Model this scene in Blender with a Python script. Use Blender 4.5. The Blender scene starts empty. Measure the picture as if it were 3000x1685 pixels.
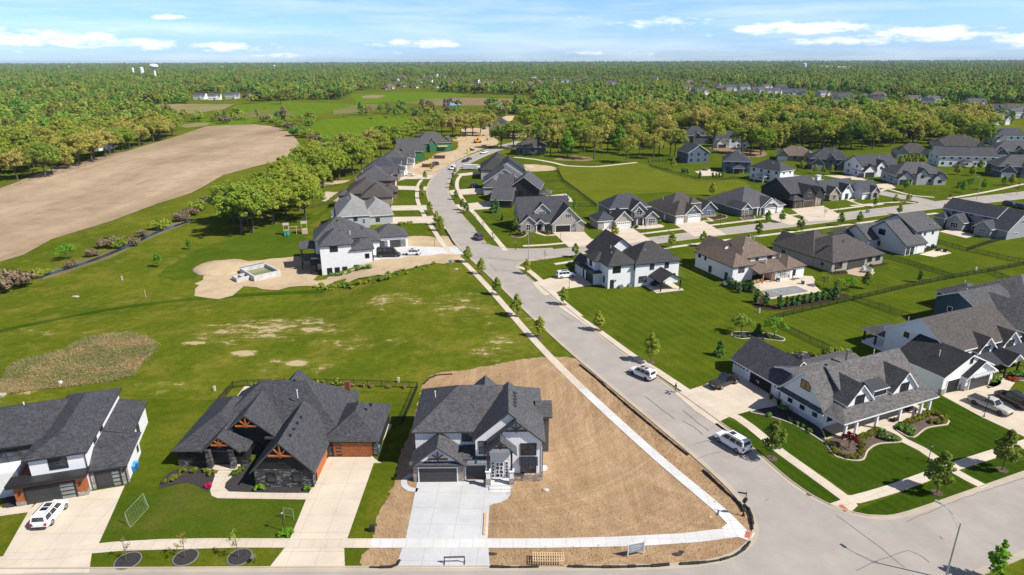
import bpy, bmesh, math, random
from mathutils import Vector, Matrix
from mathutils.geometry import tessellate_polygon
import numpy as np
D = bpy.data
SC = bpy.context.scene
COL = SC.collection
R = math.radians
random.seed(7)
# ------------------------------------------------------------------ camera, sky, sun
F_PX, CX, CY, CAM_H = 1900.0, 1500.0, 842.5, 52.0
TH = math.atan((CY - 177.0) / F_PX)
ROLL = R(-0.2)
cam_d = D.cameras.new('camera'); cam = D.objects.new('camera', cam_d); COL.objects.link(cam)
cam_d.sensor_width = 36.0; cam_d.lens = 36.0 * F_PX / 3000.0
cam_d.clip_start = 0.5; cam_d.clip_end = 60000
cam.matrix_world = Matrix.Translation((0, 0, CAM_H)) @ Matrix.Rotation(R(90) - TH, 4, 'X') @ Matrix.Rotation(ROLL, 4, 'Z')
SC.camera = cam
SC.view_settings.view_transform = 'Standard'; SC.view_settings.look = 'None'
SC.view_settings.exposure = 0.50; SC.view_settings.gamma = 1.0
SC.cycles.max_bounces = 5; SC.cycles.diffuse_bounces = 2; SC.cycles.glossy_bounces = 2
SC.cycles.transmission_bounces = 2; SC.cycles.volume_bounces = 0; SC.cycles.transparent_max_bounces = 4
SUN_EL = R(46.0)
_az = math.atan2(0.36, -0.93)
SUN_T = Vector((math.cos(_az) * math.cos(SUN_EL), math.sin(_az) * math.cos(SUN_EL), -math.sin(SUN_EL)))
sd = D.lights.new('sun', 'SUN'); sd.energy = 4.9; sd.angle = R(0.53); sd.color = (1.0, 0.945, 0.86)
so = D.objects.new('sun', sd); COL.objects.link(so); so.location = (60, -40, 120)
so.rotation_euler = SUN_T.to_track_quat('-Z', 'Y').to_euler()
W = D.worlds.new('World'); SC.world = W; W.use_nodes = True
nt = W.node_tree; N = nt.nodes; L = nt.links
N.clear()
def wn(t, **k):
 n = N.new(t)
 for a, b in k.items(): setattr(n, a, b)
 return n
def wmath(op, a, b=None, c=None, clamp=False):
 n = wn('ShaderNodeMath', operation=op); n.use_clamp = clamp
 for i, v in enumerate((a, b, c)):
  if v is None: continue
  if isinstance(v, (int, float)): n.inputs[i].default_value = v
  else: L.new(v, n.inputs[i])
 return n.outputs[0]
tc = wn('ShaderNodeTexCoord')
mp = wn('ShaderNodeMapping', vector_type='POINT'); mp.inputs['Scale'].default_value = (1, 1, 1.7); mp.inputs['Location'].default_value = (0, 0, 0.045)
sky = wn('ShaderNodeTexSky', sky_type='NISHITA', sun_disc=False)
sky.sun_elevation = SUN_EL
sky.sun_rotation = math.atan2(-SUN_T.x, -SUN_T.y)
sky.air_density = 1.0; sky.dust_density = .8; sky.ozone_density = 3.0
L.new(tc.outputs['Generated'], mp.inputs['Vector']); L.new(mp.outputs[0], sky.inputs[0])
sx = wn('ShaderNodeSeparateXYZ'); L.new(tc.outputs['Generated'], sx.inputs[0])
azm = wmath('ARCTAN2', sx.outputs[0], sx.outputs[1])
el = wmath('ARCSINE', sx.outputs[2])
cv = wn('ShaderNodeCombineXYZ'); L.new(azm, cv.inputs[0]); L.new(el, cv.inputs[1])
def wnoise(sxy, scale, detail, rough=0.55, off=0.0):
 m = wn('ShaderNodeMapping'); m.inputs['Scale'].default_value = (sxy[0], sxy[1], 1); m.inputs['Location'].default_value = (off, off * .7, off)
 L.new(cv.outputs[0], m.inputs[0])
 n = wn('ShaderNodeTexNoise'); n.inputs['Scale'].default_value = scale; n.inputs['Detail'].default_value = detail; n.inputs['Roughness'].default_value = rough
 L.new(m.outputs[0], n.inputs[0]); return n.outputs[0]
puff = wnoise((1.0, 3.2), 26, 7, .62)
BANKS = [(-34.5, 1.55, 6.0, .62, 1.0), (-28.5, 1.2, 5, .45, .95), (-36, .75, 4, .3, .6), (-25.7, 3.05, 1.5, .26, .95), (-30, 2.1, 2.2, .35, .5),
   (-22.0, 1.05, 3.6, .45, .9), (-16.5, 2.75, 3.6, .3, .42), (-7.5, 1.35, 4.6, .45, .8), (-18, .45, 3, .22, .7),
   (4.2, 3.2, 3.5, .45, .45), (12.3, 2.75, 4.6, .6, .8), (17.2, 1.85, 2, .25, .6), (22.5, 2.15, 5.4, .62, 1.0), (25.5, 1.45, 4.5, .5, .9),
   (31.5, 1.7, 5.6, .6, 1.0), (37, 1.2, 4, .6, .9), (6.2, .55, 2.4, .26, .7), (10.3, .45, 2.2, .2, .5), (36.8, 3.6, 2, .2, .5), (-10, .6, 2, .18, .5)]
tot = None
for a, e, wa, we, st in BANKS:
 dx = wmath('MULTIPLY', wmath('SUBTRACT', azm, R(a)), 1 / R(wa)); dy = wmath('MULTIPLY', wmath('SUBTRACT', el, R(e)), 1 / R(we))
 d2 = wmath('ADD', wmath('MULTIPLY', dx, dx), wmath('MULTIPLY', dy, dy))
 g_ = wmath('MULTIPLY', wmath('SUBTRACT', 1.0, wmath('MULTIPLY', d2, .55), clamp=True), st)
 tot = g_ if tot is None else wmath('MAXIMUM', tot, g_)
cum = wmath('MULTIPLY', wmath('SUBTRACT', wmath('ADD', wmath('MULTIPLY', tot, .62), wmath('MULTIPLY', wmath('SUBTRACT', puff, .5), 1.5)), .34), 2.6, clamp=True)
cum = wmath('MULTIPLY', cum, wmath('MULTIPLY', tot, 1.6, clamp=True))
cir = wnoise((.5, 5.0), 9, 6, .6, 3.1)
cirm = wmath('MULTIPLY', wmath('SUBTRACT', cir, .44), 2.1, clamp=True)
cl = wmath('ADD', wmath('MULTIPLY', cum, .95), wmath('MULTIPLY', cirm, .5), clamp=True)
mixc = wn('ShaderNodeMix', data_type='RGBA')
L.new(cl, mixc.inputs[0])
tint = wn('ShaderNodeMix', data_type='RGBA', blend_type='MULTIPLY'); tint.inputs[0].default_value = 1.0
L.new(sky.outputs[0], tint.inputs[6]); tint.inputs[7].default_value = (.84, .93, 1.20, 1)
gr = wn('ShaderNodeValToRGB'); cr = gr.color_ramp; cr.elements.new(.5); cr.elements.new(.5)
for e, (p_, v_) in zip(cr.elements, ((0., .43), (.085, .60), (.16, .66), (.75, .24))): e.position = p_; e.color = (v_, v_, v_, 1)
L.new(wmath('MULTIPLY', el, 1 / R(30), clamp=True), gr.inputs[0])
tin2 = wn('ShaderNodeMix', data_type='RGBA', blend_type='MULTIPLY'); tin2.inputs[0].default_value = 1.0; L.new(tint.outputs[2], tin2.inputs[6]); L.new(gr.outputs[0], tin2.inputs[7])
sc3 = wn('ShaderNodeVectorMath', operation='SCALE'); sc3.inputs[3].default_value = 3.0; L.new(tin2.outputs[2], sc3.inputs[0]); L.new(sc3.outputs[0], mixc.inputs[6]); mixc.inputs[7].default_value = (12.4, 12.5, 12.8, 1)
bg = wn('ShaderNodeBackground'); bg.inputs['Strength'].default_value = 0.075
L.new(mixc.outputs[2], bg.inputs[0])
wo = wn('ShaderNodeOutputWorld'); L.new(bg.outputs[0], wo.inputs[0])
# ------------------------------------------------------------------ site: pixel of the survey photo -> ground point
FR = dict(A=(0, 1080, 2.1467), B=(1000, 1080, 2.1467), C=(2000, 950, 1.969), D=(2000, 620, 2.576), E=(700, 380, 2.576), F=(1350, 380, 2.576),
   H=(2000, 380, 2.576), I=(0, 150, 2.576), J=(1000, 150, 2.576), K=(2000, 150, 2.576), L=(0, 550, 2.226), W=(0, 0, .85867), N=(0, 0, 1.))
XS = [(60, 14), (95, 11), (116, 4), (149, -7), (172, -15), (187, -21), (206, -26), (228, -32), (251, -37), (296, -42), (350, -40), (400, -30)]
def xs_(y):
 if y <= XS[0][0]: return XS[0][1]
 for (a, b), (c, d) in zip(XS, XS[1:]):
  if y <= c: return b + (d - b) * (y - a) / (c - a)
 return XS[-1][1]
def sst(a, b, v):
 t = max(0., min(1., (v - a) / (b - a))); return t * t * (3 - 2 * t)
def hgt(x, y):
 "ground height: the land falls three metres from the street to the creek"
 return -3. * sst(23, 39, xs_(y) - x) * sst(112, 150, y) * (1 - sst(270, 360, y))
def ray(X, Y):
 u = (X - CX) / F_PX; v = (CY - Y) / F_PX; c, s = math.cos(ROLL), math.sin(ROLL)
 u, v = u * c - v * s, u * s + v * c
 return (u, math.cos(TH) + v * math.sin(TH), -math.sin(TH) + v * math.cos(TH))
def G(fr, x, y, z=None):
 a, b, s = FR[fr]; d = ray(a + x / s, b + y / s)
 zz = 0 if z is None else z
 for i in range(12):
  t = (zz - CAM_H) / d[2]; p = (d[0] * t, d[1] * t)
  if z is not None: break
  zz = hgt(*p)
 return p
def GP(fr, pts): return [G(fr, *p) for p in pts]
# ------------------------------------------------------------------ materials
def _mat(name):
 m = D.materials.new(name); m.use_nodes = True
 nt = m.node_tree; nt.nodes.clear()
 out = nt.nodes.new('ShaderNodeOutputMaterial'); b = nt.nodes.new('ShaderNodeBsdfPrincipled')
 nt.links.new(b.outputs[0], out.inputs[0]); return m, nt, b, out
class NB:
 "small node builder"
 def __init__(s, nt): s.nt = nt
 def n(s, t, **k):
  x = s.nt.nodes.new(t)
  for a, b in k.items(): setattr(x, a, b)
  return x
 def l(s, a, b): s.nt.links.new(a, b)
 def m(s, op, a, b=None, clamp=False):
  x = s.n('ShaderNodeMath', operation=op); x.use_clamp = clamp
  for i, v in enumerate((a, b)):
   if v is None: continue
   if isinstance(v, (int, float)): x.inputs[i].default_value = v
   else: s.l(v, x.inputs[i])
  return x.outputs[0]
 def noise(s, vec, scale, detail=3, rough=.55, sc=(1, 1, 1), rot=0, loc=(0, 0, 0)):
  mp = s.n('ShaderNodeMapping'); mp.inputs['Scale'].default_value = sc; mp.inputs['Rotation'].default_value = (0, 0, rot); mp.inputs['Location'].default_value = loc
  s.l(vec, mp.inputs[0])
  x = s.n('ShaderNodeTexNoise'); x.inputs['Scale'].default_value = scale; x.inputs['Detail'].default_value = detail; x.inputs['Roughness'].default_value = rough
  s.l(mp.outputs[0], x.inputs[0]); return x.outputs[0]
 def ramp(s, f, lo, hi): return s.m('DIVIDE', s.m('SUBTRACT', f, lo), hi - lo, clamp=True)
 def mix(s, f, a, b, mode='MIX'):
  x = s.n('ShaderNodeMix', data_type='RGBA', blend_type=mode)
  for i, v in ((0, f), (6, a), (7, b)):
   if isinstance(v, (int, float)): x.inputs[i].default_value = v
   elif isinstance(v, tuple): x.inputs[i].default_value = (*v, 1)
   else: s.l(v, x.inputs[i])
  return x.outputs[2]
 def pos(s): return s.n('ShaderNodeNewGeometry').outputs['Position']
 def obj(s): return s.n('ShaderNodeTexCoord').outputs['Object']
 def bump(s, h, strength, dist, b):
  x = s.n('ShaderNodeBump'); x.inputs['Strength'].default_value = strength; x.inputs['Distance'].default_value = dist
  s.l(h, x.inputs['Height']); s.l(x.outputs[0], b.inputs['Normal'])
MATS = {}
def plain(name, c, rough=.6, spec=.4, metal=0., vary=.12, scale=2.0, coat=0.):
 if name in MATS: return MATS[name]
 m, nt, b, o = _mat(name); k = NB(nt)
 f = k.noise(k.obj(), scale, 4)
 col = k.mix(k.ramp(f, .3, .7), tuple(x * (1 - vary) for x in c), tuple(min(1, x * (1 + vary)) for x in c))
 k.l(col, b.inputs['Base Color']); b.inputs['Roughness'].default_value = rough; b.inputs['Specular IOR Level'].default_value = spec; b.inputs['Metallic'].default_value = metal
 b.inputs['Coat Weight'].default_value = coat
 MATS[name] = m; return m
def siding(name, c, step=.18, vert=False):
 "lap siding (courses by height) or board and batten (ribs along the wall)"
 if name in MATS: return MATS[name]
 m, nt, b, o = _mat(name); k = NB(nt)
 ob = k.obj(); sp = k.n('ShaderNodeSeparateXYZ'); k.l(ob, sp.inputs[0])
 if vert:
  v = k.m('ADD', sp.outputs[0], sp.outputs[1]); fr = k.m('FRACT', k.m('DIVIDE', v, step)); line = k.m('LESS_THAN', fr, .16)
 else:
  fr = k.m('FRACT', k.m('DIVIDE', sp.outputs[2], step)); line = k.m('LESS_THAN', fr, .14)
 f = k.noise(ob, .7, 4)
 col = k.mix(k.ramp(f, .3, .7), tuple(x * .94 for x in c), c)
 col = k.mix(k.m('MULTIPLY', line, .28 if not vert else .2), col, tuple(x * .35 for x in c))
 k.l(col, b.inputs['Base Color']); b.inputs['Roughness'].default_value = .62; b.inputs['Specular IOR Level'].default_value = .25
 k.bump(fr if not vert else line, .5, .03, b)
 MATS[name] = m; return m
def shingle(name, c, c2=None):
 if name in MATS: return MATS[name]
 m, nt, b, o = _mat(name); k = NB(nt); c2 = c2 or tuple(x * 1.5 for x in c)
 ob = k.obj()
 f1 = k.noise(ob, 3.2, 2, sc=(1, 1, 2.2)); f2 = k.noise(ob, .35, 4, .6)
 sp = k.n('ShaderNodeSeparateXYZ'); k.l(ob, sp.inputs[0])
 fr = k.m('FRACT', k.m('DIVIDE', sp.outputs[2], .105)); line = k.m('LESS_THAN', fr, .2)
 vr = k.n('ShaderNodeTexVoronoi'); vr.inputs['Scale'].default_value = 3.4
 mp = k.n('ShaderNodeMapping'); mp.inputs['Scale'].default_value = (1, 1, 2.6); k.l(ob, mp.inputs[0]); k.l(mp.outputs[0], vr.inputs[0])
 sc_ = k.n('ShaderNodeSeparateColor'); k.l(vr.outputs['Color'], sc_.inputs[0])
 t = k.m('ADD', k.m('MULTIPLY', sc_.outputs[0], .75), k.m('MULTIPLY', k.ramp(f1, .3, .7), .25))
 col = k.mix(t, tuple(x * .62 for x in c), c2)
 col = k.mix(k.m('MULTIPLY', line, .35), col, tuple(x * .4 for x in c))
 col = k.mix(k.m('MULTIPLY', k.ramp(f2, .35, .7), .3), col, tuple(x * .7 for x in c))
 k.l(col, b.inputs['Base Color']); b.inputs['Roughness'].default_value = .85; b.inputs['Specular IOR Level'].default_value = .3
 k.bump(t, .35, .02, b)
 MATS[name] = m; return m
def stone(name, c, c2, c3):
 if name in MATS: return MATS[name]
 m, nt, b, o = _mat(name); k = NB(nt); ob = k.obj()
 mp = k.n('ShaderNodeMapping'); mp.inputs['Scale'].default_value = (1, 1, 2.6); k.l(ob, mp.inputs[0])
 v = k.n('ShaderNodeTexVoronoi'); v.inputs['Scale'].default_value = 2.4; k.l(mp.outputs[0], v.inputs[0])
 e = k.n('ShaderNodeTexVoronoi', feature='DISTANCE_TO_EDGE'); e.inputs['Scale'].default_value = 2.4; k.l(mp.outputs[0], e.inputs[0])
 sc_ = k.n('ShaderNodeSeparateColor'); k.l(v.outputs['Color'], sc_.inputs[0])
 col = k.mix(sc_.outputs[0], c, c2); col = k.mix(k.m('GREATER_THAN', sc_.outputs[1], .8), col, c3)
 col = k.mix(k.m('LESS_THAN', e.outputs['Distance'], .035), col, tuple(x * .4 for x in c))
 k.l(col, b.inputs['Base Color']); b.inputs['Roughness'].default_value = .8
 k.bump(k.ramp(e.outputs['Distance'], 0, .12), .6, .04, b)
 MATS[name] = m; return m
def metal_roof(name, c):
 if name in MATS: return MATS[name]
 m, nt, b, o = _mat(name); k = NB(nt); ob = k.obj()
 sp = k.n('ShaderNodeSeparateXYZ'); k.l(ob, sp.inputs[0])
 line = k.m('LESS_THAN', k.m('FRACT', k.m('DIVIDE', sp.outputs[0], .42)), .13)
 col = k.mix(line, c, tuple(min(1, x * 2.4) for x in c))
 k.l(col, b.inputs['Base Color']); b.inputs['Roughness'].default_value = .4; b.inputs['Metallic'].default_value = .3
 k.bump(line, .6, .05, b)
 MATS[name] = m; return m
def glass(name='window_glass', c=(.012, .015, .019)):
 if name in MATS: return MATS[name]
 m, nt, b, o = _mat(name); k = NB(nt)
 f = k.noise(k.obj(), .8, 2); r_ = k.n('ShaderNodeObjectInfo').outputs['Random']
 k.l(k.mix(k.m('MULTIPLY', k.ramp(r_, .35, 1.), k.ramp(f, .3, .6)), c, tuple(x * 7 for x in c)), b.inputs['Base Color'])  # lighter patches per pane paint a reflection into the glass colour
 b.inputs['Roughness'].default_value = .08; b.inputs['Specular IOR Level'].default_value = .55
 MATS[name] = m; return m
def concrete(name, c, joint=0., rot=0., stain=(.62, .5, .36), amt=.25):
 if name in MATS: return MATS[name]
 m, nt, b, o = _mat(name); k = NB(nt); p = k.pos()
 f = k.noise(p, .22, 6, .62); f2 = k.noise(p, 3.5, 4, .7); f3 = k.noise(p, .9, 5, .6, loc=(9, 4, 0))
 col = k.mix(k.ramp(f, .3, .72), tuple(x * .84 for x in c), tuple(min(.9, x * 1.07) for x in c))
 col = k.mix(k.m('MULTIPLY', k.ramp(f3, .52, .8), amt), col, tuple(x * y for x, y in zip(c, (1.02, .88, .7))))
 col = k.mix(k.m('MULTIPLY', k.ramp(f2, .4, .75), .12), col, tuple(x * .6 for x in c))
 if joint:
  mp = k.n('ShaderNodeMapping'); mp.inputs['Rotation'].default_value = (0, 0, rot); k.l(p, mp.inputs[0])
  sp = k.n('ShaderNodeSeparateXYZ'); k.l(mp.outputs[0], sp.inputs[0])
  w = .05 / joint
  j = k.m('MAXIMUM', k.m('LESS_THAN', k.m('FRACT', k.m('DIVIDE', sp.outputs[0], joint)), w), k.m('LESS_THAN', k.m('FRACT', k.m('DIVIDE', sp.outputs[1], joint)), w))
  col = k.mix(k.m('MULTIPLY', j, .6), col, tuple(x * .5 for x in c))
 k.l(col, b.inputs['Base Color']); b.inputs['Roughness'].default_value = .85; b.inputs['Specular IOR Level'].default_value = .25
 k.bump(f2, .15, .02, b)
 MATS[name] = m; return m
def grass(name, c, c2, c3=None, stripe=0., rot=0., amt=.25, small=2.2, zones=()):
 "mown or rough grass in world space: broad tone, blotches, mower stripes; zones (x, y, rx, ry, share) are worn to straw and soil"
 if name in MATS: return MATS[name]
 m, nt, b, o = _mat(name); k = NB(nt); p = k.pos()
 f = k.noise(p, .04, 7, .7); f2 = k.noise(p, small, 4, .75); f3 = k.noise(p, .11, 6, .7, loc=(3, 8, 0)); f4 = k.noise(p, 7., 3, .7); f6 = k.noise(p, .4, 4, .7, loc=(1, 5, 2))
 col = k.mix(k.ramp(f, .40, .60), c, c2)
 if c3: col = k.mix(k.m('MULTIPLY', k.ramp(f3, .5, .64), .75), col, c3)
 if stripe:
  mp = k.n('ShaderNodeMapping'); mp.inputs['Rotation'].default_value = (0, 0, rot); k.l(p, mp.inputs[0])
  sp = k.n('ShaderNodeSeparateXYZ'); k.l(mp.outputs[0], sp.inputs[0])
  wob = k.m('MULTIPLY', k.noise(p, .12, 3), 1.4)
  s_ = k.m('SINE', k.m('MULTIPLY', k.m('ADD', sp.outputs[0], wob), 6.283 / stripe))
  col = k.mix(k.m('MULTIPLY', k.ramp(s_, -.7, .7), amt), col, tuple(x * 1.5 for x in c2))
 col = k.mix(k.m('MULTIPLY', k.ramp(f6, .4, .72), .35), col, tuple(x * .6 for x in c))
 col = k.mix(k.m('MULTIPLY', k.ramp(f2, .42, .7), .5), col, tuple(x * .42 for x in c))
 col = k.mix(k.m('MULTIPLY', k.ramp(f4, .45, .75), .35), col, tuple(x * 1.7 for x in c2))
 if zones:
  sp = k.n('ShaderNodeSeparateXYZ'); k.l(p, sp.inputs[0]); tot = None
  for x, y, rx, ry, st in zones:
   dx = k.m('MULTIPLY', k.m('SUBTRACT', sp.outputs[0], x), 1 / rx); dy = k.m('MULTIPLY', k.m('SUBTRACT', sp.outputs[1], y), 1 / ry)
   g_ = k.m('MULTIPLY', k.m('SUBTRACT', 1., k.m('ADD', k.m('MULTIPLY', dx, dx), k.m('MULTIPLY', dy, dy)), clamp=True), st); tot = g_ if tot is None else k.m('MAXIMUM', tot, g_)
  f5 = k.m('ADD', k.noise(p, .34, 8, .8, sc=(.6, 1, 1), loc=(5, 2, 0)), k.m('MULTIPLY', tot, .165))
  col = k.mix(k.m('MULTIPLY', k.ramp(f5, .57, .66), .55), col, (.20, .175, .04)); col = k.mix(k.ramp(f5, .66, .70), col, (.40, .315, .18))
 k.l(col, b.inputs['Base Color']); b.inputs['Roughness'].default_value = 1.; b.inputs['Specular IOR Level'].default_value = 0.
 k.bump(k.m('ADD', f2, f4), .45, .12, b)
 MATS[name] = m; return m
def soil(name, c, c2, c3, scale=.25, tracks=0., rot=0., bump=.4, arcs=()):
 if name in MATS: return MATS[name]
 m, nt, b, o = _mat(name); k = NB(nt); p = k.pos()
 f = k.noise(p, scale, 7, .68); f2 = k.noise(p, scale * 9, 5, .75); f3 = k.noise(p, scale * .3, 5, .65, loc=(4, 7, 0)); f4 = k.noise(p, scale * 2.6, 5, .7, loc=(2, 1, 0))
 col = k.mix(k.ramp(f, .3, .7), c, c2)
 col = k.mix(k.m('MULTIPLY', k.ramp(f3, .46, .66), .75), col, c3)
 col = k.mix(k.m('MULTIPLY', k.ramp(f4, .54, .7), .25), col, tuple(min(.8, x * 1.3) for x in c2))
 h = k.m('ADD', f2, f)
 if tracks:
  for q, (r, l_) in enumerate(((rot, 0), (rot + .5, 6))):
   t = k.noise(p, tracks * (1 + .4 * q), 6, .62, sc=(1, .07, 1), rot=r, loc=(l_, l_, 0)); col = k.mix(k.m('MULTIPLY', k.ramp(t, .53, .68), .26), col, tuple(min(.8, x * 1.38) for x in c2)); col = k.mix(k.m('MULTIPLY', k.ramp(t, .46, .36), .22), col, tuple(x * .7 for x in c3))
 for x, y, w in arcs:
  sp = k.n('ShaderNodeSeparateXYZ'); k.l(p, sp.inputs[0]); dx = k.m('SUBTRACT', sp.outputs[0], x); dy = k.m('SUBTRACT', sp.outputs[1], y)
  rr = k.m('SQRT', k.m('ADD', k.m('MULTIPLY', dx, dx), k.m('MULTIPLY', dy, dy))); cv_ = k.n('ShaderNodeCombineXYZ'); k.l(k.m('MULTIPLY', rr, w), cv_.inputs[0]); k.l(k.m('MULTIPLY', k.m('ARCTAN2', dx, dy), .9), cv_.inputs[1])
  t = k.noise(cv_.outputs[0], 1.0, 4, .6); col = k.mix(k.m('MULTIPLY', k.ramp(t, .54, .66), .3), col, tuple(min(.8, x * 1.3) for x in c2)); col = k.mix(k.m('MULTIPLY', k.ramp(t, .44, .34), .25), col, tuple(x * .72 for x in c)); h = k.m('ADD', h, t)
 col = k.mix(k.m('MULTIPLY', k.ramp(f2, .45, .72), .5), col, tuple(x * .55 for x in c))
 k.l(col, b.inputs['Base Color']); b.inputs['Roughness'].default_value = 1.; b.inputs['Specular IOR Level'].default_value = 0.
 k.bump(h, bump, .2, b)
 MATS[name] = m; return m
# ------------------------------------------------------------------ mesh helpers
class MB:
 "collects polygons; build() links them as ONE mesh object"
 def __init__(s): s.v = []; s.f = []; s.mi = []; s.mats = []
 def mid(s, m):
  if m not in s.mats: s.mats.append(m)
  return s.mats.index(m)
 def poly(s, pts, m):
  n = len(s.v); s.v += [tuple(p) for p in pts]; s.f.append(tuple(range(n, n + len(pts)))); s.mi.append(s.mid(m))
 def box(s, x0, y0, z0, x1, y1, z1, m):
  if x0 > x1: x0, x1 = x1, x0
  if y0 > y1: y0, y1 = y1, y0
  if z0 > z1: z0, z1 = z1, z0
  n = len(s.v); s.v += [(x0, y0, z0), (x1, y0, z0), (x1, y1, z0), (x0, y1, z0), (x0, y0, z1), (x1, y0, z1), (x1, y1, z1), (x0, y1, z1)]
  i = s.mid(m)
  for f in ((0, 3, 2, 1), (4, 5, 6, 7), (0, 1, 5, 4), (1, 2, 6, 5), (2, 3, 7, 6), (3, 0, 4, 7)):
   s.f.append(tuple(n + q for q in f)); s.mi.append(i)
 def tube(s, a, b, r0, r1, m, seg=8, cap=True):
  a = Vector(a); b = Vector(b); d = (b - a)
  if d.length < 1e-6: return
  q = d.to_track_quat('Z', 'Y'); n = len(s.v); i = s.mid(m)
  for p, r in ((a, r0), (b, r1)):
   for k in range(seg):
    t = 2 * math.pi * k / seg; s.v.append(tuple(p + q @ Vector((math.cos(t) * r, math.sin(t) * r, 0))))
  for k in range(seg):
   k2 = (k + 1) % seg; s.f.append((n + k, n + k2, n + seg + k2, n + seg + k)); s.mi.append(i)
  if cap:
   s.f.append(tuple(n + seg + k for k in range(seg))); s.mi.append(i)
   s.f.append(tuple(n + seg - 1 - k for k in range(seg))); s.mi.append(i)
 def bar(s, a, b, w, h, m):
  "rectangular bar from a to b: width w sideways, h upwards"
  a = Vector(a); b = Vector(b); d = (b - a).normalized()
  sd = d.cross(Vector((0, 0, 1)))
  if sd.length < 1e-4: sd = Vector((1, 0, 0))
  sd.normalize(); up = sd.cross(d).normalized(); n = len(s.v); i = s.mid(m)
  for p in (a, b):
   for sx, sz in ((-1, -1), (1, -1), (1, 1), (-1, 1)): s.v.append(tuple(p + sd * (sx * w / 2) + up * (sz * h / 2)))
  for f in ((0, 1, 2, 3), (7, 6, 5, 4), (0, 4, 5, 1), (1, 5, 6, 2), (2, 6, 7, 3), (3, 7, 4, 0)):
   s.f.append(tuple(n + q for q in f)); s.mi.append(i)
 def lathe(s, c, prof, m, seg=14):
  n = len(s.v); i = s.mid(m)
  for r, z in prof:
   for k in range(seg):
    t = 2 * math.pi * k / seg; s.v.append((c[0] + math.cos(t) * r, c[1] + math.sin(t) * r, c[2] + z))
  for j in range(len(prof) - 1):
   for k in range(seg):
    k2 = (k + 1) % seg; s.f.append((n + j * seg + k, n + j * seg + k2, n + (j + 1) * seg + k2, n + (j + 1) * seg + k)); s.mi.append(i)
  s.f.append(tuple(n + (len(prof) - 1) * seg + k for k in range(seg))); s.mi.append(i)
  s.f.append(tuple(n + seg - 1 - k for k in range(seg))); s.mi.append(i)
 def blob(s, c, r, m, sub=1, jit=.18, seed=0, flat=False):
  rnd = random.Random(seed); bm = bmesh.new(); bmesh.ops.create_icosphere(bm, subdivisions=sub, radius=1)
  n = len(s.v); i = s.mid(m)
  for v in bm.verts:
   k = 1 + rnd.uniform(-jit, jit); z = v.co.z * r[2] * k
   if flat: z = max(z, -.02)
   s.v.append((c[0] + v.co.x * r[0] * k, c[1] + v.co.y * r[1] * k, c[2] + z))
  for f in bm.faces: s.f.append(tuple(n + v.index for v in f.verts)); s.mi.append(i)
  bm.free()
 def mesh(s, name, smooth=False):
  me = D.meshes.new(name); me.from_pydata(s.v, [], s.f)
  for m in s.mats: me.materials.append(m)
  me.polygons.foreach_set('material_index', s.mi)
  if smooth: me.polygons.foreach_set('use_smooth', [True] * len(s.f))
  me.update(); return me
 def build(s, name, parent=None, smooth=False, loc=None):
  o = D.objects.new(name, s.mesh(name, smooth)); COL.objects.link(o)
  if parent: o.parent = parent
  if loc: o.location = loc
  return o
def tag(o, label=None, cat=None, group=None, kind=None):
 if label: o['label'] = label
 if cat: o['category'] = cat
 if group: o['group'] = group
 if kind: o['kind'] = kind
 return o
def empty(name, x, y, z=0, az=0):
 o = D.objects.new(name, None); COL.objects.link(o); o.location = (x, y, z); o.rotation_euler = (0, 0, R(az)); o.empty_display_size = .5; return o
def copy_tree(o, parent=None):
 c = o.copy(); COL.objects.link(c); c.parent = parent
 for ch in o.children: copy_tree(ch, c)
 return c
def smooth_line(pts, step=2.0, closed=False):
 "Catmull-Rom through the points"
 P = [Vector((p[0], p[1])) for p in pts]; n = len(P); out = []
 for i in range(n if closed else n - 1):
  if closed: a, b, c, d = P[i - 1], P[i], P[(i + 1) % n], P[(i + 2) % n]
  else: a, b, c, d = P[max(i - 1, 0)], P[i], P[i + 1], P[min(i + 2, n - 1)]
  k = max(1, int((c - b).length / step))
  for j in range(k):
   t = j / k; out.append(.5 * ((2 * b) + (c - a) * t + (2 * a - 5 * b + 4 * c - d) * t * t + (3 * b - a - 3 * c + d) * t ** 3))
 if not closed: out.append(P[-1])
 return [(p.x, p.y) for p in out]
def offset_line(pts, d):
 "shift a polyline to its left by d"
 out = []
 for i, p in enumerate(pts):
  a = pts[max(i - 1, 0)]; b = pts[min(i + 1, len(pts) - 1)]
  tx, ty = b[0] - a[0], b[1] - a[1]; l = math.hypot(tx, ty) or 1
  out.append((p[0] - ty / l * d, p[1] + tx / l * d))
 return out
def sheet(name, pts, z, mat, drape=0, kind='structure', jag=0, seed=1):
 "a flat patch of ground laid z above the land; drape > 0 follows the slope with faces of about that size"
 if jag:
  rnd = random.Random(seed); q = smooth_line(pts, jag * 1.2, True); pts = [(x + rnd.uniform(-jag, jag) * .5, y + rnd.uniform(-jag, jag) * .5) for x, y in q]
 bm = bmesh.new(); vs = [bm.verts.new((p[0], p[1], 0)) for p in pts]
 tri = tessellate_polygon([[Vector((p[0], p[1], 0)) for p in pts]])
 for t in tri:
  try: bm.faces.new([vs[i] for i in t])
  except ValueError: pass
 if drape:
  for _ in range(7):
   e = [e for e in bm.edges if e.calc_length() > drape]
   if not e: break
   bmesh.ops.subdivide_edges(bm, edges=e, cuts=1); bmesh.ops.triangulate(bm, faces=bm.faces)
 for v in bm.verts: v.co.z = z + (hgt(v.co.x, v.co.y) if drape else 0)
 bmesh.ops.recalc_face_normals(bm, faces=bm.faces)
 for f in bm.faces:
  if f.normal.z < 0: f.normal_flip()
 me = D.meshes.new(name); bm.to_mesh(me); bm.free(); me.materials.append(mat)
 o = D.objects.new(name, me); COL.objects.link(o)
 if kind: o['kind'] = kind
 return o
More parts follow.
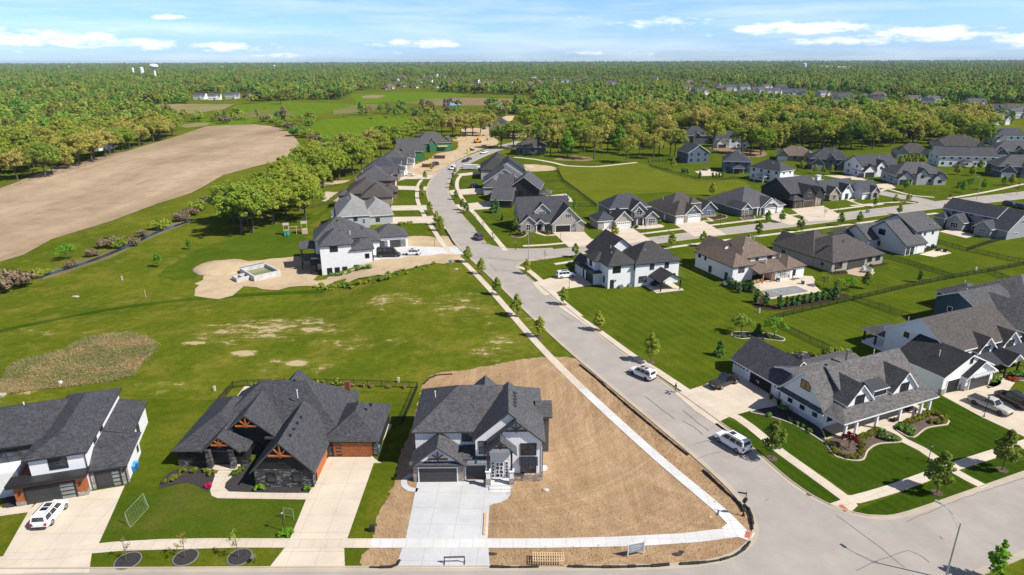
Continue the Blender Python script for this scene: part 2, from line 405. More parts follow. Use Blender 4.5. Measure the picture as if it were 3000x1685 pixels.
def ribbon(name, left, right, z, mat, z2=None, drape=False, kind='structure'):
 mb = MB(); n = min(len(left), len(right))
 for i in range(n - 1):
  q = [left[i], left[i + 1], right[i + 1], right[i]]
  mb.poly([(p[0], p[1], z + (hgt(*p) if drape else 0)) for p in q][::-1], mat)
 o = mb.build(name)
 bm = bmesh.new(); bm.from_mesh(o.data); bmesh.ops.remove_doubles(bm, verts=bm.verts, dist=1e-4)
 for f in bm.faces:
  f.normal_update()
  if f.normal.z < 0: f.normal_flip()
 bm.to_mesh(o.data); bm.free()
 if kind: o['kind'] = kind
 return o
def path(name, pts, w, z, mat, step=2.0, drape=False, sm=True):
 c = smooth_line(pts, step) if sm else pts
 return ribbon(name, offset_line(c, w / 2), offset_line(c, -w / 2), z, mat, drape=drape)
def kerb(name, line, w, h, mat, z=0.):
 "a raised stone edge along a line"
 mb = MB(); l_ = offset_line(line, w / 2); r_ = offset_line(line, -w / 2)
 for i in range(len(line) - 1):
  a, b, c, d = l_[i], l_[i + 1], r_[i + 1], r_[i]
  mb.poly([(*d, z + h), (*c, z + h), (*b, z + h), (*a, z + h)], mat)
  mb.poly([(*a, z), (*a, z + h), (*b, z + h), (*b, z)], mat); mb.poly([(*d, z), (*c, z), (*c, z + h), (*d, z + h)], mat)
 o = mb.build(name); o['kind'] = 'structure'; return o
# ------------------------------------------------------------------ ground, roads, pavements
def Z(fr, x, y, rx, ry, st=1.): p = G(fr, x, y); return (p[0], p[1], rx, ry, st)
g_meadow = grass('meadow_grass', (.066, .098, .007), (.118, .138, .011), (.19, .165, .028), small=.9, stripe=3.1, rot=R(12), amt=.07, zones=[Z('W', 700, 825, 22, 10), Z('W', 560, 850, 12, 6, .8), Z('W', 970, 758, 14, 7, .9), Z('W', 1150, 770, 9, 12, .8), Z('W', 1240, 870, 7, 9, .9), Z('W', 900, 860, 12, 5, .7), Z('W', 80, 835, 14, 5, .55), Z('W', 640, 690, 10, 5, .5), Z('W', 760, 915, 14, 5, .6), Z('W', 1290, 800, 8, 10, .5), Z('W', 615, 888, 3.4, 2.2, 1.7), Z('W', 748, 914, 3.2, 1.6, 1.7), Z('W', 490, 862, 3.4, 1.6, 1.6), Z('W', 60, 990, 10, 4, .6), Z('W', 430, 975, 8, 4, .6)])
g_lawn = grass('lawn_grass', (.050, .081, .006), (.080, .108, .008), (.118, .128, .013), stripe=2.3, rot=R(-24), amt=.24)
g_lawn2 = grass('lawn_grass_front', (.052, .082, .005), (.088, .112, .008), (.15, .142, .018), stripe=2.1, rot=R(90), amt=.16)
g_dark = grass('lawn_grass_deep', (.026, .055, .004), (.040, .071, .005), (.054, .080, .008), stripe=1.6, rot=R(-24), amt=.28)
g_field = grass('sports_field_grass', (.088, .115, .009), (.118, .136, .012), (.145, .145, .02), stripe=6.5, rot=R(-68), amt=.26)
g_far = grass('pasture_grass', (.085, .15, .007), (.11, .175, .009), (.15, .17, .02), stripe=9, rot=R(-20), amt=.15)
m_soil = soil('lot_soil', (.325, .215, .12), (.41, .285, .17), (.265, .168, .09), .3, tracks=.5, rot=R(40), bump=.8, arcs=((-3, 96, .95), (28, 84, .7)))
m_sand = soil('dry_fill', (.45, .345, .22), (.52, .41, .275), (.36, .27, .16), .4, bump=.6)
m_field = soil('bare_field', (.32, .235, .155), (.41, .315, .22), (.19, .15, .075), .016, tracks=.035, rot=R(-50), bump=.4)
m_mulch = soil('dark_mulch', (.05, .046, .048), (.075, .07, .072), (.06, .055, .058), 1.2, bump=.8)
m_bark = soil('bark_mulch', (.13, .095, .075), (.19, .15, .12), (.10, .07, .06), 1.2, bump=.8)
m_brown = soil('brown_mulch', (.05, .033, .024), (.075, .05, .036), (.05, .03, .022), 1.2, bump=.8)
m_road = concrete('road_surface', (.345, .315, .285), stain=(.5, .4, .3), amt=.3)
m_gut = concrete('gutter_concrete', (.42, .365, .29), joint=0)
m_walk = concrete('walk_concrete', (.56, .49, .395), joint=1.52, rot=0, amt=.3)
m_walkN = concrete('new_concrete', (.58, .575, .565), joint=1.52, rot=0, amt=.06)
m_drive = concrete('drive_concrete', (.58, .505, .405), joint=3.1, rot=R(0), amt=.35)
m_driveN = concrete('new_drive_concrete', (.50, .505, .51), joint=3.0, rot=R(2), amt=.08)
m_driveR = concrete('drive_concrete_oblique', (.55, .475, .375), joint=3.1, rot=R(-24), amt=.3)
m_walkR = concrete('walk_concrete_oblique', (.57, .50, .40), joint=1.52, rot=R(-24), amt=.25)
m_edge = concrete('edging_stone', (.5, .44, .35))
m_red = plain('tactile_red', (.42, .12, .075), .8)
m_tar = plain('crack_seal', (.12, .11, .105), .7)
def water(name, c):
 m, nt, b, o = _mat(name); k = NB(nt)
 f = k.noise(k.pos(), .35, 3); k.l(k.mix(f, c, tuple(x * 1.4 for x in c)), b.inputs['Base Color']); b.inputs['Roughness'].default_value = .12; b.inputs['Specular IOR Level'].default_value = .6
 return m
m_water = water('creek_water', (.016, .024, .045))
m_pond = water('pond_water', (.10, .15, .24))
def make_ground():
 xsv = [-13000, -6000, -2500, -1100, -600, -400] + list(range(-300, 61, 6)) + [120, 250, 600, 1100, 2500, 6000, 13000]
 ysv = [-300, -50, 20] + list(range(60, 397, 6)) + [450, 600, 900, 1500, 3000, 6000, 13500]
 v = [(x, y, hgt(x, y)) for y in ysv for x in xsv]; nx = len(xsv)
 f = [(j * nx + i, j * nx + i + 1, (j + 1) * nx + i + 1, (j + 1) * nx + i) for j in range(len(ysv) - 1) for i in range(nx - 1)]
 me = D.meshes.new('ground'); me.from_pydata(v, [], f); me.materials.append(g_meadow)
 me.polygons.foreach_set('use_smooth', [True] * len(f))
 o = D.objects.new('ground', me); COL.objects.link(o); o['kind'] = 'structure'
make_ground()
ML = smooth_line([(24.2, 79.5), (20.2, 89), (15.3, 100.6), (10.6, 112), (6.3, 123.4), (2.0, 135.2), (-2.0, 146.6), (-5.6, 156.5), (-10.2, 168.9), (-16.6, 187.1), (-21.8, 206.6),
     (-27.5, 227.9), (-32.6, 251.2), (-36.1, 273.1), (-37.4, 295.5), (-36.6, 321.6), (-33.3, 342.9), (-27.6, 367), (-19.7, 394.7), (-11, 418), (4, 450)], 3)
MR = offset_line(ML, -9.3)
CN = smooth_line([(-8, 181), (4, 180.6), (19, 184.4), (51.7, 198.5), (91, 215.6), (120.3, 228.6), (142.8, 238.3), (201.4, 262), (300, 300)], 4)
CS = smooth_line([(-3, 168), (3.5, 169.4), (18.3, 176.2), (50, 190.6), (93.4, 208.3), (146.2, 230.4), (201.4, 252), (300, 291)], 4)
ribbon('road', ML, MR, .03, m_road)
ribbon('road', CN, CS, .038, m_road)
NEAR = [(-120, 56.3), (-60, 56.3), (-20, 56.45), (10, 56.5), (18.2, 56.8), (23, 57.7), (26.2, 59.6), (28.1, 62), (28.6, 65.5), (27.4, 71), (24.2, 79.5), (32.9, 82.9), (34.6, 77.0), (36.4, 71.2), (38.6, 67.3), (41.5, 65.1),
  (44.3, 64.5), (47.9, 65.2), (59.5, 69.8), (67.9, 73.2), (130, 98.5), (133, 89), (62, 60), (50, 55.2), (38, 50.5), (20, 46.6), (-120, 46.5)]
sheet('road', NEAR, .046, m_road)
NS = smooth_line([(152, 241), (156.6, 246), (152.0, 254.4), (146, 268), (136, 291), (122, 316)], 4)
ribbon('road', NS, offset_line(NS, -8.5), .05, m_road)
for pts in ([(-16, 186), (-11, 181.2), (-5, 180.4), (-9, 187.6), (-13.5, 196), (-19, 195)], [(-2.5, 170.5), (1.6, 168.6), (5.2, 169.6), (3.2, 166.6), (1.8, 160.5), (-1.5, 160)]):
 pass
CRN = smooth_line([(-11.6, 200.2), (-9.6, 192.6), (-6.4, 186.6), (-1.5, 183.1), (5, 182.3), (12, 183.0)], 1.5)
CRS = smooth_line([(4.6, 155.2), (2.4, 160.6), (1.6, 165.2), (3.4, 169.6), (7.5, 172.4), (13, 174.6)], 1.5)
sheet('road', [(-14, 200)] + CRN + [(12, 180), (-8, 178), (-17, 190)], .034, m_road)
sheet('road', [(0, 155)] + CRS + [(13, 178), (0, 178), (-4, 168)], .042, m_road)
def gutter(line, side):
 a = offset_line(line, .02 * side); b = offset_line(line, -.62 * side)
 ribbon('gutter', a, b, .058, m_gut); kerb('kerb', offset_line(line, .09 * side), .18, .13, m_gut)
gutter(ML, 1)
seg = [p for p in MR if p[1] < 153]; gutter(seg, -1)
seg2 = [p for p in MR if p[1] > 203]; gutter(seg2, -1)
gutter([p for p in CN if p[0] > 14 and p[0] < 300], 1); gutter([p for p in CS if p[0] > 15], -1)
gutter(CRN, 1); gutter(CRS, 1 if False else -1)
gutter(smooth_line([(-120, 56.3), (-20, 56.45), (10, 56.5), (18.2, 56.8), (23, 57.7), (26.2, 59.6), (28.1, 62), (28.6, 65.5), (27.4, 71), (24.2, 79.5)], 1.2), 1)
gutter(smooth_line([(32.9, 82.9), (34.6, 77.0), (36.4, 71.2), (38.6, 67.3), (41.5, 65.1), (44.3, 64.5), (47.9, 65.2), (59.5, 69.8), (67.9, 73.2), (130, 98.5)], 1.2), 1)
gutter([(38, 50.5), (50, 55.2), (62, 60), (133, 89)], -1)
def crack(fr, pts, w=.07):
 rnd = random.Random(len(pts)); q = smooth_line(GP(fr, pts), 1.0); q = [(x + rnd.uniform(-.1, .1), y + rnd.uniform(-.1, .1)) for x, y in q]
 path('road_crack', q, w, .064, m_tar, sm=False)
crack('C', [(885, 1105), (1000, 1190), (1090, 1250), (1200, 1345), (1280, 1405)]); crack('C', [(1000, 1420), (1180, 1345), (1310, 1310), (1420, 1375)]); crack('C', [(1290, 1140), (1480, 1060), (1700, 975), (1969, 890)])
crack('C', [(90, 780), (150, 750), (225, 740)]); crack('E', [(1890, 1010), (1950, 1075)]); crack('E', [(1760, 960), (1920, 975), (2050, 985), (2150, 995)]); crack('E', [(1850, 1050), (2080, 1070)])
crack('C', [(0, 560), (60, 590), (120, 640)]); crack('B', [(1910, 175), (2000, 245), (2095, 320)]); crack('B', [(2150, 265), (2230, 330), (2310, 395)])
crack('C', [(470, 1025), (500, 1005)]); crack('F', [(250, 980), (330, 990), (420, 996)]); crack('W', [(1410, 790), (1440, 808), (1480, 812)]); crack('C', [(1480, 1225), (1500, 1240)])
# ---- lawns
sheet('lawn', [(24.6, 102), (20, 113), (15.5, 124), (11, 136), (7.5, 147), (4.6, 156), (2.2, 162), (4, 169.8), (18.3, 176.0), (50, 190.3), (93.4, 208), (146.2, 230), (201.4, 251.7), (300, 290), (300, 160), (132, 99), (67.9, 73.4), (59.5, 70.1), (47.9, 65.5), (44.3, 64.8), (41.5, 65.4), (38.6, 67.6), (36.4, 71.5), (33, 83), (28, 94)], .018, g_lawn)
sheet('lawn', [(-6, 187), (-1.5, 183.4), (12, 183.3), (19, 184.8), (51.7, 198.9), (91, 216), (120.3, 229), (142.8, 238.7), (201.4, 262.4), (300, 300.4), (360, 360), (345, 470), (100, 415), (60, 400), (10, 400), (-12, 385), (-20, 352), (-26.5, 322), (-28.4, 302), (-27, 279), (-23.6, 254), (-18, 229), (-12, 206)], .018, g_lawn)
sheet('lawn', [(-120, 56.7), (-60, 56.7), (-13.5, 56.9), (-13.2, 60), (-13.4, 67), (-14.2, 73), (-14.6, 86), (-14, 96), (-40, 97), (-48, 93.5), (-62, 94), (-85, 88), (-120, 82)], .018, g_lawn2)
sheet('lawn', GP('A', [(620, 1100), (760, 800), (850, 780), (960, 800), (1100, 740), (1200, 725), (1320, 770), (1370, 820), (1920, 826), (1825, 1066), (1300, 1072), (900, 1085), (720, 1095)]), .03, grass('lawn_grass_worn', (.048, .082, .006), (.07, .1, .009), (.105, .1, .02), stripe=1.8, rot=R(90), amt=.08))
sheet('lawn', [(-17.2, 187), (-22.4, 206.6), (-28.2, 228), (-33.2, 251), (-36.7, 273), (-38, 295), (-37.4, 312), (-55, 312), (-55, 270), (-46, 225), (-33, 183), (-15.5, 182.6)], .02, g_lawn)
sheet('lawn', GP('C', [(312, 522), (395, 500), (500, 540), (640, 575), (770, 650), (830, 690), (850, 760), (930, 792), (1030, 790), (1070, 735), (1130, 695), (1260, 682), (1440, 790), (1410, 855), (1000, 1005), (780, 855), (545, 715)]), .03, g_dark)
sheet('lawn', GP('C', [(1270, 668), (1330, 655), (1420, 605), (1540, 585), (1530, 560), (1470, 515), (1420, 430), (1470, 420), (1545, 440), (1730, 540), (1969, 660), (1969, 672), (1540, 800), (1440, 760)]), .03, g_dark)
sheet('lawn', GP('C', [(185, 577), (255, 540), (460, 655), (930, 1025), (835, 1037), (700, 965), (480, 795)]), .03, g_dark)
sheet('lawn', GP('C', [(985, 1085), (1090, 1035), (1440, 905), (1560, 862), (1690, 945), (1300, 1090), (1150, 1115)]), .03, g_dark)
sheet('lawn', GP('C', [(1620, 850), (1760, 795), (1990, 715), (2100, 700), (2100, 830), (1750, 925)]), .03, g_dark)
sheet('lawn', [(51, 53.6), (62, 58.3), (110, 78.5), (110, 60), (60, 45)], .02, g_lawn)
sheet('sports_field', GP('F', [(720, 280), (770, 270), (1000, 280), (1120, 270), (1340, 255), (1420, 270), (1560, 310), (1800, 375), (2100, 380), (2200, 420), (2080, 440), (1870, 500), (1560, 470), (1400, 480), (1200, 500), (1030, 560), (870, 480), (770, 390)]), .04, g_field)
sheet('back_lawn', GP('W', [(400, 690), (520, 620), (640, 585), (760, 545), (845, 505), (850, 540), (770, 590), (760, 640), (640, 652), (540, 660), (480, 700)]), .08, grass('lawn_back', (.05, .088, .006), (.075, .112, .008), (.105, .125, .014), stripe=2.2, rot=R(20), amt=.14), drape=5, jag=1.5)
path('ditch_grass', GP('W', [(-20, 838), (100, 812), (300, 775), (500, 752), (700, 738), (900, 715)]), 2.2, .09, grass('ditch_rough', (.034, .075, .005), (.05, .095, .007), (.09, .12, .012), small=.7), drape=True)
# ---- bare ground
sheet('bare_soil', GP('W', [(930, 1432), (938, 1360), (952, 1300), (990, 1215), (1005, 1150), (1035, 1075), (1055, 1005), (1068, 965), (1100, 940), (1170, 932), (1240, 918), (1350, 900), (1445, 903), (1513, 955), (1616, 1041), (1719, 1127), (1822, 1204), (1872, 1262), (1894, 1312), (1897, 1350), (1872, 1387), (1820, 1412), (1600, 1431), (1300, 1434)]), .032, m_soil, jag=.5)
sheet('bare_soil', GP('W', [(493, 748), (488, 735), (505, 705), (522, 682), (548, 665), (640, 657), (740, 646), (790, 655), (800, 690), (905, 672), (945, 655), (1140, 640), (1145, 660), (1060, 668), (980, 690), (900, 702), (840, 722), (760, 722), (700, 728), (620, 722), (592, 745), (560, 752)]), .12, m_sand, drape=4, jag=2.0)
sheet('bare_soil', GP('E', [(1268, 820), (1280, 805), (1470, 812), (1530, 885), (1400, 885), (1268, 878)]), .05, m_sand, jag=.5)
sheet('bare_soil', GP('E', [(1520, 808), (1590, 812), (1630, 880), (1570, 882)]), .05, m_sand, jag=.4)
sheet('bare_soil', GP('E', [(1225, 340), (1330, 265), (1440, 220), (1500, 180), (1640, 150), (1650, 80), (1640, 40), (1770, 45), (1900, 55), (1960, 100), (1830, 150), (1680, 215), (1580, 265), (1500, 315), (1470, 350), (1240, 350)]), .045, m_sand, jag=1.0)
sheet('bare_soil', GP('F', [(470, 270), (520, 262), (680, 275), (725, 300), (640, 312), (500, 312)]), .05, m_sand, jag=1.0)
sheet('bare_soil', GP('E', [(560, 420), (640, 395), (830, 380), (800, 400), (700, 415), (600, 430)]), .09, m_sand, drape=5, jag=.6)
sheet('bare_soil', GP('J', [(900, 590), (1000, 580), (1180, 590), (1400, 600), (1420, 640), (1300, 650), (1000, 640)]), .06, m_sand, jag=2)
sheet('bare_soil', GP('K', [(190, 720), (330, 700), (560, 740), (640, 780), (560, 800), (400, 790)]), .05, soil('leaf_litter', (.22, .15, .085), (.28, .2, .12), (.17, .13, .06), .2), jag=2)
sheet('bare_soil', GP('J', [(1600, 820), (1760, 790), (1900, 810), (1850, 830)]), .05, MATS['leaf_litter'], jag=2)
sheet('crop_field', GP('W', [(-300, 730), (-100, 690), (0, 660), (60, 642), (130, 603), (280, 557), (400, 512), (480, 487), (560, 442), (640, 420), (745, 398), (762, 378), (745, 350), (725, 330), (690, 319), (640, 313), (520, 318), (440, 345), (320, 380), (130, 425), (0, 475), (-300, 560)]), .16, m_field, drape=12)
# ---- water and wetland
path('creek', GP('L', [(250, 590), (290, 575), (420, 535), (560, 490), (700, 440), (880, 360), (960, 320), (1080, 270), (1190, 235), (1250, 205)]), 1.9, .12, m_water, drape=True)
sheet('wet_bank', GP('L', [(230, 560), (420, 505), (560, 455), (700, 410), (870, 330), (1040, 250), (1190, 215), (1260, 190), (1250, 210), (1180, 255), (1080, 290), (880, 385), (700, 470), (560, 515), (420, 565), (280, 600)]), .06, soil('bank_weeds', (.16, .13, .06), (.11, .13, .03), (.22, .17, .09), .3), drape=5)
sheet('pasture', GP('W', [(778, 318), (800, 303), (900, 295), (1035, 289), (1020, 310), (960, 340), (930, 352), (870, 362), (820, 350)]), .2, g_far, drape=12)
sheet('meadow', GP('W', [(600, 265), (720, 255), (760, 258), (900, 262), (860, 280), (700, 300), (600, 315), (480, 318), (430, 318), (560, 290)]), .05, g_far)
sheet('wetland', GP('W', [(315, 268), (420, 262), (590, 262), (560, 276), (430, 292), (400, 300)]), .08, soil('wet_reeds', (.28, .22, .13), (.22, .2, .09), (.15, .17, .05), .05))
sheet('wetland', GP('W', [(440, 316), (500, 310), (530, 309), (520, 316), (470, 322)]), .1, MATS['wet_reeds'])
sheet('wetland', GP('J', [(-60, 440), (130, 405), (270, 398), (310, 425), (150, 470), (-60, 480)]), .07, soil('olive_rough', (.15, .14, .05), (.12, .15, .035), (.24, .19, .1), .06))
sheet('wetland', GP('I', [(1600, 500), (1900, 455), (2150, 440), (2250, 470), (2000, 500), (1700, 520)]), .09, MATS['olive_rough'])
sheet('wetland', GP('J', [(420, 385), (600, 370), (760, 350), (900, 345), (760, 375), (560, 400)]), .09, MATS['olive_rough'])
sheet('meadow', GP('W', [(880, 238), (1000, 232), (1130, 232), (1180, 240), (1000, 256), (900, 262)]), .05, g_far)
sheet('wetland', GP('J', [(590, 385), (740, 365), (920, 352), (1330, 360), (1340, 385), (1250, 405), (900, 412), (620, 410)]), .08, soil('cattail_marsh', (.24, .17, .10), (.19, .15, .08), (.16, .15, .06), .04))
sheet('pond', GP('J', [(770, 396), (830, 386), (900, 387), (895, 408), (800, 412)]), .2, m_pond)
sheet('pond', GP('J', [(1080, 405), (1120, 395), (1300, 398), (1290, 412), (1150, 412)]), .2, m_pond)
sheet('tilled_field', GP('J', [(150, 340), (250, 330), (340, 335), (280, 355), (170, 357)]), .08, MATS['wet_reeds'])
sheet('tilled_field', GP('K', [(0, 186), (120, 180), (450, 180), (800, 184), (1180, 200), (1180, 208), (900, 200), (720, 205), (690, 215), (640, 226), (590, 200), (300, 186), (100, 195)]), .1, soil('pale_tilled', (.42, .33, .23), (.47, .37, .26), (.4, .32, .2), .01))
sheet('pasture', GP('J', [(1700, 302), (1780, 296), (1900, 292), (1890, 305), (1760, 315)]), .1, g_far)
sheet('tilled_field', GP('J', [(1770, 325), (1880, 308), (1900, 318), (1820, 335)]), .12, MATS['pale_tilled'])
sheet('parking_lot', GP('K', [(130, 340), (200, 310), (280, 330), (290, 360), (180, 400), (120, 390)]), .12, m_walk)
# ---- pavements
path('sidewalk', GP('N', [(2180, 1567), (2120, 1505), (1900, 1318), (1706, 1140), (1568, 1000), (1430, 842), (1352, 762)]) + [(-17, 177), (-20.4, 187.2), (-25.8, 206.6), (-31.6, 228), (-36.8, 251.2), (-39.8, 271), (-41.5, 290), (-41.5, 305)], 1.5, .075, m_walk)
path('sidewalk', GP('N', [(2180, 1567), (2120, 1505), (1900, 1318), (1706, 1140)]), 1.52, .083, m_walkN)
sheet('sidewalk', GP('B', [(190, 1072), (900, 1071), (1300, 1071), (1700, 1062), (2130, 1040), (2410, 1008), (2500, 1062), (2250, 1095), (1880, 1120), (1300, 1131), (190, 1131)]), .088, m_walkN)
sheet('sidewalk', GP('B', [(2390, 1005), (2440, 970), (2525, 1010), (2600, 1040), (2590, 1060), (2560, 1085), (2490, 1062)]), .094, m_walkN)
sheet('tactile_pad', GP('C', [(366, 1195), (397, 1203), (385, 1240), (354, 1232)]), .104, m_red)
sheet('sidewalk', GP('A', [(-150, 1190), (0, 1186), (400, 1125), (720, 1092), (1000, 1076), (1300, 1070), (2340, 1072), (2340, 1131), (1500, 1129), (1100, 1140), (760, 1150), (580, 1166), (0, 1250), (-150, 1270)]), .082, m_walk)
path('sidewalk', GP('C', [(-700, -105), (-500, 30), (-300, 175), (-150, 270), (-30, 350), (150, 468), (320, 542), (455, 645), (570, 740), (800, 905), (945, 1012)]) , 1.55, .075, m_walkR)
path('sidewalk', GP('C', [(945, 1012), (1000, 1012), (1200, 955), (1420, 875), (1560, 825), (1969, 693), (2300, 590)]), 1.6, .083, m_walkR)
sheet('sidewalk', GP('C', [(930, 1010), (990, 1020), (1010, 1050), (965, 1092), (880, 1062), (840, 1040)]), .092, m_walkR)
sheet('tactile_pad', GP('C', [(897, 1049), (920, 1042), (960, 1078), (935, 1087)]), .102, m_red)
path('footpath', GP('C', [(1160, 590), (1270, 668), (1380, 722), (1480, 790)]), 1.5, .065, m_walkR)
path('footpath', GP('C', [(1570, 850), (1650, 895), (1745, 942)]), 1.4, .066, m_walkR)
path('sidewalk', GP('E', [(2015, 915), (1905, 785), (1800, 660), (1720, 570), (1662, 480), (1645, 420), (1655, 370), (1690, 332)]), 1.6, .075, m_walkR, step=3)
path('sidewalk', offset_line([p for p in CN if 2 < p[0] < 145], 5.0), 1.6, .075, m_walkR, sm=False)
path('sidewalk', offset_line([p for p in CS if 8 < p[0] < 150], -5.2), 1.6, .075, m_walkR, sm=False)
path('sidewalk', GP('E', [(2100, 1035), (2180, 1060), (2300, 1160), (2420, 1280), (2576, 1410)]), 1.5, .072, m_walkR, step=3)
path('footpath', GP('F', [(400, 208), (560, 225), (700, 250), (800, 272), (1000, 280), (1120, 270), (1330, 248)]), 2.6, .06, m_walk, step=4)
for pts in ([(500, 200), (1270, 575), (1670, 545), (1760, 556)], [(1270, 535), (1500, 460), (1545, 445)], [(1560, 452), (1750, 500), (1900, 512)], [(2005, 520), (2300, 470), (2576, 410)]):
 path('sidewalk', GP('H', pts[-3:] if len(pts) > 3 else pts), 1.6, .078, m_walkR, step=4)
# ---- drives
sheet('driveway', GP('A', [(250, 828), (785, 738), (700, 930), (622, 1103), (578, 1166), (560, 1285), (-200, 1300), (-60, 1250), (20, 1183), (180, 900)]), .06, m_drive)
sheet('footpath', GP('A', [(-150, 905), (0, 870), (20, 880), (130, 862), (222, 840), (180, 905), (0, 930), (-150, 960)]), .055, m_walk)
sheet('driveway', GP('A', [(2045, 558), (2352, 558), (2350, 600), (2185, 1070), (2165, 1131), (2170, 1258), (1690, 1258), (1790, 1130), (1825, 1070), (1925, 825), (1962, 745)]), .06, m_drive)
sheet('footpath', GP('A', [(1345, 655), (1335, 720), (1322, 770), (1332, 802), (1370, 818), (1925, 826), (1948, 785), (1440, 776), (1413, 752), (1420, 720), (1462, 680), (1466, 640), (1525, 590), (1365, 592)]), .066, m_walk)
sheet('footpath', GP('A', [(2345, 560), (2400, 470), (2470, 350), (2420, 350), (2330, 560), (2340, 596), (2400, 596)]), .05, m_walk)
sheet('patio', GP('A', [(1475, 195), (1540, 110), (1640, 108), (1570, 200)]), .06, m_walk)
sheet('patio', GP('A', [(1980, 130), (2120, 112), (2095, 178), (2060, 160)]), .06, m_walk)
sheet('driveway', GP('B', [(478, 712), (945, 700), (945, 745), (932, 860), (920, 1070), (935, 1256), (340, 1256), (405, 1070)]), .07, m_driveN)
sheet('footpath', GP('B', [(940, 730), (1062, 730), (1064, 795), (1045, 822), (1000, 845), (932, 862)]), .078, m_driveN)
path('footpath', GP('B', [(485, 668), (430, 676), (395, 705), (400, 740), (435, 762), (480, 768)]), .8, .07, m_driveN, step=.5)
sheet('patio', GP('B', [(1262, 610), (1290, 612), (1300, 632), (1285, 645), (1262, 648)]), .07, m_driveN)
sheet('driveway', GP('C', [(-48, 398), (36, 380), (125, 352), (225, 300), (298, 288), (420, 340), (545, 440), (560, 465), (500, 480), (395, 500), (330, 518), (258, 541), (185, 577), (70, 500)]), .062, m_driveR)
sheet('driveway', GP('C', [(1495, 412), (1520, 398), (1600, 385), (1740, 342), (1760, 375), (1800, 360), (1969, 400), (2100, 430), (2100, 700), (1969, 650), (1720, 535)]), .062, m_driveR)
sheet('footpath', GP('C', [(1740, 345), (1830, 300), (1900, 310), (1915, 340), (1880, 385), (1800, 375)]), .07, m_driveR)
sheet('driveway', GP('W', [(1362, 738), (1338, 712), (1395, 697), (1452, 688), (1535, 722), (1500, 716), (1420, 728), (1388, 740), (1372, 744)]), .062, m_driveR)
sheet('driveway', GP('E', [(1020, 905), (1265, 880), (1540, 890), (1640, 880), (1700, 942), (1560, 948), (1200, 982), (1020, 985)]), .07, m_walkN)
for pts in ([(1145, 612), (1150, 575), (1425, 570), (1440, 608)], [(1130, 712), (1145, 660), (1380, 657), (1475, 650), (1495, 700), (1410, 706)], [(1180, 452), (1190, 425), (1420, 430), (1415, 460)],
   [(1190, 392), (1235, 340), (1475, 345), (1440, 373), (1390, 374), (1260, 374)], [(1582, 462), (1620, 455), (1800, 443), (1890, 450), (1870, 482), (1700, 492), (1600, 492)], [(1625, 568), (1900, 540), (1905, 598), (1680, 612)],
   [(1640, 335), (1820, 316), (1822, 336), (1690, 350)]):
 sheet('driveway', GP('E', pts), .068, m_driveR)
for pts in ([(690, 772), (930, 772), (1045, 882), (815, 888)], [(1062, 752), (1295, 745), (1440, 838), (1290, 860), (1100, 860), (1140, 845)], [(1610, 712), (1830, 690), (2005, 792), (1760, 808)], [(2270, 655), (2430, 622), (2600, 695), (2485, 722)]):
 sheet('driveway', GP('F', pts), .068, m_driveR)
for pts in ([(820, 600), (1060, 575), (1225, 662), (1110, 690), (950, 692)], [(1470, 440), (1440, 415), (1560, 405), (1610, 440), (1560, 450)], [(1060, 345), (1220, 375), (1400, 385), (1300, 345)]):
 sheet('driveway', GP('H', pts), .068, m_driveR)
path('footpath', GP('F', [(540, 750), (590, 785), (640, 800), (720, 795)]), 1.3, .07, m_walkR); path('footpath', GP('F', [(1340, 720), (1320, 740), (1300, 748)]), 1.3, .07, m_walkR)
path('footpath', GP('F', [(1830, 690), (1900, 690), (1860, 670)]), 1.3, .07, m_walkR); path('footpath', GP('H', [(1230, 525), (1330, 560), (1440, 580)]), 1.3, .07, m_walkR)
# ---- beds
def bed(fr, pts, mat=None, z=.07, edge=True):
 q = smooth_line(GP(fr, pts), .7, True)
 sheet('planting_bed', q, z, mat or m_bark)
 if edge: kerb('bed_edging', q + [q[0]], .2, .12, m_edge)
bed('C', [(822, 680), (850, 655), (930, 655), (1010, 655), (1090, 630), (1160, 612), (1250, 650), (1262, 680), (1130, 692), (1068, 730), (1042, 782), (975, 787), (885, 765), (845, 720)])
bed('C', [(1228, 598), (1300, 565), (1410, 522), (1465, 516), (1538, 562), (1525, 580), (1410, 600), (1330, 655), (1260, 630)])
bed('C', [(392, 508), (470, 525), (560, 550), (650, 585), (740, 635), (822, 685), (815, 640), (790, 600), (680, 520), (560, 450), (540, 470), (450, 488)], m_mulch)
bed('C', [(280, 62), (310, 45), (400, 48), (500, 55), (585, 82), (575, 98), (500, 90), (420, 80), (330, 85)], m_mulch)
bed('C', [(1745, 355), (1770, 310), (1820, 305), (1840, 345), (1790, 368)], m_bark); bed('C', [(1840, 305), (1960, 270), (2100, 285), (2100, 330), (1930, 325)], m_bark)
bed('C', [(610, 180), (680, 160), (760, 180), (800, 210), (720, 230), (650, 215)], m_bark)
bed('A', [(1003, 757), (1006, 720), (1060, 662), (1150, 625), (1340, 640), (1330, 740), (1310, 775), (1250, 745), (1190, 722), (1090, 736)], m_mulch, edge=False)
bed('A', [(1418, 752), (1422, 722), (1466, 684), (1530, 620), (1600, 600), (1612, 735), (1960, 742), (1945, 783), (1440, 775)], m_mulch, edge=False)
bed('A', [(12, 858), (50, 795), (140, 760), (220, 768), (226, 832), (130, 862), (40, 880)], m_mulch, edge=False)
bed('D', [(528, 708), (560, 640), (610, 640), (660, 705), (800, 690), (1100, 625), (1255, 630), (1190, 662), (900, 720), (750, 745), (600, 740)], m_brown, edge=False)
bed('D', [(300, 560), (340, 520), (520, 570), (560, 610), (500, 620), (400, 590)], m_brown, edge=False)
bed('H', [(450, 655), (520, 640), (545, 665), (540, 690), (470, 690), (440, 670)], m_bark); bed('H', [(190, 655), (310, 645), (330, 665), (250, 680), (200, 670)], m_brown)
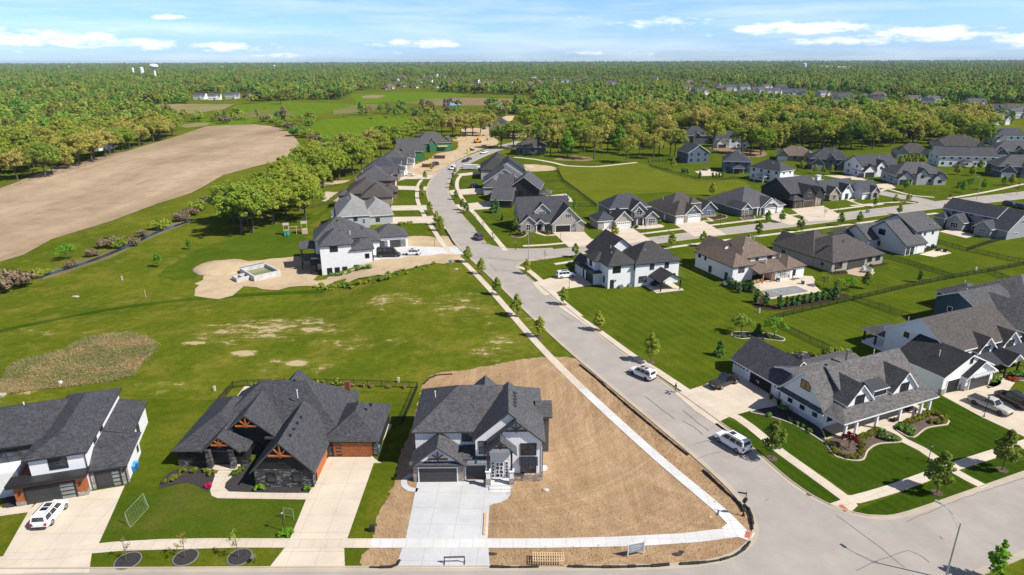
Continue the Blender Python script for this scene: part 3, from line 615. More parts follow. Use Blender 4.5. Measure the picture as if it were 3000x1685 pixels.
bed('F', [(385, 790), (430, 770), (500, 780), (470, 810), (400, 812)], m_brown); bed('F', [(1300, 735), (1480, 715), (1530, 735), (1400, 750), (1310, 748)], m_walk)
bed('F', [(590, 770), (680, 765), (690, 790), (640, 795)], m_brown, edge=False)
bed('D', [(1400, 405), (1520, 385), (1545, 400), (1430, 420)], m_brown, edge=False); bed('D', [(1110, 460), (1220, 445), (1240, 470), (1120, 475)], m_brown, edge=False)
# ---- terraces
sheet('patio', GP('D', [(505, 545), (640, 520), (800, 505), (880, 480), (985, 500), (1000, 560), (1045, 605), (655, 665), (590, 600)]), .068, m_walkR)
sheet('pool_cover', GP('D', [(600, 602), (850, 565), (948, 605), (665, 650)]), .2, plain('pool_cover_grey', (.22, .23, .235), .5, scale=.6, vary=.25))
sheet('patio', GP('D', [(1220, 450), (1330, 420), (1400, 430), (1452, 460), (1430, 485), (1330, 490), (1250, 472)]), .066, concrete('patio_tan', (.45, .34, .25)))
sheet('patio', GP('D', [(1785, 325), (1930, 280), (2032, 315), (1900, 345)]), .066, m_walkR)
sheet('patio', GP('H', [(1935, 770), (2030, 750), (2215, 800), (2140, 820)]), .066, m_walkR)
sheet('patio', GP('D', [(900, 485), (980, 490), (1000, 520), (960, 545), (900, 520)]), .08, m_walkR)
sheet('patio', GP('E', [(625, 540), (655, 468), (785, 468), (740, 545)]), .12, concrete('patio_pale', (.5, .42, .33)), drape=3)
sheet('patio', GP('F', [(640, 500), (780, 485), (850, 545), (760, 545)]), .066, m_walkR); sheet('patio', GP('F', [(1765, 315), (1880, 300), (1990, 345), (1820, 350)]), .066, m_walkR)
for fr, x, y, r in (('A', 805, 1212, 1.35), ('A', 1168, 1190, 1.3), ('A', 1508, 1188, 1.3)):
 c = G(fr, x, y); sheet('mulch_ring', [(c[0] + math.cos(t * .3927) * r, c[1] + math.sin(t * .3927) * r) for t in range(16)], .075, m_mulch); kerb('bed_edging', [(c[0] + math.cos(t * .3927) * r, c[1] + math.sin(t * .3927) * r) for t in range(17)], .1, .1, plain('edging_grey', (.2, .19, .18)))
# ------------------------------------------------------------------ house kit
m_glass = glass(); m_glassb = glass('window_glass_blind', (.10, .10, .095))
m_black = plain('black_metal', (.018, .018, .02), .5)
m_dkframe = plain('dark_frame', (.022, .021, .021), .5)
m_white = plain('white_trim', (.74, .74, .73), .5, vary=.04)
m_ltgrey = plain('light_trim', (.55, .55, .54), .55, vary=.05)
m_sideW = siding('white_lap_siding', (.79, .80, .81), .2)
m_bnb = siding('white_board_batten', (.80, .81, .82), .42, True)
m_sideBk = siding('black_board_batten', (.022, .023, .025), .42, True)
m_sideG = siding('grey_lap_siding', (.24, .235, .225), .2)
m_sideGr = siding('greige_lap_siding', (.36, .335, .30), .2)
m_sideBl = siding('blue_lap_siding', (.10, .135, .175), .2)
m_sideTl = siding('teal_lap_siding', (.045, .085, .115), .2)
m_sideDk = siding('charcoal_lap_siding', (.04, .04, .042), .2)
m_sideSt = siding('slate_lap_siding', (.13, .14, .155), .2)
m_sideLt = siding('pale_grey_siding', (.44, .45, .455), .2)
m_sideTan = siding('tan_lap_siding', (.30, .25, .19), .2)
m_green = siding('green_sheathing', (.045, .165, .078), .6)
m_brickW = siding('painted_brick', (.64, .64, .635), .09)
m_stoneBk = stone('black_ledge_stone', (.030, .029, .029), (.075, .07, .066), (.19, .18, .165))
m_stoneT = stone('tan_ledge_stone', (.23, .19, .145), (.38, .32, .25), (.46, .40, .32))
m_stoneG = stone('grey_ledge_stone', (.22, .205, .19), (.36, .34, .31), (.46, .43, .39))
m_brick = stone('red_brown_brick', (.17, .09, .07), (.24, .13, .10), (.3, .2, .16))
m_cedar = plain('cedar_boards', (.30, .095, .030), .6, vary=.25, scale=3)
m_cedarL = plain('cedar_beams', (.40, .13, .035), .6, vary=.2, scale=3)
m_osb = plain('raw_sheathing', (.46, .33, .19), .8, vary=.15)
r_char = shingle('charcoal_shingles', (.062, .062, .068), (.118, .117, .124))
r_dark = shingle('dark_shingles', (.042, .044, .051), (.082, .084, .094))
r_wea = shingle('weathered_shingles', (.085, .082, .083), (.165, .157, .153))
r_brn = shingle('brown_grey_shingles', (.062, .054, .050), (.105, .093, .086))
r_tan = shingle('brown_shingles', (.135, .098, .075), (.21, .16, .125))
r_lt = shingle('light_grey_shingles', (.21, .21, .205), (.33, .33, .325))
r_navy = shingle('slate_blue_shingles', (.045, .05, .062), (.078, .084, .10))
r_met = metal_roof('standing_seam_dark', (.045, .047, .053))
r_metB = metal_roof('standing_seam_black', (.015, .018, .026))
m_gdDk = plain('charcoal_garage_panel', (.042, .042, .043), .5, vary=.08)
m_gdW = plain('white_garage_panel', (.68, .68, .67), .5, vary=.04)
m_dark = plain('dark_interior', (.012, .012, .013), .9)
class Wing:
 def __init__(s, x0, y0, x1, y1, z0, eave): s.x0, s.y0, s.x1, s.y1, s.z0, s.eave = x0, y0, x1, y1, z0, eave
class House:
 def __init__(s, name, label, x, y, az, wall=m_sideW, roof=r_char, trim=m_white, frame=m_dkframe, cat='house', z=0, group=None, simple=False, fascia=None):
  s.root = tag(empty(name, x, y, z, az), label, cat, group); s.p = {}; s.wall, s.roof, s.trim, s.frame = wall, roof, trim, frame; s.simple = simple; s.fascia = fascia or trim
 def part(s, n):
  if n not in s.p: s.p[n] = MB()
  return s.p[n]
 def wing(s, x0, y0, x1, y1, eave, kind='hip', pitch=.7, z0=-.3, oh=.45, wall=None, roof=None, rpart='roof', wpart='wall', stone_h=0, stone=None, stone_sides='fblr', oh_g=None, ridge=None, trim=None, sides=None):
  w = Wing(x0, y0, x1, y1, z0, eave); nowall = wall is False; wall = wall or s.wall; roof = roof or s.roof; tr = trim or s.fascia
  s.k = getattr(s, 'k', 0) + 1; wpart = wpart if wpart == 'wall' else '%s#%d' % (wpart, s.k); rpart = rpart if rpart == 'roof' else '%s#%d' % (rpart, s.k)
  mb = s.part(wpart); oh_g = oh if oh_g is None else oh_g
  hx, hy = (x1 - x0) / 2, (y1 - y0) / 2; cx, cy = (x0 + x1) / 2, (y0 + y1) / 2
  ob = MB() if False else s.part(rpart)
  if kind == 'gx':
   zr = eave + hy * pitch
   mb.poly([(x0, y1, z0), (x0, y0, z0), (x0, y0, eave), (x0, cy, zr - .02), (x0, y1, eave)], wall); mb.poly([(x1, y0, z0), (x1, y1, z0), (x1, y1, eave), (x1, cy, zr - .02), (x1, y0, eave)], wall)
   mb.poly([(x0, y0, z0), (x1, y0, z0), (x1, y0, eave), (x0, y0, eave)], wall); mb.poly([(x1, y1, z0), (x0, y1, z0), (x0, y1, eave), (x1, y1, eave)], wall)
  elif kind == 'gy':
   zr = eave + hx * pitch
   mb.poly([(x0, y0, z0), (x1, y0, z0), (x1, y0, eave), (cx, y0, zr - .02), (x0, y0, eave)], wall); mb.poly([(x1, y1, z0), (x0, y1, z0), (x0, y1, eave), (cx, y1, zr - .02), (x1, y1, eave)], wall)
   mb.poly([(x0, y1, z0), (x0, y0, z0), (x0, y0, eave), (x0, y1, eave)], wall); mb.poly([(x1, y0, z0), (x1, y1, z0), (x1, y1, eave), (x1, y0, eave)], wall)
  elif not nowall and kind != 'open':
   mb.box(x0, y0, z0, x1, y1, eave - .02, wall)
  if stone_h:
   d = .07; st = s.part('stone_base#%d' % s.k); sm = stone
   if 'f' in stone_sides: st.box(x0 - d, y0 - d, z0, x1 + d, y0 + .02, stone_h, sm)
   if 'b' in stone_sides: st.box(x0 - d, y1 - .02, z0, x1 + d, y1 + d, stone_h, sm)
   if 'l' in stone_sides: st.box(x0 - d, y0 - d + .011, z0, x0 + .02, y1 + d - .011, stone_h - .013, sm)
   if 'r' in stone_sides: st.box(x1 - .02, y0 - d + .011, z0, x1 + d, y1 + d - .011, stone_h - .013, sm)
  t = .2
  if kind in ('hip', 'open'):
   X0, X1, Y0, Y1 = x0 - oh, x1 + oh, y0 - oh, y1 + oh; zb = eave - oh * pitch + .12
   HX, HY = (X1 - X0) / 2, (Y1 - Y0) / 2
   if HX >= HY: zr = zb + HY * pitch; a, b = (X0 + HY, cy, zr), (X1 - HY, cy, zr)
   else: zr = zb + HX * pitch; a, b = (cx, Y0 + HX, zr), (cx, Y1 - HX, zr)
   c = [(X0, Y0, zb), (X1, Y0, zb), (X1, Y1, zb), (X0, Y1, zb)]
   if HX >= HY: fs = [[c[0], c[1], b, a], [c[2], c[3], a, b], [c[1], c[2], b], [c[3], c[0], a]]
   else: fs = [[c[0], c[1], a], [c[2], c[3], b], [c[1], c[2], b, a], [c[3], c[0], a, b]]
   for f in fs: ob.poly(f, roof)
   for i in range(4):
    p, q = c[i], c[(i + 1) % 4]; ob.poly([(p[0], p[1], zb - t), (q[0], q[1], zb - t), q, p], tr)
   ob.poly([(p[0], p[1], zb - t) for p in c[::-1]], s.trim)
  elif kind in ('gx', 'gy'):
   if kind == 'gx': A0, A1, B0, B1, H = x0 - oh_g, x1 + oh_g, y0 - oh, y1 + oh, hy; C = cy; mk = lambda a, b, z: (a, b, z)
   else: A0, A1, B0, B1, H = y0 - oh_g, y1 + oh_g, x0 - oh, x1 + oh, hx; C = cx; mk = lambda a, b, z: (b, a, z)
   zb = eave - oh * pitch + .14; zr = eave + H * pitch + .14; t = .24
   def q(*ps, m):
    ps = [mk(*p) for p in ps]; ob.poly(ps if kind == 'gx' else ps[::-1], m)
   q((A0, B0, zb), (A1, B0, zb), (A1, C, zr), (A0, C, zr), m=roof); q((A1, B1, zb), (A0, B1, zb), (A0, C, zr), (A1, C, zr), m=roof)
   q((A0, B0, zb - t), (A0, C, zr - t), (A1, C, zr - t), (A1, B0, zb - t), m=s.trim); q((A1, B1, zb - t), (A1, C, zr - t), (A0, C, zr - t), (A0, B1, zb - t), m=s.trim)
   q((A0, B0, zb - t), (A1, B0, zb - t), (A1, B0, zb), (A0, B0, zb), m=tr); q((A1, B1, zb - t), (A0, B1, zb - t), (A0, B1, zb), (A1, B1, zb), m=tr)
   for A, fl in ((A0, 0), (A1, 1)):
    r1 = [(A, B0, zb - t), (A, B0, zb), (A, C, zr), (A, C, zr - t)]; r2 = [(A, C, zr - t), (A, C, zr), (A, B1, zb), (A, B1, zb - t)]
    for r in (r1, r2): q(*(r if not fl else r[::-1]), m=tr)
  elif kind in ('sf', 'sb', 'sl', 'sr'):
   X0, X1, Y0, Y1 = x0 - oh, x1 + oh, y0 - oh, y1 + oh
   lo = eave; hi = eave + pitch * ((Y1 - Y0) if kind in ('sf', 'sb') else (X1 - X0))
   z = dict(sf=(lo, lo, hi, hi), sb=(hi, hi, lo, lo), sl=(lo, hi, hi, lo), sr=(hi, lo, lo, hi))[kind]
   c = [(X0, Y0), (X1, Y0), (X1, Y1), (X0, Y1)]
   ob.poly([(p[0], p[1], h + t) for p, h in zip(c, z)], roof); ob.poly([(p[0], p[1], h) for p, h in zip(c, z)][::-1], s.trim)
   for i in range(4):
    j = (i + 1) % 4; ob.poly([(*c[i], z[i]), (*c[j], z[j]), (*c[j], z[j] + t), (*c[i], z[i] + t)], tr)
  return w
 def _wb(s, mb, w, side, u0, u1, z0, z1, d0, d1, m):
  if side == 'f': mb.box(u0, w.y0 - d1, z0, u1, w.y0 - d0, z1, m)
  elif side == 'b': mb.box(u0, w.y1 + d0, z0, u1, w.y1 + d1, z1, m)
  elif side == 'l': mb.box(w.x0 - d1, u0, z0, w.x0 - d0, u1, z1, m)
  else: mb.box(w.x1 + d0, u0, z0, w.x1 + d1, u1, z1, m)
 def win(s, w, side, u, z, wd, ht, n=2, nv=1, frame=None, gl=None, fw=.09, d=.0, name='window'):
  fr = frame or s.frame; gl = gl or m_glass
  if s.simple:
   mb = MB(); s._wb(mb, w, side, u - wd / 2, u + wd / 2, z, z + ht, -.02, .05 + d, gl)
   return mb.build(name, s.root)
  mb = MB(); a, b = u - wd / 2, u + wd / 2; D0, D1 = -.02 + d, .07 + d
  s._wb(mb, w, side, a - fw, b + fw, z + ht, z + ht + fw, D0, D1, fr); s._wb(mb, w, side, a - fw, b + fw, z - fw, z, D0, D1, fr)
  s._wb(mb, w, side, a - fw, a, z, z + ht, D0, D1, fr); s._wb(mb, w, side, b, b + fw, z, z + ht, D0, D1, fr)
  for i in range(1, n): q = a + wd * i / n; s._wb(mb, w, side, q - .035, q + .035, z, z + ht, D0, D1 - .01, fr)
  for i in range(1, nv): q = z + ht * i / nv; s._wb(mb, w, side, a, b, q - .03, q + .03, D0, D1 - .014, fr)
  o = mb.build(name, s.root)
  mb = MB(); s._wb(mb, w, side, a, b, z, z + ht, D0, .03 + d, gl); mb.build('pane', o)
  return o
 def garage(s, w, side, u, wd, ht=2.15, panel=None, frame=None, lights=None, z=0, open_=False, d=.0, name='garage_door'):
  pn = panel or m_gdW; fr = frame or s.trim
  mb = MB(); a, b = u - wd / 2, u + wd / 2
  if open_: s._wb(mb, w, side, a, b, z, z + ht, -.02, .02 + d, m_dark)  # open doorway: flat dark panel painted as the shade inside
  else:
   k = 4
   for i in range(k): s._wb(mb, w, side, a, b, z + ht * i / k + .015, z + ht * (i + 1) / k - .015, -.02, .05 + d, pn)
   s._wb(mb, w, side, a, b, z, z + ht, -.02, .03 + d, m_gdDk)
  o = mb.build(name, s.root)
  if fr:
   mb = MB(); q = .14; s._wb(mb, w, side, a - q, b + q, z + ht, z + ht + q, -.02, .09 + d, fr); s._wb(mb, w, side, a - q, a, z, z + ht, -.02, .09 + d, fr); s._wb(mb, w, side, b, b + q, z, z + ht, -.02, .09 + d, fr); mb.build('door_frame', o)
  if lights == 'col':
   mb = MB()
   for i in range(4): s._wb(mb, w, side, b - .32 * wd * (4.9 / max(wd, 4.9)) - .02, b - .12, z + ht * i / 4 + .1, z + ht * (i + 1) / 4 - .1, .04 + d, .065 + d, plain('frosted_glass', (.22, .24, .23), .3))
   mb.build('pane', o)
  elif lights == 'top':
   mb = MB(); n = max(2, int(wd / .62))
   for i in range(n): s._wb(mb, w, side, a + wd * (i + .18) / n, a + wd * (i + .82) / n, z + ht * .8, z + ht * .94, .04 + d, .062 + d, m_glass)
   mb.build('pane', o)
  elif lights == 'left':
   mb = MB()
   for i in range(4): s._wb(mb, w, side, a + .3, a + 1.1, z + ht * i / 4 + .16, z + ht * (i + 1) / 4 - .16, .04 + d, .062 + d, m_glass)
   mb.build('pane', o)
  return o
 def door(s, w, side, u, wd=1.0, ht=2.2, m=None, z=0, d=0):
  mb = MB(); s._wb(mb, w, side, u - wd / 2, u + wd / 2, z, z + ht, -.02, .06 + d, m or m_dkframe); o = mb.build('door', s.root)
  if not s.simple:
   mb = MB(); s._wb(mb, w, side, u + wd * .3, u + wd * .38, z + .95, z + 1.15, .05 + d, .12 + d, m_ltgrey); mb.build('handle', o)
  return o
 def box(s, part, x0, y0, z0, x1, y1, z1, m): s.k = getattr(s, 'k', 0) + 1; s.part('%s#%d' % (part, s.k)).box(x0, y0, z0, x1, y1, z1, m)
 def one(s, part, fn, parent=None):
  mb = MB(); fn(mb); return mb.build(part, parent or s.root)
 def column(s, x, y, h, w=.3, m=None, z=0, name='column', base=0, bm=None):
  mb = MB(); m = m or s.trim
  if base: mb.box(x - w * .85, y - w * .85, z, x + w * .85, y + w * .85, z + base, bm or m)
  mb.box(x - w / 2, y - w / 2, z + base, x + w / 2, y + w / 2, h, m); mb.box(x - w * .62, y - w * .62, h - .18, x + w * .62, y + w * .62, h - .004, m)
  return mb.build(name, s.root)
 def pipe(s, x, y, z, h=.8, r=.06, m=None, name='vent_pipe'):
  mb = MB(); mb.tube((x, y, z - .4), (x, y, z + h), r, r, m or m_white, 8); mb.tube((x, y, z + h), (x, y, z + h + .12), r * 1.5, r * 1.5, m or m_white, 8); return mb.build(name, s.root)
 def rvent(s, x, y, z, m=None):
  mb = MB(); mb.box(x - .2, y - .2, z - .15, x + .2, y + .2, z + .12, m or m_black); return mb.build('roof_vent', s.root)
 def truss(s, w, side, apex_u, z, half, pitch, m, d=.34):
  "timber king-post in a gable end"
  mb = MB(); t = .17
  def P(u, zz):
   if side == 'f': return (u, w.y0 - d, zz)
   if side == 'b': return (u, w.y1 + d, zz)
   if side == 'l': return (w.x0 - d, u, zz)
   return (w.x1 + d, u, zz)
  h = half * pitch
  mb.bar(P(apex_u - half * .82, z), P(apex_u + half * .82, z), t, t * 1.25, m); mb.bar(P(apex_u, z - .25), P(apex_u, z + h * .86), t, t, m)
  mb.bar(P(apex_u, z + .1), P(apex_u - half * .42, z + h * .52), t * .85, t * .85, m); mb.bar(P(apex_u, z + .1), P(apex_u + half * .42, z + h * .52), t * .85, t * .85, m)
  return mb.build('gable_truss', s.root)
 def wall_light(s, w, side, u, z, m=None):
  mb = MB(); s._wb(mb, w, side, u - .1, u + .1, z, z + .32, -.02, .2, m or m_black); return mb.build('wall_light', s.root)
 def done(s):
  for n, mb in s.p.items():
   if mb.v: mb.build(n.split('#')[0], s.root)
  s.p = {}; return s.root
# ------------------------------------------------------------------ the four houses in front
h = House('house', 'new white board and batten house with charcoal roof on the bare brown corner lot', -12.9, 71.6, 0.5, wall=m_bnb, roof=r_char, trim=m_dkframe, fascia=plain('charcoal_fascia', (.05, .05, .052), .5))
main = h.wing(0, 3.1, 16.7, 14.2, 6.0, 'hip', .63)
g1 = h.wing(8.1, .9, 16.72, 8.6, 6.0, 'gy', .88, oh=.4, rpart='gable_roof')
g2 = h.wing(10.0, .35, 16.74, 2.2, 6.0, 'gy', .86, oh=.4, rpart='gable_roof')
ga = h.wing(.05, 0, 6.5, 4.2, 2.95, 'gy', .78, rpart='garage_roof', oh_g=.55)
h.wing(-.02, -.02, 6.52, 1.0, 2.6, 'none', wall=m_stoneT, wpart='stone_base')
h.wing(-.4, -.5, 6.9, -.02, 2.72, 'sf', .55, wall=False, oh=0, rpart='garage_roof')
gb = h.wing(6.4, .55, 9.8, 3.4, 3.0, 'sf', .16, rpart='garage_roof', oh=.2)
bump = h.wing(16.6, 6.7, 18.0, 10.2, 6.0, 'gx', .62, wall=siding('olive_board_batten', (.07, .07, .06), .42, True))
h.wing(6.6, 10, 11.4, 14.9, 5.4, 'gy', .9)
h.wing(14.2, -.06, 16.8, .6, 1.05, 'none', wall=m_stoneT, wpart='stone_base'); h.wing(12.9, .0, 16.78, .32, 1.06, 'none', wall=m_stoneT, wpart='stone_base')
ent = h.wing(9.75, -.9, 12.95, .9, 5.35, 'gy', .95, z0=5.0, rpart='porch_roof', oh=.5)
h.garage(ga, 'f', 3.2, 4.9, 2.2, m_gdDk, m_white, d=.03); h.garage(gb, 'f', 8.1, 2.6, 2.2, m_gdDk, m_white)
h.box('porch_floor', 9.4, -1.4, -.2, 13.0, .9, .42, m_walkN); h.box('porch_step', 9.9, -1.9, -.2, 12.6, -1.4, .24, m_walkN); h.box('porch_step', 10.0, -2.3, -.2, 12.5, -1.9, .1, m_walkN)
for x in (9.75, 12.75):
 o = h.column(x, -1.05, 5.2, .26, m_dkframe, z=.42, base=0)
 mb = MB(); mb.box(x - .32, -1.37, -.2, x + .32, -.73, 1.35, m_stoneT); mb.box(x - .26, -1.31, 1.35, x + .26, -.79, 2.35, m_white); mb.box(x - .36, -1.41, 2.35, x + .36, -.69, 2.47, m_white); mb.build('pier', o)
mb = MB(); mb.box(10.0, .26, .42, 12.5, .38, 5.3, plain('pale_door_wall', (.6, .6, .58), .5)); mb.build('entry_wall', h.root)
dw = Wing(10, .26, 12.5, 1, 0, 5)
h.win(dw, 'f', 11.25, 4.55, 1.7, .4, 1, frame=m_dkframe)
d_ = h.door(dw, 'f', 11.25, 1.15, 2.5, m_white, .42)
mb = MB()
for i in range(4):
 for j in (0, 1): dd = .08 * ((i + j) % 2); mb.box(10.78 + j * .5 + dd * .6, .16, .62 + i * .56, 11.15 + j * .5 - dd, .2, 1.0 + i * .56, m_glass)
mb.build('pane', d_)
for x in (10.35, 12.15):
 mb = MB(); mb.box(x - .22, .2, .42, x + .22, .26, 2.95, m_white); o = mb.build('sidelight', h.root)
 mb = MB()
 for i in range(5): mb.box(x - .13, .17, .6 + i * .47, x + .13, .202, .92 + i * .47, m_glass)
 mb.build('pane', o)
h.win(g2, 'f', 14.95, 3.85, 1.9, 1.6, 2, 2, d=.02); h.win(g2, 'f', 14.95, 1.15, 1.9, 1.55, 2, 1, d=.02); h.win(g1, 'f', 9.05, 3.75, .95, 1.75, 1, 2); h.win(main, 'f', 7.0, 4.2, 1.5, 1.3, 2, 1)
def awn(mb):
 mb.poly([(13.75, -.75, 2.95), (16.15, -.75, 2.95), (16.15, .3, 3.55), (13.75, .3, 3.55)], r_metB); mb.poly([(13.75, .3, 3.47), (16.15, .3, 3.47), (16.15, -.75, 2.87), (13.75, -.75, 2.87)], m_black)
 mb.poly([(13.75, -.75, 2.87), (16.15, -.75, 2.87), (16.15, -.75, 2.95), (13.75, -.75, 2.95)], m_black)
 for x in (13.9, 16.0): mb.bar((x, .3, 2.55), (x, -.6, 2.9), .08, .1, m_black)
h.one('awning', awn)
h.truss(ga, 'f', 3.28, 3.75, 1.6, .78, m_dkframe, d=.42); h.truss(ent, 'f', 11.35, 5.95, 1.05, .95, m_dkframe, d=.4); h.truss(g2, 'f', 13.37, 7.55, 1.75, .86, m_dkframe, d=.3)
for x in (1.9, 4.5): h.wall_light(ga, 'f', x, 2.45)
h.wall_light(gb, 'f', 8.1, 2.5); h.pipe(2.2, 9.0, 7.6)
for i in range(5): h.rvent(13.3, 3.4 + i * .85, 9.35 - .0, plain('vent_grey', (.06, .06, .065), .6))
mb = MB(); mb.tube((16.78, .25, 0), (16.78, .25, 5.8), .05, .05, m_dkframe, 6); mb.build('downspout', h.root)
h.done()
h = House('house', 'low black stone house with cedar gable trusses and orange wooden garage doors', -45.3, 70.65, 0, wall=m_sideBk, roof=r_dark, trim=m_dkframe, fascia=plain('bronze_gutter', (.09, .085, .08), .4))
mainr = h.wing(3.2, 8.2, 21, 19.8, 3.3, 'hip', .83)
lw = h.wing(0, 4.7, 9.2, 18.2, 2.9, 'hip', .62, stone_h=.9, stone=m_stoneBk, stone_sides='fl')
cg = h.wing(6.0, 6.6, 12.6, 13, 4.3, 'gy', .86, oh=.5, oh_g=.9, rpart='gable_roof')
pg = h.wing(4.1, 4.6, 8.6, 9, 3.2, 'gy', .86, oh=.4, oh_g=1.0, rpart='porch_roof', wall=m_sideBk)
gw = h.wing(12.25, 0, 19.6, 10, 2.9, 'gy', 1.06, oh=.5, oh_g=.45, rpart='garage_roof')
h.wing(12.2, -.06, 19.65, 1.0, 2.75, 'none', wall=m_stoneBk, wpart='stone_base')
gr = h.wing(19.55, 6.9, 26.5, 16.2, 2.95, 'hip', .64, oh=.45, rpart='garage_roof')
h.wing(19.7, 6.83, 26.56, 7.6, 2.72, 'none', wall=m_stoneBk, wpart='stone_base')
h.wing(9, 17, 14, 21.5, 3.3, 'gy', 1.05)
h.garage(gr, 'f', 23.2, 5.4, 2.25, m_cedar, None, lights='left', d=.07); h.garage(gw, 'r', 4.0, 5.2, 2.3, m_cedarL, None)
h.win(gw, 'f', 14.3, .95, .95, 1.3, 1, 2, d=.06, frame=m_dkframe); h.win(gw, 'f', 17.6, .95, .95, 1.3, 1, 2, d=.06)
h.win(gw, 'f', 15.9, 3.6, .7, .5, 1); h.win(cg, 'f', 9.4, 1.2, 3.4, 2.2, 3, 2); h.win(lw, 'f', 1.8, 1.2, 1.6, 1.2, 2)
for x in (4.65, 7.75): h.column(x, 3.9, 3.2, .62, m_stoneBk, name='column')
h.box('porch_floor', 4.2, 3.4, -.2, 8.3, 7, .32, m_walk); h.box('porch_step', 5.0, 2.9, -.2, 7.4, 3.4, .16, m_walk)
h.door(Wing(4, 6.55, 9, 8, 0, 3), 'f', 6.2, 1.6, 2.4, plain('walnut_door', (.05, .03, .02), .4), .32)
h.box('porch_return', 5.9, 5.4, 3.55, 6.9, 6.6, 3.8, r_dark); h.box('porch_return', 11.7, 5.5, 3.65, 12.9, 6.5, 3.9, r_dark)
h.truss(gw, 'f', 15.92, 4.9, 1.9, 1.0, m_cedarL, d=.28); h.truss(cg, 'f', 9.3, 5.5, 1.75, .86, m_cedarL, d=.75); h.truss(pg, 'f', 6.35, 3.9, 1.4, .86, m_cedarL, d=.85)
for i in range(4): h.rvent(16.5, 2.2 + i * 1.5, 6.35)
for x, y, z in ((13.6, 14.0, 8.15), (25.0, 11.5, 5.55)): h.rvent(x, y, z)
h.pipe(14.8, 11.2, 7.2); h.wall_light(gr, 'f', 20.1, 1.9); h.wall_light(Wing(11.9, 6.6, 12.6, 8, 0, 3), 'f', 12.2, 1.9)
h.one('chimney', lambda mb: mb.box(19.6, 18.2, 2, 20.3, 18.9, 5.6, plain('rust_steel', (.16, .055, .03), .7)))
mb = MB(); mb.tube((19.62, -.12, 0), (19.62, -.12, 2.5), .05, .05, m_dkframe, 6); mb.build('downspout', h.root)
h.done()
h = House('house', 'modern white house with cedar garage surround and dark roof, cut by the left edge', -54.9, 69.9, 17, wall=m_sideW, roof=r_dark, trim=m_dkframe)
a1 = h.wing(-5.1, 0, 1.0, 16.8, 6.0, 'hip', .42, oh=.5)
a2 = h.wing(-22, 4.2, -4, 15.5, 6.0, 'hip', .42, oh=.5)
sg = h.wing(.6, .25, 5.0, 7.6, 3.05, 'sr', -.001, z0=-.3, oh=.3, rpart='inner_slab')
[h.p.pop(q) for q in list(h.p) if q.startswith('inner_slab')]
gl = h.part('garage_roof');
for q in ([(-.5, .0 - .45, 3.75), (5.5, -.45, 3.0), (5.5, 8.0, 3.0), (1.0, 8.0, 4.2), (1.0, 3.0, 4.2)],): gl.poly([(1.0, -.3, 3.0), (5.5, -.3, 2.98), (3.2, 3.2, 4.05), (1.0, 3.2, 4.35)], r_dark)
gl.poly([(5.5, -.3, 2.98), (5.5, 8.0, 2.98), (3.2, 3.2, 4.05)], r_dark); gl.poly([(5.5, 8.0, 2.98), (1.0, 8.0, 4.35), (1.0, 3.2, 4.35), (3.2, 3.2, 4.05)], r_dark)
gl.poly([(1.0, -.3, 2.75), (5.5, -.3, 2.75), (5.5, -.3, 2.98), (1.0, -.3, 3.0)], m_dkframe); gl.poly([(5.5, -.3, 2.75), (5.5, 8, 2.75), (5.5, 8, 2.98), (5.5, -.3, 2.98)], m_white)
bk = h.wing(.8, 7.7, 4.2, 16.4, 3.1, 'sr', .33, oh=.35, rpart='garage_roof')
h.wing(-7.0, -.95, .7, 4, 2.95, 'none', wall=m_cedar, wpart='cedar_surround'); cg = Wing(-7.0, -.95, .7, 4, 0, 2.95)
h.box('stone_base', -7.06, -1.02, -.2, -5.95, -.5, .62, m_stoneG); h.box('stone_base', -.4, -1.02, -.2, .76, 0, .63, m_stoneG)
h.box('canopy', -7.5, -1.6, 2.95, 1.1, .5, 3.42, m_dkframe)
h.wing(.72, .19, 5.06, .9, 2.72, 'none', wall=m_stoneG, wpart='stone_base')
h.garage(cg, 'f', -3.15, 5.3, 2.3, m_gdDk, None, lights='col'); h.garage(sg, 'f', 2.95, 2.7, 2.3, m_gdDk, None, lights='col', d=.06)
h.win(a1, 'f', -2.0, 3.95, 1.9, 1.45, 2, 2); h.win(a1, 'r', 4.3, 4.6, 1.1, 1.0, 2); h.win(a1, 'r', 7.2, 4.6, 1.1, 1.0, 2); h.win(sg, 'r', 6.4, 1.0, .5, 1.5, 1); h.win(bk, 'r', 11, 1.0, 1.2, 1.4, 2)
h.win(a2, 'f', -9.0, 3.2, 6.2, 2.2, 4, 2)
h.wing(-10.6, 1.6, -7.2, 4.3, 3.5, 'none', wall=plain('white_stucco', (.68, .69, .7), .7, vary=.05), wpart='entry_wall')
def portal(mb):
 mb.box(-15.5, .6, 3.1, -10.4, 3.9, 3.5, m_dkframe); mb.box(-10.9, .6, 0, -10.4, 3.9, 3.1, m_dkframe); mb.box(-15.5, .6, 0, -15.0, 3.9, 3.1, m_dkframe)
h.one('entry_portal', portal)
h.win(Wing(-15, 3.9, -11, 4, 0, 3), 'f', -12.9, .3, 3.0, 2.5, 3, 2)
for x in (-6.4, 0.1): h.wall_light(cg, 'f', x, 1.7)
h.wall_light(sg, 'f', 4.75, 1.9); h.pipe(-9, 12, 7.4, .5, .07); h.pipe(-11.4, 10.5, 7.6, .5, .1)
for x, y in ((1.06, -.12), (5.02, .12)):
 mb = MB(); mb.tube((x, y, 0), (x, y, 2.8 if x > 4 else 5.9), .05, .05, m_dkframe, 6); mb.build('downspout', h.root)
h.done()
h = House('house', 'white farmhouse with long columned porch, two gabled dormers and attached gabled garage', 46.1, 84.2, 23.5, wall=m_sideW, roof=r_wea, trim=m_white)
w1 = h.wing(0, 0, 8, 8.4, 3.0, 'gx', 1.08, stone_h=.95, stone=m_brickW, stone_sides='l', oh=.4)
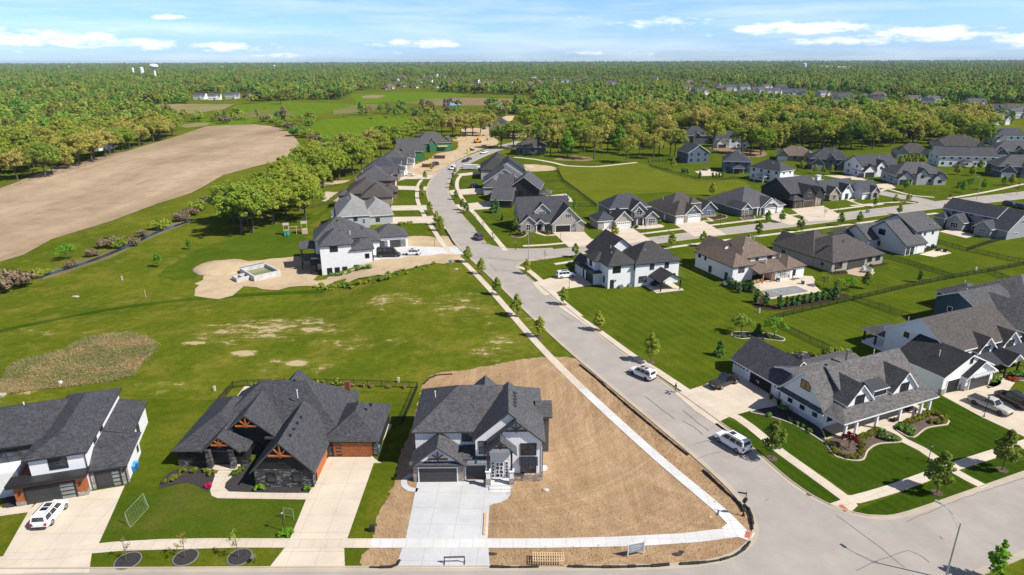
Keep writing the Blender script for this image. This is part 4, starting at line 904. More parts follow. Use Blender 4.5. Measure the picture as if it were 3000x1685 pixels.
w2 = h.wing(3.9, -.75, 19.3, 8.6, 3.9, 'gx', .84, oh=.4)
gar = h.wing(.9, 9.6, 9.1, 20.3, 2.6, 'gy', .80, roof=r_char, rpart='garage_roof', oh=.4)
bw = h.wing(2.8, 6.2, 16.2, 12.2, 4.2, 'gx', .34, rpart='rear_roof')
d1 = h.wing(2.75, -1.35, 7.65, 3.5, 4.35, 'gy', 1.05, z0=3.0, rpart='dormer_roof', wpart='dormer_wall', oh=.35, roof=r_wea)
d2 = h.wing(12.3, -1.35, 17.3, 3.5, 4.35, 'gy', 1.05, z0=3.0, rpart='dormer_roof', wpart='dormer_wall', oh=.35, roof=r_wea)
h.wing(8.5, -1.0, 11.4, .5, 4.95, 'sf', .38, z0=3.2, roof=r_met, rpart='dormer_roof', wpart='dormer_wall', oh=.25)
def porch(mb):
 z0, z1 = 2.95, 4.05; x0, x1 = -.35, 19.9
 mb.poly([(x0, -3.75, z0), (x1, -3.75, z0), (x1, -.4, z1), (3.0, -.4, z1)], r_wea); mb.poly([(x0, -3.75, z0), (3.0, -.4, z1), (3.0, .3, z1), (x0, .3, z0)], r_wea)
 mb.poly([(x0, -3.75, z0 - .24), (x1, -3.75, z0 - .24), (x1, -3.75, z0), (x0, -3.75, z0)], m_white); mb.poly([(x0, .3, z0 - .24), (x0, -3.75, z0 - .24), (x0, -3.75, z0), (x0, .3, z0)], m_white)
 mb.poly([(x1, -3.75, z0 - .24), (x1, 0, z0 - .24), (x1, -.4, z1), (x1, -3.75, z0)], m_white); mb.poly([(x1, -3.75, z0 - .24), (x0, -3.75, z0 - .24), (x0, .3, z0 - .24), (x1, .3, z0 - .24)], m_white)
h.one('porch_roof', porch)
h.box('porch_floor', .3, -3.5, -.2, 19.2, 0, .28, m_walkR); h.box('porch_step', 8.4, -4.2, -.2, 11.2, -3.5, .14, m_walkR)
for x in (.7, 2.9, 7.1, 12.1, 16.8, 18.7): h.column(x, -3.25, 2.75, .34, m_white, z=.28)
h.win(d1, 'f', 5.2, 3.6, 1.7, 1.55, 2); h.win(d2, 'f', 14.8, 3.6, 1.7, 1.55, 2); h.win(Wing(8.3, -1.0, 11.6, 1, 0, 5), 'f', 9.95, 4.1, 2.4, .9, 3)
h.win(w1, 'l', 4.0, 4.7, 1.7, 1.3, 2, 1, gl=plain('amber_blind', (.30, .20, .07), .5), frame=m_dkframe)
for u in (1.6, 4.0, 6.4): h.win(w1, 'l', u, 1.3, .7, 1.35, 1)
def pent(mb):
 mb.poly([(-.75, -.35, 2.62), (-.75, 8.75, 2.62), (0, 8.75, 3.1), (0, -.35, 3.1)][::-1], r_char); mb.poly([(-.75, -.35, 2.45), (-.75, -.35, 2.62), (-.75, 8.75, 2.62), (-.75, 8.75, 2.45)], m_white)
 mb.poly([(-.75, -.35, 2.45), (-.75, 8.75, 2.45), (0, 8.75, 2.45), (0, -.35, 2.45)], m_white); mb.poly([(-.75, -.35, 2.45), (0, -.35, 2.45), (0, -.35, 3.1), (-.75, -.35, 2.62)], m_white)
h.one('pent_roof', pent)
h.win(w1, 'f', 1.3, 1.1, .9, 1.4, 1); h.win(w2, 'f', 5.6, .9, 1.6, 1.7, 2); h.win(w2, 'f', 13.4, .9, 2.2, 1.7, 3); h.win(w2, 'f', 17.2, .9, 1.2, 1.7, 2); h.door(w2, 'f', 9.9, 1.6, 2.3, m_dkframe, .28)
h.garage(gar, 'l', 13.6, 4.9, 2.15, open_=True, frame=m_white); h.garage(gar, 'l', 18.6, 2.6, 2.1, m_gdW, m_white, lights='top')
h.win(Wing(9.0, 9, 9.1, 21, 0, 3), 'r', 14, 1, 1, 1.2, 2)
for u in (10.4, 16.7, 20.05): h.wall_light(gar, 'l', u, 1.75)
h.pipe(12.6, 7.6, 6.0, 1.3, .2, plain('galvanised', (.45, .46, .47), .35, metal=.7), 'flue'); h.pipe(18.0, 6.9, 5.7, .9); h.rvent(9, 8.2, 5.1)
h.done()
def stand(name, label, cat, fn, x, y, z=0, az=0, group=None):
 o = tag(empty(name, x, y, z, az), label, cat, group); fn(o); return o
# ------------------------------------------------------------------ houses of the middle distance
h = House('house', 'white gabled house with black garage roof, white front gables and standing seam porch at right', 70.1, 94.4, 23, wall=m_sideW, roof=r_brn, trim=m_white)
w = h.wing(6, 3.6, 24.5, 15.6, 5.0, 'gx', .66, oh=.35)
g = h.wing(0, 0, 11.9, 9, 3.3, 'gy', .47, roof=shingle('black_shingles', (.022, .023, .026), (.04, .041, .045)), rpart='garage_roof', oh=.3)
g2 = h.wing(4.7, -.7, 11.6, 3, 2.75, 'gy', .6, roof=MATS['black_shingles'], rpart='garage_roof', wall=m_bnb, wpart='gable_wall', stone_h=1.0, stone=m_stoneT, stone_sides='f')
d1 = h.wing(12.6, 3.0, 16.8, 8, 4.5, 'gy', .95, wall=m_bnb, wpart='gable_wall', rpart='dormer_roof', z0=2.5); d2 = h.wing(19.2, 3.0, 23.4, 8, 4.5, 'gy', .95, wall=m_bnb, wpart='gable_wall', rpart='dormer_roof', z0=2.5)
h.wing(11.9, .2, 25.2, 3.6, 2.75, 'sf', .25, roof=r_met, rpart='porch_roof', wall=False, z0=2.7, oh=.1) if False else None
def pr(mb):
 mb.poly([(11.9, .0, 2.8), (25.4, .0, 2.8), (25.4, 3.6, 3.75), (11.9, 3.6, 3.75)], r_met); mb.poly([(25.4, .0, 2.65), (11.9, .0, 2.65), (11.9, 3.6, 3.6), (25.4, 3.6, 3.6)], m_white); mb.poly([(11.9, 0, 2.65), (25.4, 0, 2.65), (25.4, 0, 2.8), (11.9, 0, 2.8)], m_dkframe)
h.one('porch_roof', pr)
eg = h.wing(15.6, -.5, 19.4, 3.5, 2.9, 'gy', .75, z0=2.8, roof=MATS['black_shingles'], rpart='porch_roof', wall=m_bnb, wpart='gable_wall')
for x, y in ((15.8, -.2), (19.2, -.2), (24.9, .3), (12.4, .3)): h.column(x, y, 2.75, .24, m_dkframe)
h.garage(g, 'f', 2.6, 2.9, 2.3, m_gdDk, m_white, open_=True); h.garage(g2, 'f', 8.1, 5.0, 2.3, m_gdDk, m_white, d=.08)
h.box('stone_base', -.08, -.1, -.2, 1.05, .4, 1.0, m_stoneT); h.box('stone_base', 4.1, -.1, -.2, 4.75, .2, 1.02, m_stoneT)
def pergola(mb):
 mb.bar((5.2, -1.4, 2.75), (11.1, -1.4, 2.75), .1, .16, m_white)
 for i in range(12): mb.bar((5.3 + i * .52, -.7, 2.8), (5.3 + i * .52, -1.75, 2.8), .09, .14, m_white)
h.one('pergola', pergola)
h.win(d1, 'f', 14.7, 3.2, 1.9, 1.6, 2); h.win(d2, 'f', 21.3, 3.2, 1.9, 1.6, 2); h.win(w, 'f', 18.0, 4.0, 1.4, .9, 2); h.win(g, 'f', 6.1, 4.6, .55, 1.1, 1); h.win(w, 'l', 11.6, 4.6, .9, .95, 1, fw=.06)
h.win(w, 'f', 14.2, .8, 2.2, 1.7, 2); h.win(w, 'f', 21.5, .8, 2.4, 1.7, 3); h.door(w, 'f', 17.5, 1.4, 2.2)
rp = h.wing(6.2, 15.6, 13, 20.2, 2.9, 'open', .38, roof=r_char, rpart='porch_roof', oh=.3)
h.box('porch_floor', 6.2, 15.6, -.3, 13, 20.2, .6, m_white)
for x, y in ((6.4, 20), (12.8, 20), (6.4, 17.6)): h.column(x, y, 2.85, .3, m_dkframe, z=.6)
h.pipe(3.2, 3.5, 5.0, .9); h.pipe(10, 14.5, 6.2, .5); h.done()
h = House('house', 'dark teal house with weathered hip roof, half hidden at the right edge', 91, 121, 23, wall=m_sideTl, roof=r_char, trim=m_white)
w = h.wing(.2, -2.2, 12, 6.5, 5.3, 'gx', .52); h.wing(10, -6, 26, 8, 5.0, 'hip', .62, roof=r_wea); h.wing(2.5, -10.5, 12, 1, 3.4, 'gy', .75, roof=r_wea); h.wing(9, 5, 17, 12, 3.6, 'hip', .62)
h.win(w, 'l', 3.3, 3.0, .9, 1.0, 1, frame=m_white); h.pipe(4, 3.2, 6.9, .5); h.pipe(14, 9.8, 5.2, .5); h.garage(Wing(2.5, -10.5, 12, 1, 0, 3), 'f', 7, 4.8, 2.2, m_gdW, m_white, lights='top'); h.done()
h = House('house', 'white walk-out house with dark hip roof, black van at its garage and unfinished pool behind', -51.2, 166.6, 16, wall=m_sideW, roof=r_char, trim=m_dkframe)
t = h.wing(0, 0, 8.1, 10, 5.7, 'hip', .75, z0=-3.4); lo = h.wing(8.05, .02, 13.8, 9, 3.9, 'hip', .5, z0=-3.4)
mm = h.wing(-1.2, 6.5, 12.5, 19, 5.7, 'hip', .72, z0=-3.4); h.wing(8, 7, 16.2, 18, 4.2, 'hip', .6, z0=-3)
g = h.wing(15.4, 12.6, 24.8, 21.8, 3.5, 'hip', .6, z0=-1)
h.garage(g, 'f', 17.6, 2.7, 2.4, m_gdDk, m_white, lights='col'); h.garage(g, 'f', 21.9, 4.6, 2.4, m_gdDk, m_white, lights='col')
h.win(t, 'f', 3.6, 3.7, 1.9, 1.6, 2); h.win(lo, 'f', 12.2, 1.2, 1.0, 1.15, 1)
for u in (2.0, 4.0, 6.0): h.win(t, 'f', u, -2.6, 1.15, 1.75, 1, gl=m_dark)
h.win(lo, 'f', 9.1, -1.7, 1.2, 1.1, 1, gl=m_dark)
def por(mb):
 mb.poly([(-5.6, 7.2, 3.1), (-.9, 7.2, 3.1), (-.9, 13, 3.9), (-5.6, 13, 3.9)], r_char); mb.poly([(-5.6, 13, 3.7), (-.9, 13, 3.7), (-.9, 7.2, 2.9), (-5.6, 7.2, 2.9)], m_dkframe)
 mb.poly([(-5.6, 7.2, 2.9), (-.9, 7.2, 2.9), (-.9, 7.2, 3.1), (-5.6, 7.2, 3.1)], m_dkframe); mb.poly([(-5.6, 13, 2.9), (-5.6, 7.2, 2.9), (-5.6, 7.2, 3.1), (-5.6, 13, 3.9)], m_dkframe)
h.one('porch_roof', por)
h.box('deck', -5.4, 7.0, -.25, -.9, 13, 0, m_dkframe); h.box('deck', -3, 3.0, -.25, -.02, 7.0, -.01, m_dkframe)
for x, y in ((-5.2, 7.4), (-5.2, 12.6), (-1.5, 7.3)): h.column(x, y, 2.95, .22, m_dkframe, z=-3.4)
for x, y in ((-2.8, 3.2), ): h.column(x, y, -.2, .2, m_dkframe, z=-3.4)
def rail(mb):
 for a, b in (((-5.3, 7.05), (-3, 7.05)), ((-5.3, 7.05), (-5.3, 12.9)), ((-2.95, 3.05), (-.05, 3.05)), ((-2.95, 3.05), (-2.95, 7.0))):
  mb.bar((*a, 1.0), (*b, 1.0), .06, .06, m_black); mb.bar((*a, .1), (*b, .1), .05, .05, m_black)
  n = int(math.hypot(b[0] - a[0], b[1] - a[1]) / .16)
  for i in range(n + 1): q = i / n; x, y = a[0] + (b[0] - a[0]) * q, a[1] + (b[1] - a[1]) * q; mb.box(x - .012, y - .012, .1, x + .012, y + .012, 1.0, m_black)
h.one('railing', rail)
h.box('awning', -2.6, .5, 1.9, 0, 4.4, 2.1, r_char); h.win(t, 'l', 5, .2, 2, 2.1, 2); h.win(mm, 'l', 9.5, .2, 2.6, 2.2, 3); h.win(t, 'l', 3, -2.7, 1.6, 2, 2, gl=m_dark)
h.pipe(8.3, 5.8, 7.0, .55, .09); h.rvent(5.6, 3.4, 8.6); h.rvent(5.3, 11.5, 9.6); h.rvent(9.5, 5.2, 5.1); h.rvent(10.6, 5.2, 4.9)
mb = MB(); mb.tube((13.72, -.08, -2), (13.72, -.08, 3.8), .05, .05, m_dkframe, 6); mb.build('downspout', h.root); h.done()
h = House('house', 'house with pale grey hip roof just behind the white walk-out house', -55, 201, 16, wall=m_sideLt, roof=r_lt, trim=m_white)
a = h.wing(0, 5.4, 10.1, 26, 4.6, 'hip', .85, z0=-3.5); b = h.wing(8, 9, 18, 25, 3.4, 'hip', .8, z0=-2); h.wing(-1.5, 12, 3, 22, 3.2, 'hip', .6, z0=-3)
h.win(a, 'f', 5.6, 2.6, 1.1, 1.2, 1); h.win(a, 'f', 8.2, 1.6, .9, 1.4, 1, 2, frame=m_white); h.win(a, 'f', 1.4, 2.8, 1.1, 1.0, 2); h.garage(b, 'r', 15, 5, 2.2, m_gdW, m_white); h.win(b, 'f', 13, 1, 1.2, 1.2, 2)
h.pipe(4, 14, 8.0, .5); h.done()
h = House('house', 'brown brick-fronted house with brown-grey hip roof between the pale roof and dark roofs', -63, 240, 10, wall=m_sideTan, roof=r_brn, trim=m_dkframe)
a = h.wing(1, 9, 15, 27, 3.6, 'hip', .62, z0=-3); b = h.wing(6.5, 2, 18, 16, 3.3, 'hip', .7, z0=-1); h.wing(14, 12, 20, 22, 3.2, 'hip', .6, wall=m_brick)
h.wing(-2.6, 10, 1.5, 17, 2.9, 'hip', .5, roof=r_char, z0=-3)
h.garage(b, 'r', 8, 5, 2.2, m_gdW, m_white); h.win(b, 'f', 12, 1, 1.4, 1.2, 2); h.rvent(10.5, 7, 6.9); h.pipe(4, 20, 7, .6); h.done()
for i, (x, y, az, wd, dp, lab, rf, wl) in enumerate(((-67.6, 277.5, 5, 16, 19, 'dark roofed brick house, first of the dark row beyond the brown house', r_char, m_brick), (-70, 304, 4, 18, 19, 'dark roofed house with white dormers, second of the dark row', r_navy, m_stoneG),
          (-68, 328, 6, 17, 20, 'half-finished house with raw green gables and white plaster front, third of the dark row', r_char, plain('raw_plaster', (.5, .47, .43), .8)))):
 h = House('house', lab, x, y, az, wall=wl, roof=rf, trim=m_dkframe if i == 0 else m_white, simple=True)
 a = h.wing(0, 0, wd, dp, 3.5, 'hip', .62, z0=-2); b = h.wing(wd - 7, 2, wd + 1.2, 9, 3.2, 'hip', .7); c = h.wing(wd - 6, dp - 8, wd + 1.6, dp - 2, 4.4, 'gx', .95, wall=m_bnb if i else wl, wpart='gable_wall')
 for k, yy in enumerate((8.5, 11.0)):
  dm = h.wing(wd - 5, yy - 1, wd - .6, yy + 1, 5.3, 'gx', 1.3, z0=3, wall=m_green if i == 2 else m_bnb, wpart='dormer_wall', rpart='dormer_roof', oh=.25)
  h.win(dm, 'r', yy, 3.9, .7, .9)
 h.garage(b, 'r', 5.5, 4.8, 2.3, m_gdW, m_white); h.win(c, 'r', dp - 5, 1, 1.6, 1.6); h.door(a, 'r', 10.2)
 for q in range(2): h.pipe(3 + q * 4, dp * .35 + q * 3, 6.4, .6)
 h.done()
for x, y, az, wd, dp, lab in ((-62, 357, 10, 13, 16, 'unfinished house in green sheathing, left of the two beside the building site'), (-57, 393, 18, 21, 15, 'unfinished house in green sheathing with three front gables, farther of the two')):
 h = House('house', lab, x, y, az, wall=m_green, roof=r_char, trim=m_osb, simple=True)
 a = h.wing(0, 0, wd, dp, 5.6, 'hip' if wd > 15 else 'gx', .72); b = h.wing(wd - 6, 1.5, wd + 1, 6.5, 5.2, 'gx' if wd < 15 else 'gy', 1.1, wpart='gable_wall'); c = h.wing(wd - 6, dp - 6, wd + 2, dp - .5, 5.0, 'gx', 1.1, wpart='gable_wall')
 h.wing(wd - 13, -1.5, wd - 9, 5, 5.2, 'gy', 1.2, wpart='gable_wall')
 for u in (3.8,): h.win(b, 'r', u, 3.2, 1.2, 1.4); h.win(b, 'r', u, .8, 1.6, 1.6)
 h.win(c, 'r', dp - 3, .2, 2.6, 2.4); h.win(b, 'f', wd - 3, 3.2, 1.2, 1.4); h.win(b, 'f', wd - 3, .5, 1.6, 2.0)
 h.wing(wd - 8, -1.6, wd - 2, .8, 3.0, 'sf', .25, wall=False, rpart='porch_roof', roof=m_osb, oh=0) if wd > 15 else None
 h.done()
h = House('house', 'black gabled house with grey roof, nearest on the inner side of the bend', -1.3, 248.0, -8, wall=m_sideDk, roof=r_char, trim=m_ltgrey)
a = h.wing(0, 0, 12, 15, 5.6, 'gy', .74, oh=.5); b = h.wing(-5, -9.5, 2.6, 3, 3.1, 'gx', .55, rpart='garage_roof'); c = h.wing(-4.5, 2, 1, 13, 5.4, 'gx', .8)
h.win(a, 'f', 5.0, 3.4, 1.0, 1.2, 1); h.win(a, 'f', 8.0, 3.4, .6, 1.0, 1); h.win(a, 'f', 7, .8, 1.2, 1.2, 1); h.garage(b, 'l', -4, 4.8, 2.2, m_gdDk, m_dkframe)
h.wing(12, 5, 15.5, 12, 3.0, 'open', .4, rpart='porch_roof'); h.column(15.3, 5.3, 3, .25, m_dkframe); h.column(15.3, 11.8, 3, .25, m_dkframe); h.pipe(6.5, 3, 8.6, .4); h.done()
h = House('house', 'grey house with white-edged steep gable behind the black gabled house', -11.5, 267.5, 2, wall=m_sideLt, roof=r_char, trim=m_white)
a = h.wing(0, 0, 17, 15, 4.2, 'gy', .66, oh=.4); b = h.wing(0, -4.5, 7.5, 4, 3.4, 'hip', .7); d = h.wing(4.6, -1.4, 7.4, 4, 4.6, 'gy', 1.0, rpart='dormer_roof', wpart='dormer_wall', z0=3)
h.win(d, 'f', 6, 3.4, 1.2, 1.0, 2, frame=m_white); h.garage(b, 'l', -2, 4.6, 2.2, m_gdW, m_white); h.win(a, 'f', 11, 2, 2, 1.6, 2, frame=m_white); h.done()
h = House('house', 'dark grey house with broad roof and white gable band, third inside the bend', -14, 296, 2, wall=m_sideLt, roof=shingle('black_grey_shingles', (.04, .039, .038), (.065, .064, .062)), trim=m_dkframe)
a = h.wing(0, 4, 14, 24, 4.6, 'hip', .72); b = h.wing(6, 0, 20, 14, 4.6, 'gy', .7); c = h.wing(3, 20, 13, 32, 5, 'gy', .8, wall=m_green, wpart='gable_wall'); h.garage(a, 'l', 12, 4.8, 2.3, m_gdDk, m_white); h.win(b, 'f', 13, 1.5, 2, 1.6, 2); h.win(b, 'f', 17, 1.5, 1.2, 1.6, 1); h.done()
h = House('house', 'long grey house with plain dark hip roof under the oaks beyond the bend', 2.6, 388.5, -4, wall=m_sideSt, roof=r_brn, trim=m_ltgrey)
a = h.wing(0, 0, 17.5, 16, 3.9, 'hip', .55); h.win(a, 'f', 3.2, .1, 1.2, 2.2, 1); h.garage(a, 'r', 6, 4.8, 2.2, m_gdW, m_white); h.win(a, 'f', 10, 1.2, 1.4, 1.2, 2); h.done()
h = House('house', 'greige stone house with black steep roof on the corner beyond the crossing', 13.4, 201.7, 8, wall=m_sideGr, roof=r_dark, trim=m_white)
a = h.wing(-10.3, 2.6, 6, 16, 3.0, 'gx', 1.02); g = h.wing(-.4, 0, 9.8, 14, 3.0, 'gy', 1.0); b = h.wing(-10.5, 1.2, -5.4, 8, 3.0, 'gy', .85, wall=m_stoneG, wpart='stone_wall'); d = h.wing(-5.3, 4.6, -.6, 9, 6.2, 'gy', .95, z0=3, rpart='dormer_roof', wpart='dormer_wall')
p = h.wing(-5.6, 1.0, -2.8, 5, 2.9, 'gy', .85, z0=2.8, rpart='porch_roof')
for x in (-5.4, -3.0): h.column(x, 1.1, 2.8, .25, m_white)
h.garage(g, 'f', 3.0, 4.7, 2.2, open_=True); h.garage(g, 'f', 8.1, 2.5, 2.2, m_gdW, m_white); h.box('stone_base', -.45, -.08, -.2, .5, .2, 2.4, m_stoneG); h.box('stone_base', 5.5, -.07, -.2, 6.7, .2, 2.41, m_stoneG)
h.win(g, 'f', 4.7, 4.6, 1.8, 1.2, 3, frame=m_white); h.win(d, 'f', -3, 4.9, 1.9, 1.1, 3, frame=m_white); h.win(b, 'f', -8, .8, 1.3, 1.7, 2, 2, frame=m_white); h.win(a, 'f', -1.8, .9, 1.5, 1.4, 2, frame=m_white); h.door(a, 'f', -4.2, 1.4, 2.2)
h.wing(7.2, -.4, 9.9, 5, 3.0, 'gy', .7); h.done()
h = House('house', 'two storey taupe house with white bargeboards, left neighbour of the brown roofed house', 29.5, 205, 15, wall=m_sideG, roof=r_navy, trim=m_white)
a = h.wing(4.6, 5.3, 19, 15, 5.7, 'hip', .72); l = h.wing(-1.4, .6, 4.8, 8, 3.0, 'hip', .7, wall=m_sideGr, wpart='side_wall'); g = h.wing(4.0, -.6, 9.8, 8, 3.0, 'gy', .95, wall=m_sideGr, wpart='side_wall', stone_h=1, stone=m_stoneG, stone_sides='f'); b = h.wing(11.2, 2.6, 16.2, 9, 5.5, 'gy', .95); c = h.wing(15.6, .9, 19.9, 6, 3.0, 'gy', .85, stone_h=1, stone=m_stoneG, stone_sides='f')
h.wing(12, 2.2, 14.6, 4, 5.0, 'gy', 1.0, rpart='dormer_roof', wpart='dormer_wall')
h.garage(g, 'f', 6.9, 4.8, 2.2, m_gdW, m_white, lights='top', d=.07); h.garage(l, 'f', 2.0, 2.6, 2.2, m_gdW, m_white); h.win(l, 'l', 3, 1, .9, 1, 1, frame=m_white); h.win(l, 'l', 6, 1, .9, 1, 1, frame=m_white)
h.win(b, 'f', 13.7, 3.6, 1.8, 1.4, 2, 2, frame=m_white, d=.42); h.win(c, 'f', 17.8, .9, 2.3, 1.5, 3, 2, frame=m_white); h.win(g, 'f', 6.9, 3.9, .8, .9, 2, frame=m_white)
for x in (10.4, 12.6, 14.8): h.column(x, 1.2, 2.7, .3, m_white)
h.box('porch_roof', 9.8, .8, 2.7, 15.6, 5.4, 2.92, r_navy); h.door(Wing(9, 5.0, 15, 6, 0, 3), 'f', 12.2, 1.3, 2.2); h.done()
h = House('house', 'brown roofed house with stone double garage and small blue gabled wing', 54.8, 212.7, 22, wall=m_sideG, roof=r_brn, trim=m_white)
a = h.wing(.4, 4, 18, 19, 3.1, 'hip', .62); g = h.wing(0, 0, 10.6, 10, 3.0, 'hip', .72, stone_h=1.2, stone=m_stoneT, stone_sides='f'); gg = h.wing(3.6, -.25, 10.3, 5, 3.0, 'gy', .85, wall=m_sideBl, wpart='gable_wall'); b = h.wing(13.4, 3.4, 19.4, 10, 3.0, 'gy', .85, wall=m_sideBl, wpart='gable_wall', stone_h=.9, stone=m_stoneT, stone_sides='f'); d = h.wing(10.6, 6, 14.2, 11, 5.2, 'hip', .7, z0=3, rpart='dormer_roof', wpart='dormer_wall')
h.box('stone_wall', 3.55, -.33, -.2, 10.36, -.1, 2.8, m_stoneT)
h.garage(gg, 'f', 7.3, 4.9, 2.2, m_gdW, m_white, lights='top', d=.12); h.garage(g, 'f', 1.9, 2.7, 2.2, m_gdW, m_white, lights='top', d=.1); h.win(gg, 'f', 7.0, 4.1, .7, .8, 1, frame=m_white); h.win(b, 'f', 16.4, .8, 1.4, 1.6, 2, 2, frame=m_white); h.win(d, 'f', 12.4, 5.0 - .6, 1.6, .7, 3, frame=m_white); h.door(g, 'l', 6, 1, 2.1, m_white)
h.pipe(3, 12, 6, .6, m=m_white); h.pipe(6.5, 6, 5.6, .6); h.done()
h = House('house', 'wide grey ranch house with hip roof and white garage doors, fourth from the crossing', 80.2, 222.1, 24, wall=m_sideSt, roof=r_char, trim=m_white)
a = h.wing(0, .4, 19.6, 19, 3.0, 'hip', .58); l = h.wing(-.1, 0, 4.0, 7, 3.0, 'gy', .85, stone_h=.8, stone=m_stoneG, stone_sides='f'); g = h.wing(8.6, -.2, 16.2, 8, 3.0, 'gy', .72); h.wing(9.4, -.6, 15.4, 6, 2.95, 'gy', .7); r = h.wing(15, .2, 19.8, 8, 2.95, 'hip', .7, stone_h=1.0, stone=m_stoneG, stone_sides='fr')
h.win(l, 'f', 2, .8, 1.6, 1.5, 2, 2, frame=m_white); h.garage(Wing(9.4, -.6, 15.4, 6, 0, 3), 'f', 12.5, 4.6, 2.2, m_gdW, m_white, lights='top'); h.garage(r, 'f', 17.8, 2.5, 2.2, m_gdW, m_white, lights='top', d=.08); h.win(a, 'l', 13, 1.2, 1.2, .9, 2, frame=m_white)
h.column(7.2, 0, 2.8, .3, m_white); h.column(8.5, 0, 2.8, .3, m_white); h.door(a, 'f', 6.2, 1.2, 2.2); h.truss(Wing(9.4, -.6, 15.4, 6, 0, 3), 'f', 12.4, 4.1, 1.3, .7, m_white, d=.3); h.done()
h = House('house', 'tall black two storey house with brown garage doors beside the grey ranch house', 103.8, 235.7, 22, wall=m_sideDk, roof=r_dark, trim=m_dkframe)
a = h.wing(0, 2, 15.4, 17, 5.2, 'gx', .6); b = h.wing(4.5, .2, 10.5, 8, 5.0, 'gy', 1.0); c = h.wing(0, 0, 4.5, 6, 3.1, 'hip', .7); d = h.wing(11, .6, 15.2, 8, 4.8, 'gy', 1.0)
h.garage(c, 'f', 2.4, 2.6, 2.3, plain('brown_garage_panel', (.07, .05, .04), .5), m_stoneT); h.garage(b, 'f', 7.5, 4.8, 2.3, MATS['brown_garage_panel'], m_stoneT); h.win(b, 'f', 7.5, 3.9, 1.5, 1.4, 2, frame=m_stoneT); h.box('stone_base', 10.9, .3, -.2, 12.0, .6, 3, m_stoneT); h.win(a, 'l', 6, 3.4, 1, .9, 2); h.win(a, 'l', 11, 3.4, 1, .9, 2)
h.door(Wing(11, .6, 15, 2, 0, 3), 'f', 13.2, 1.5, 2.5, m_stoneT); h.done()
h = House('house', 'white cottage style house with dark roof and white chimney at the far street corner', 122.2, 248.5, 20, wall=m_sideW, roof=r_navy, trim=m_white)
a = h.wing(0, 1.5, 16, 10, 3.0, 'gx', .95); b = h.wing(.5, -.6, 5.4, 6, 3.0, 'gy', .95, wall=m_stoneT, wpart='stone_wall'); c = h.wing(7.2, -.2, 12, 6, 3.2, 'gy', 1.15); d = h.wing(15, -2.6, 23.2, 5, 3.0, 'gx', .95); e = h.wing(18.4, -3.6, 22.6, 2, 3.0, 'gy', .95, wall=m_stoneG, wpart='stone_wall')
h.win(b, 'f', 2.9, .8, 1.4, 1.6, 2, frame=m_white); h.door(c, 'f', 9.6, 1.6, 2.4, m_glass); h.win(e, 'f', 20.5, .8, 1.4, 1.6, 2); h.win(c, 'f', 9.6, 4.2, .7, .8, 1); h.win(d, 'r', 1, 4, .8, .9, 1); h.win(d, 'r', 0, .9, 1, 1.4, 1)
h.one('chimney', lambda mb: (mb.box(.8, 7, 4, 2.6, 8.4, 8.6, m_white), mb.box(.65, 6.85, 8.6, 2.75, 8.55, 8.85, m_ltgrey))); h.done()
h = House('house', 'white two storey house with black garage doors on the inner corner of the crossing', 23.0, 147.2, 17, wall=m_sideW, roof=shingle('charcoal_brown_shingles', (.042, .041, .042), (.068, .066, .066)), trim=m_dkframe)
a = h.wing(0, 0, 7.2, 13, 6.0, 'hip', .78); b = h.wing(6.8, -.7, 18.6, 9.4, 6.0, 'hip', .74); g = h.wing(-2.2, 3.6, .5, 12.6, 2.95, 'none'); u = h.wing(-1.3, 5.0, 3, 9.8, 5.9, 'hip', .6); h.wing(2, 8, 12, 17, 6.0, 'gy', .8)
h.box('pent_roof', -2.9, 3.3, 2.95, .1, 12.9, 3.25, m_black); h.garage(g, 'l', 5.9, 4.0, 2.4, m_black, None); h.garage(g, 'l', 10.6, 2.6, 2.4, m_black, None); h.wing(-2.3, 10, .5, 15, 3.2, 'gy', 1.2)
h.win(u, 'l', 7.4, 3.9, 1.4, 1.6, 2); h.win(a, 'f', 2.2, 3.9, 1.9, 1.7, 2); h.win(b, 'f', 11.2, 4.1, 1.0, 1.7, 1); h.win(b, 'f', 15.2, 4.1, 1.0, 1.7, 1); h.win(b, 'f', 8.9, 1.0, 2.0, 1.5, 1); h.win(b, 'f', 13.2, .2, 2.2, 2.1, 2); h.win(b, 'f', 17.2, 1.2, 1.0, 1.2, 1); h.door(a, 'f', 1.1, 1.0, 2.2); h.win(a, 'l', 2.2, 1.0, .7, 1.5, 1); h.win(Wing(6.8, -.7, 7, 0, 0, 6), 'l', -.35, 4.2, .5, 1.3, 1)
pg = h.wing(10.8, -6.0, 16.4, -.7, 2.75, 'gy', .6, z0=2.6, rpart='porch_roof', oh=.4)
for x, y in ((11, -5.8), (16.2, -5.8)): h.column(x, y, 2.7, .24, m_black)
h.box('porch_floor', 9.6, -6.4, -.2, 17, -.7, .12, m_walkR); h.pipe(3.0, 5.5, 8.6, .4); h.pipe(2.2, 3.2, 7.6, .5); h.pipe(10.5, 2, 7.9, .5); h.wall_light(a, 'f', 2.0, 1.8); h.done()
h = House('house', 'white house with brown roof and covered terrace facing its backyard pool', 54.2, 151.4, 22, wall=m_sideW, roof=r_tan, trim=m_dkframe)
a = h.wing(0, 0, 6.2, 14.6, 4.3, 'hip', .68); b = h.wing(4.6, 2.6, 15.6, 14.4, 5.2, 'hip', .68); r = h.wing(14.6, -2.6, 20.4, 8, 3.0, 'hip', .62); c = h.wing(2, 9, 9, 16.5, 4.6, 'gy', .8)
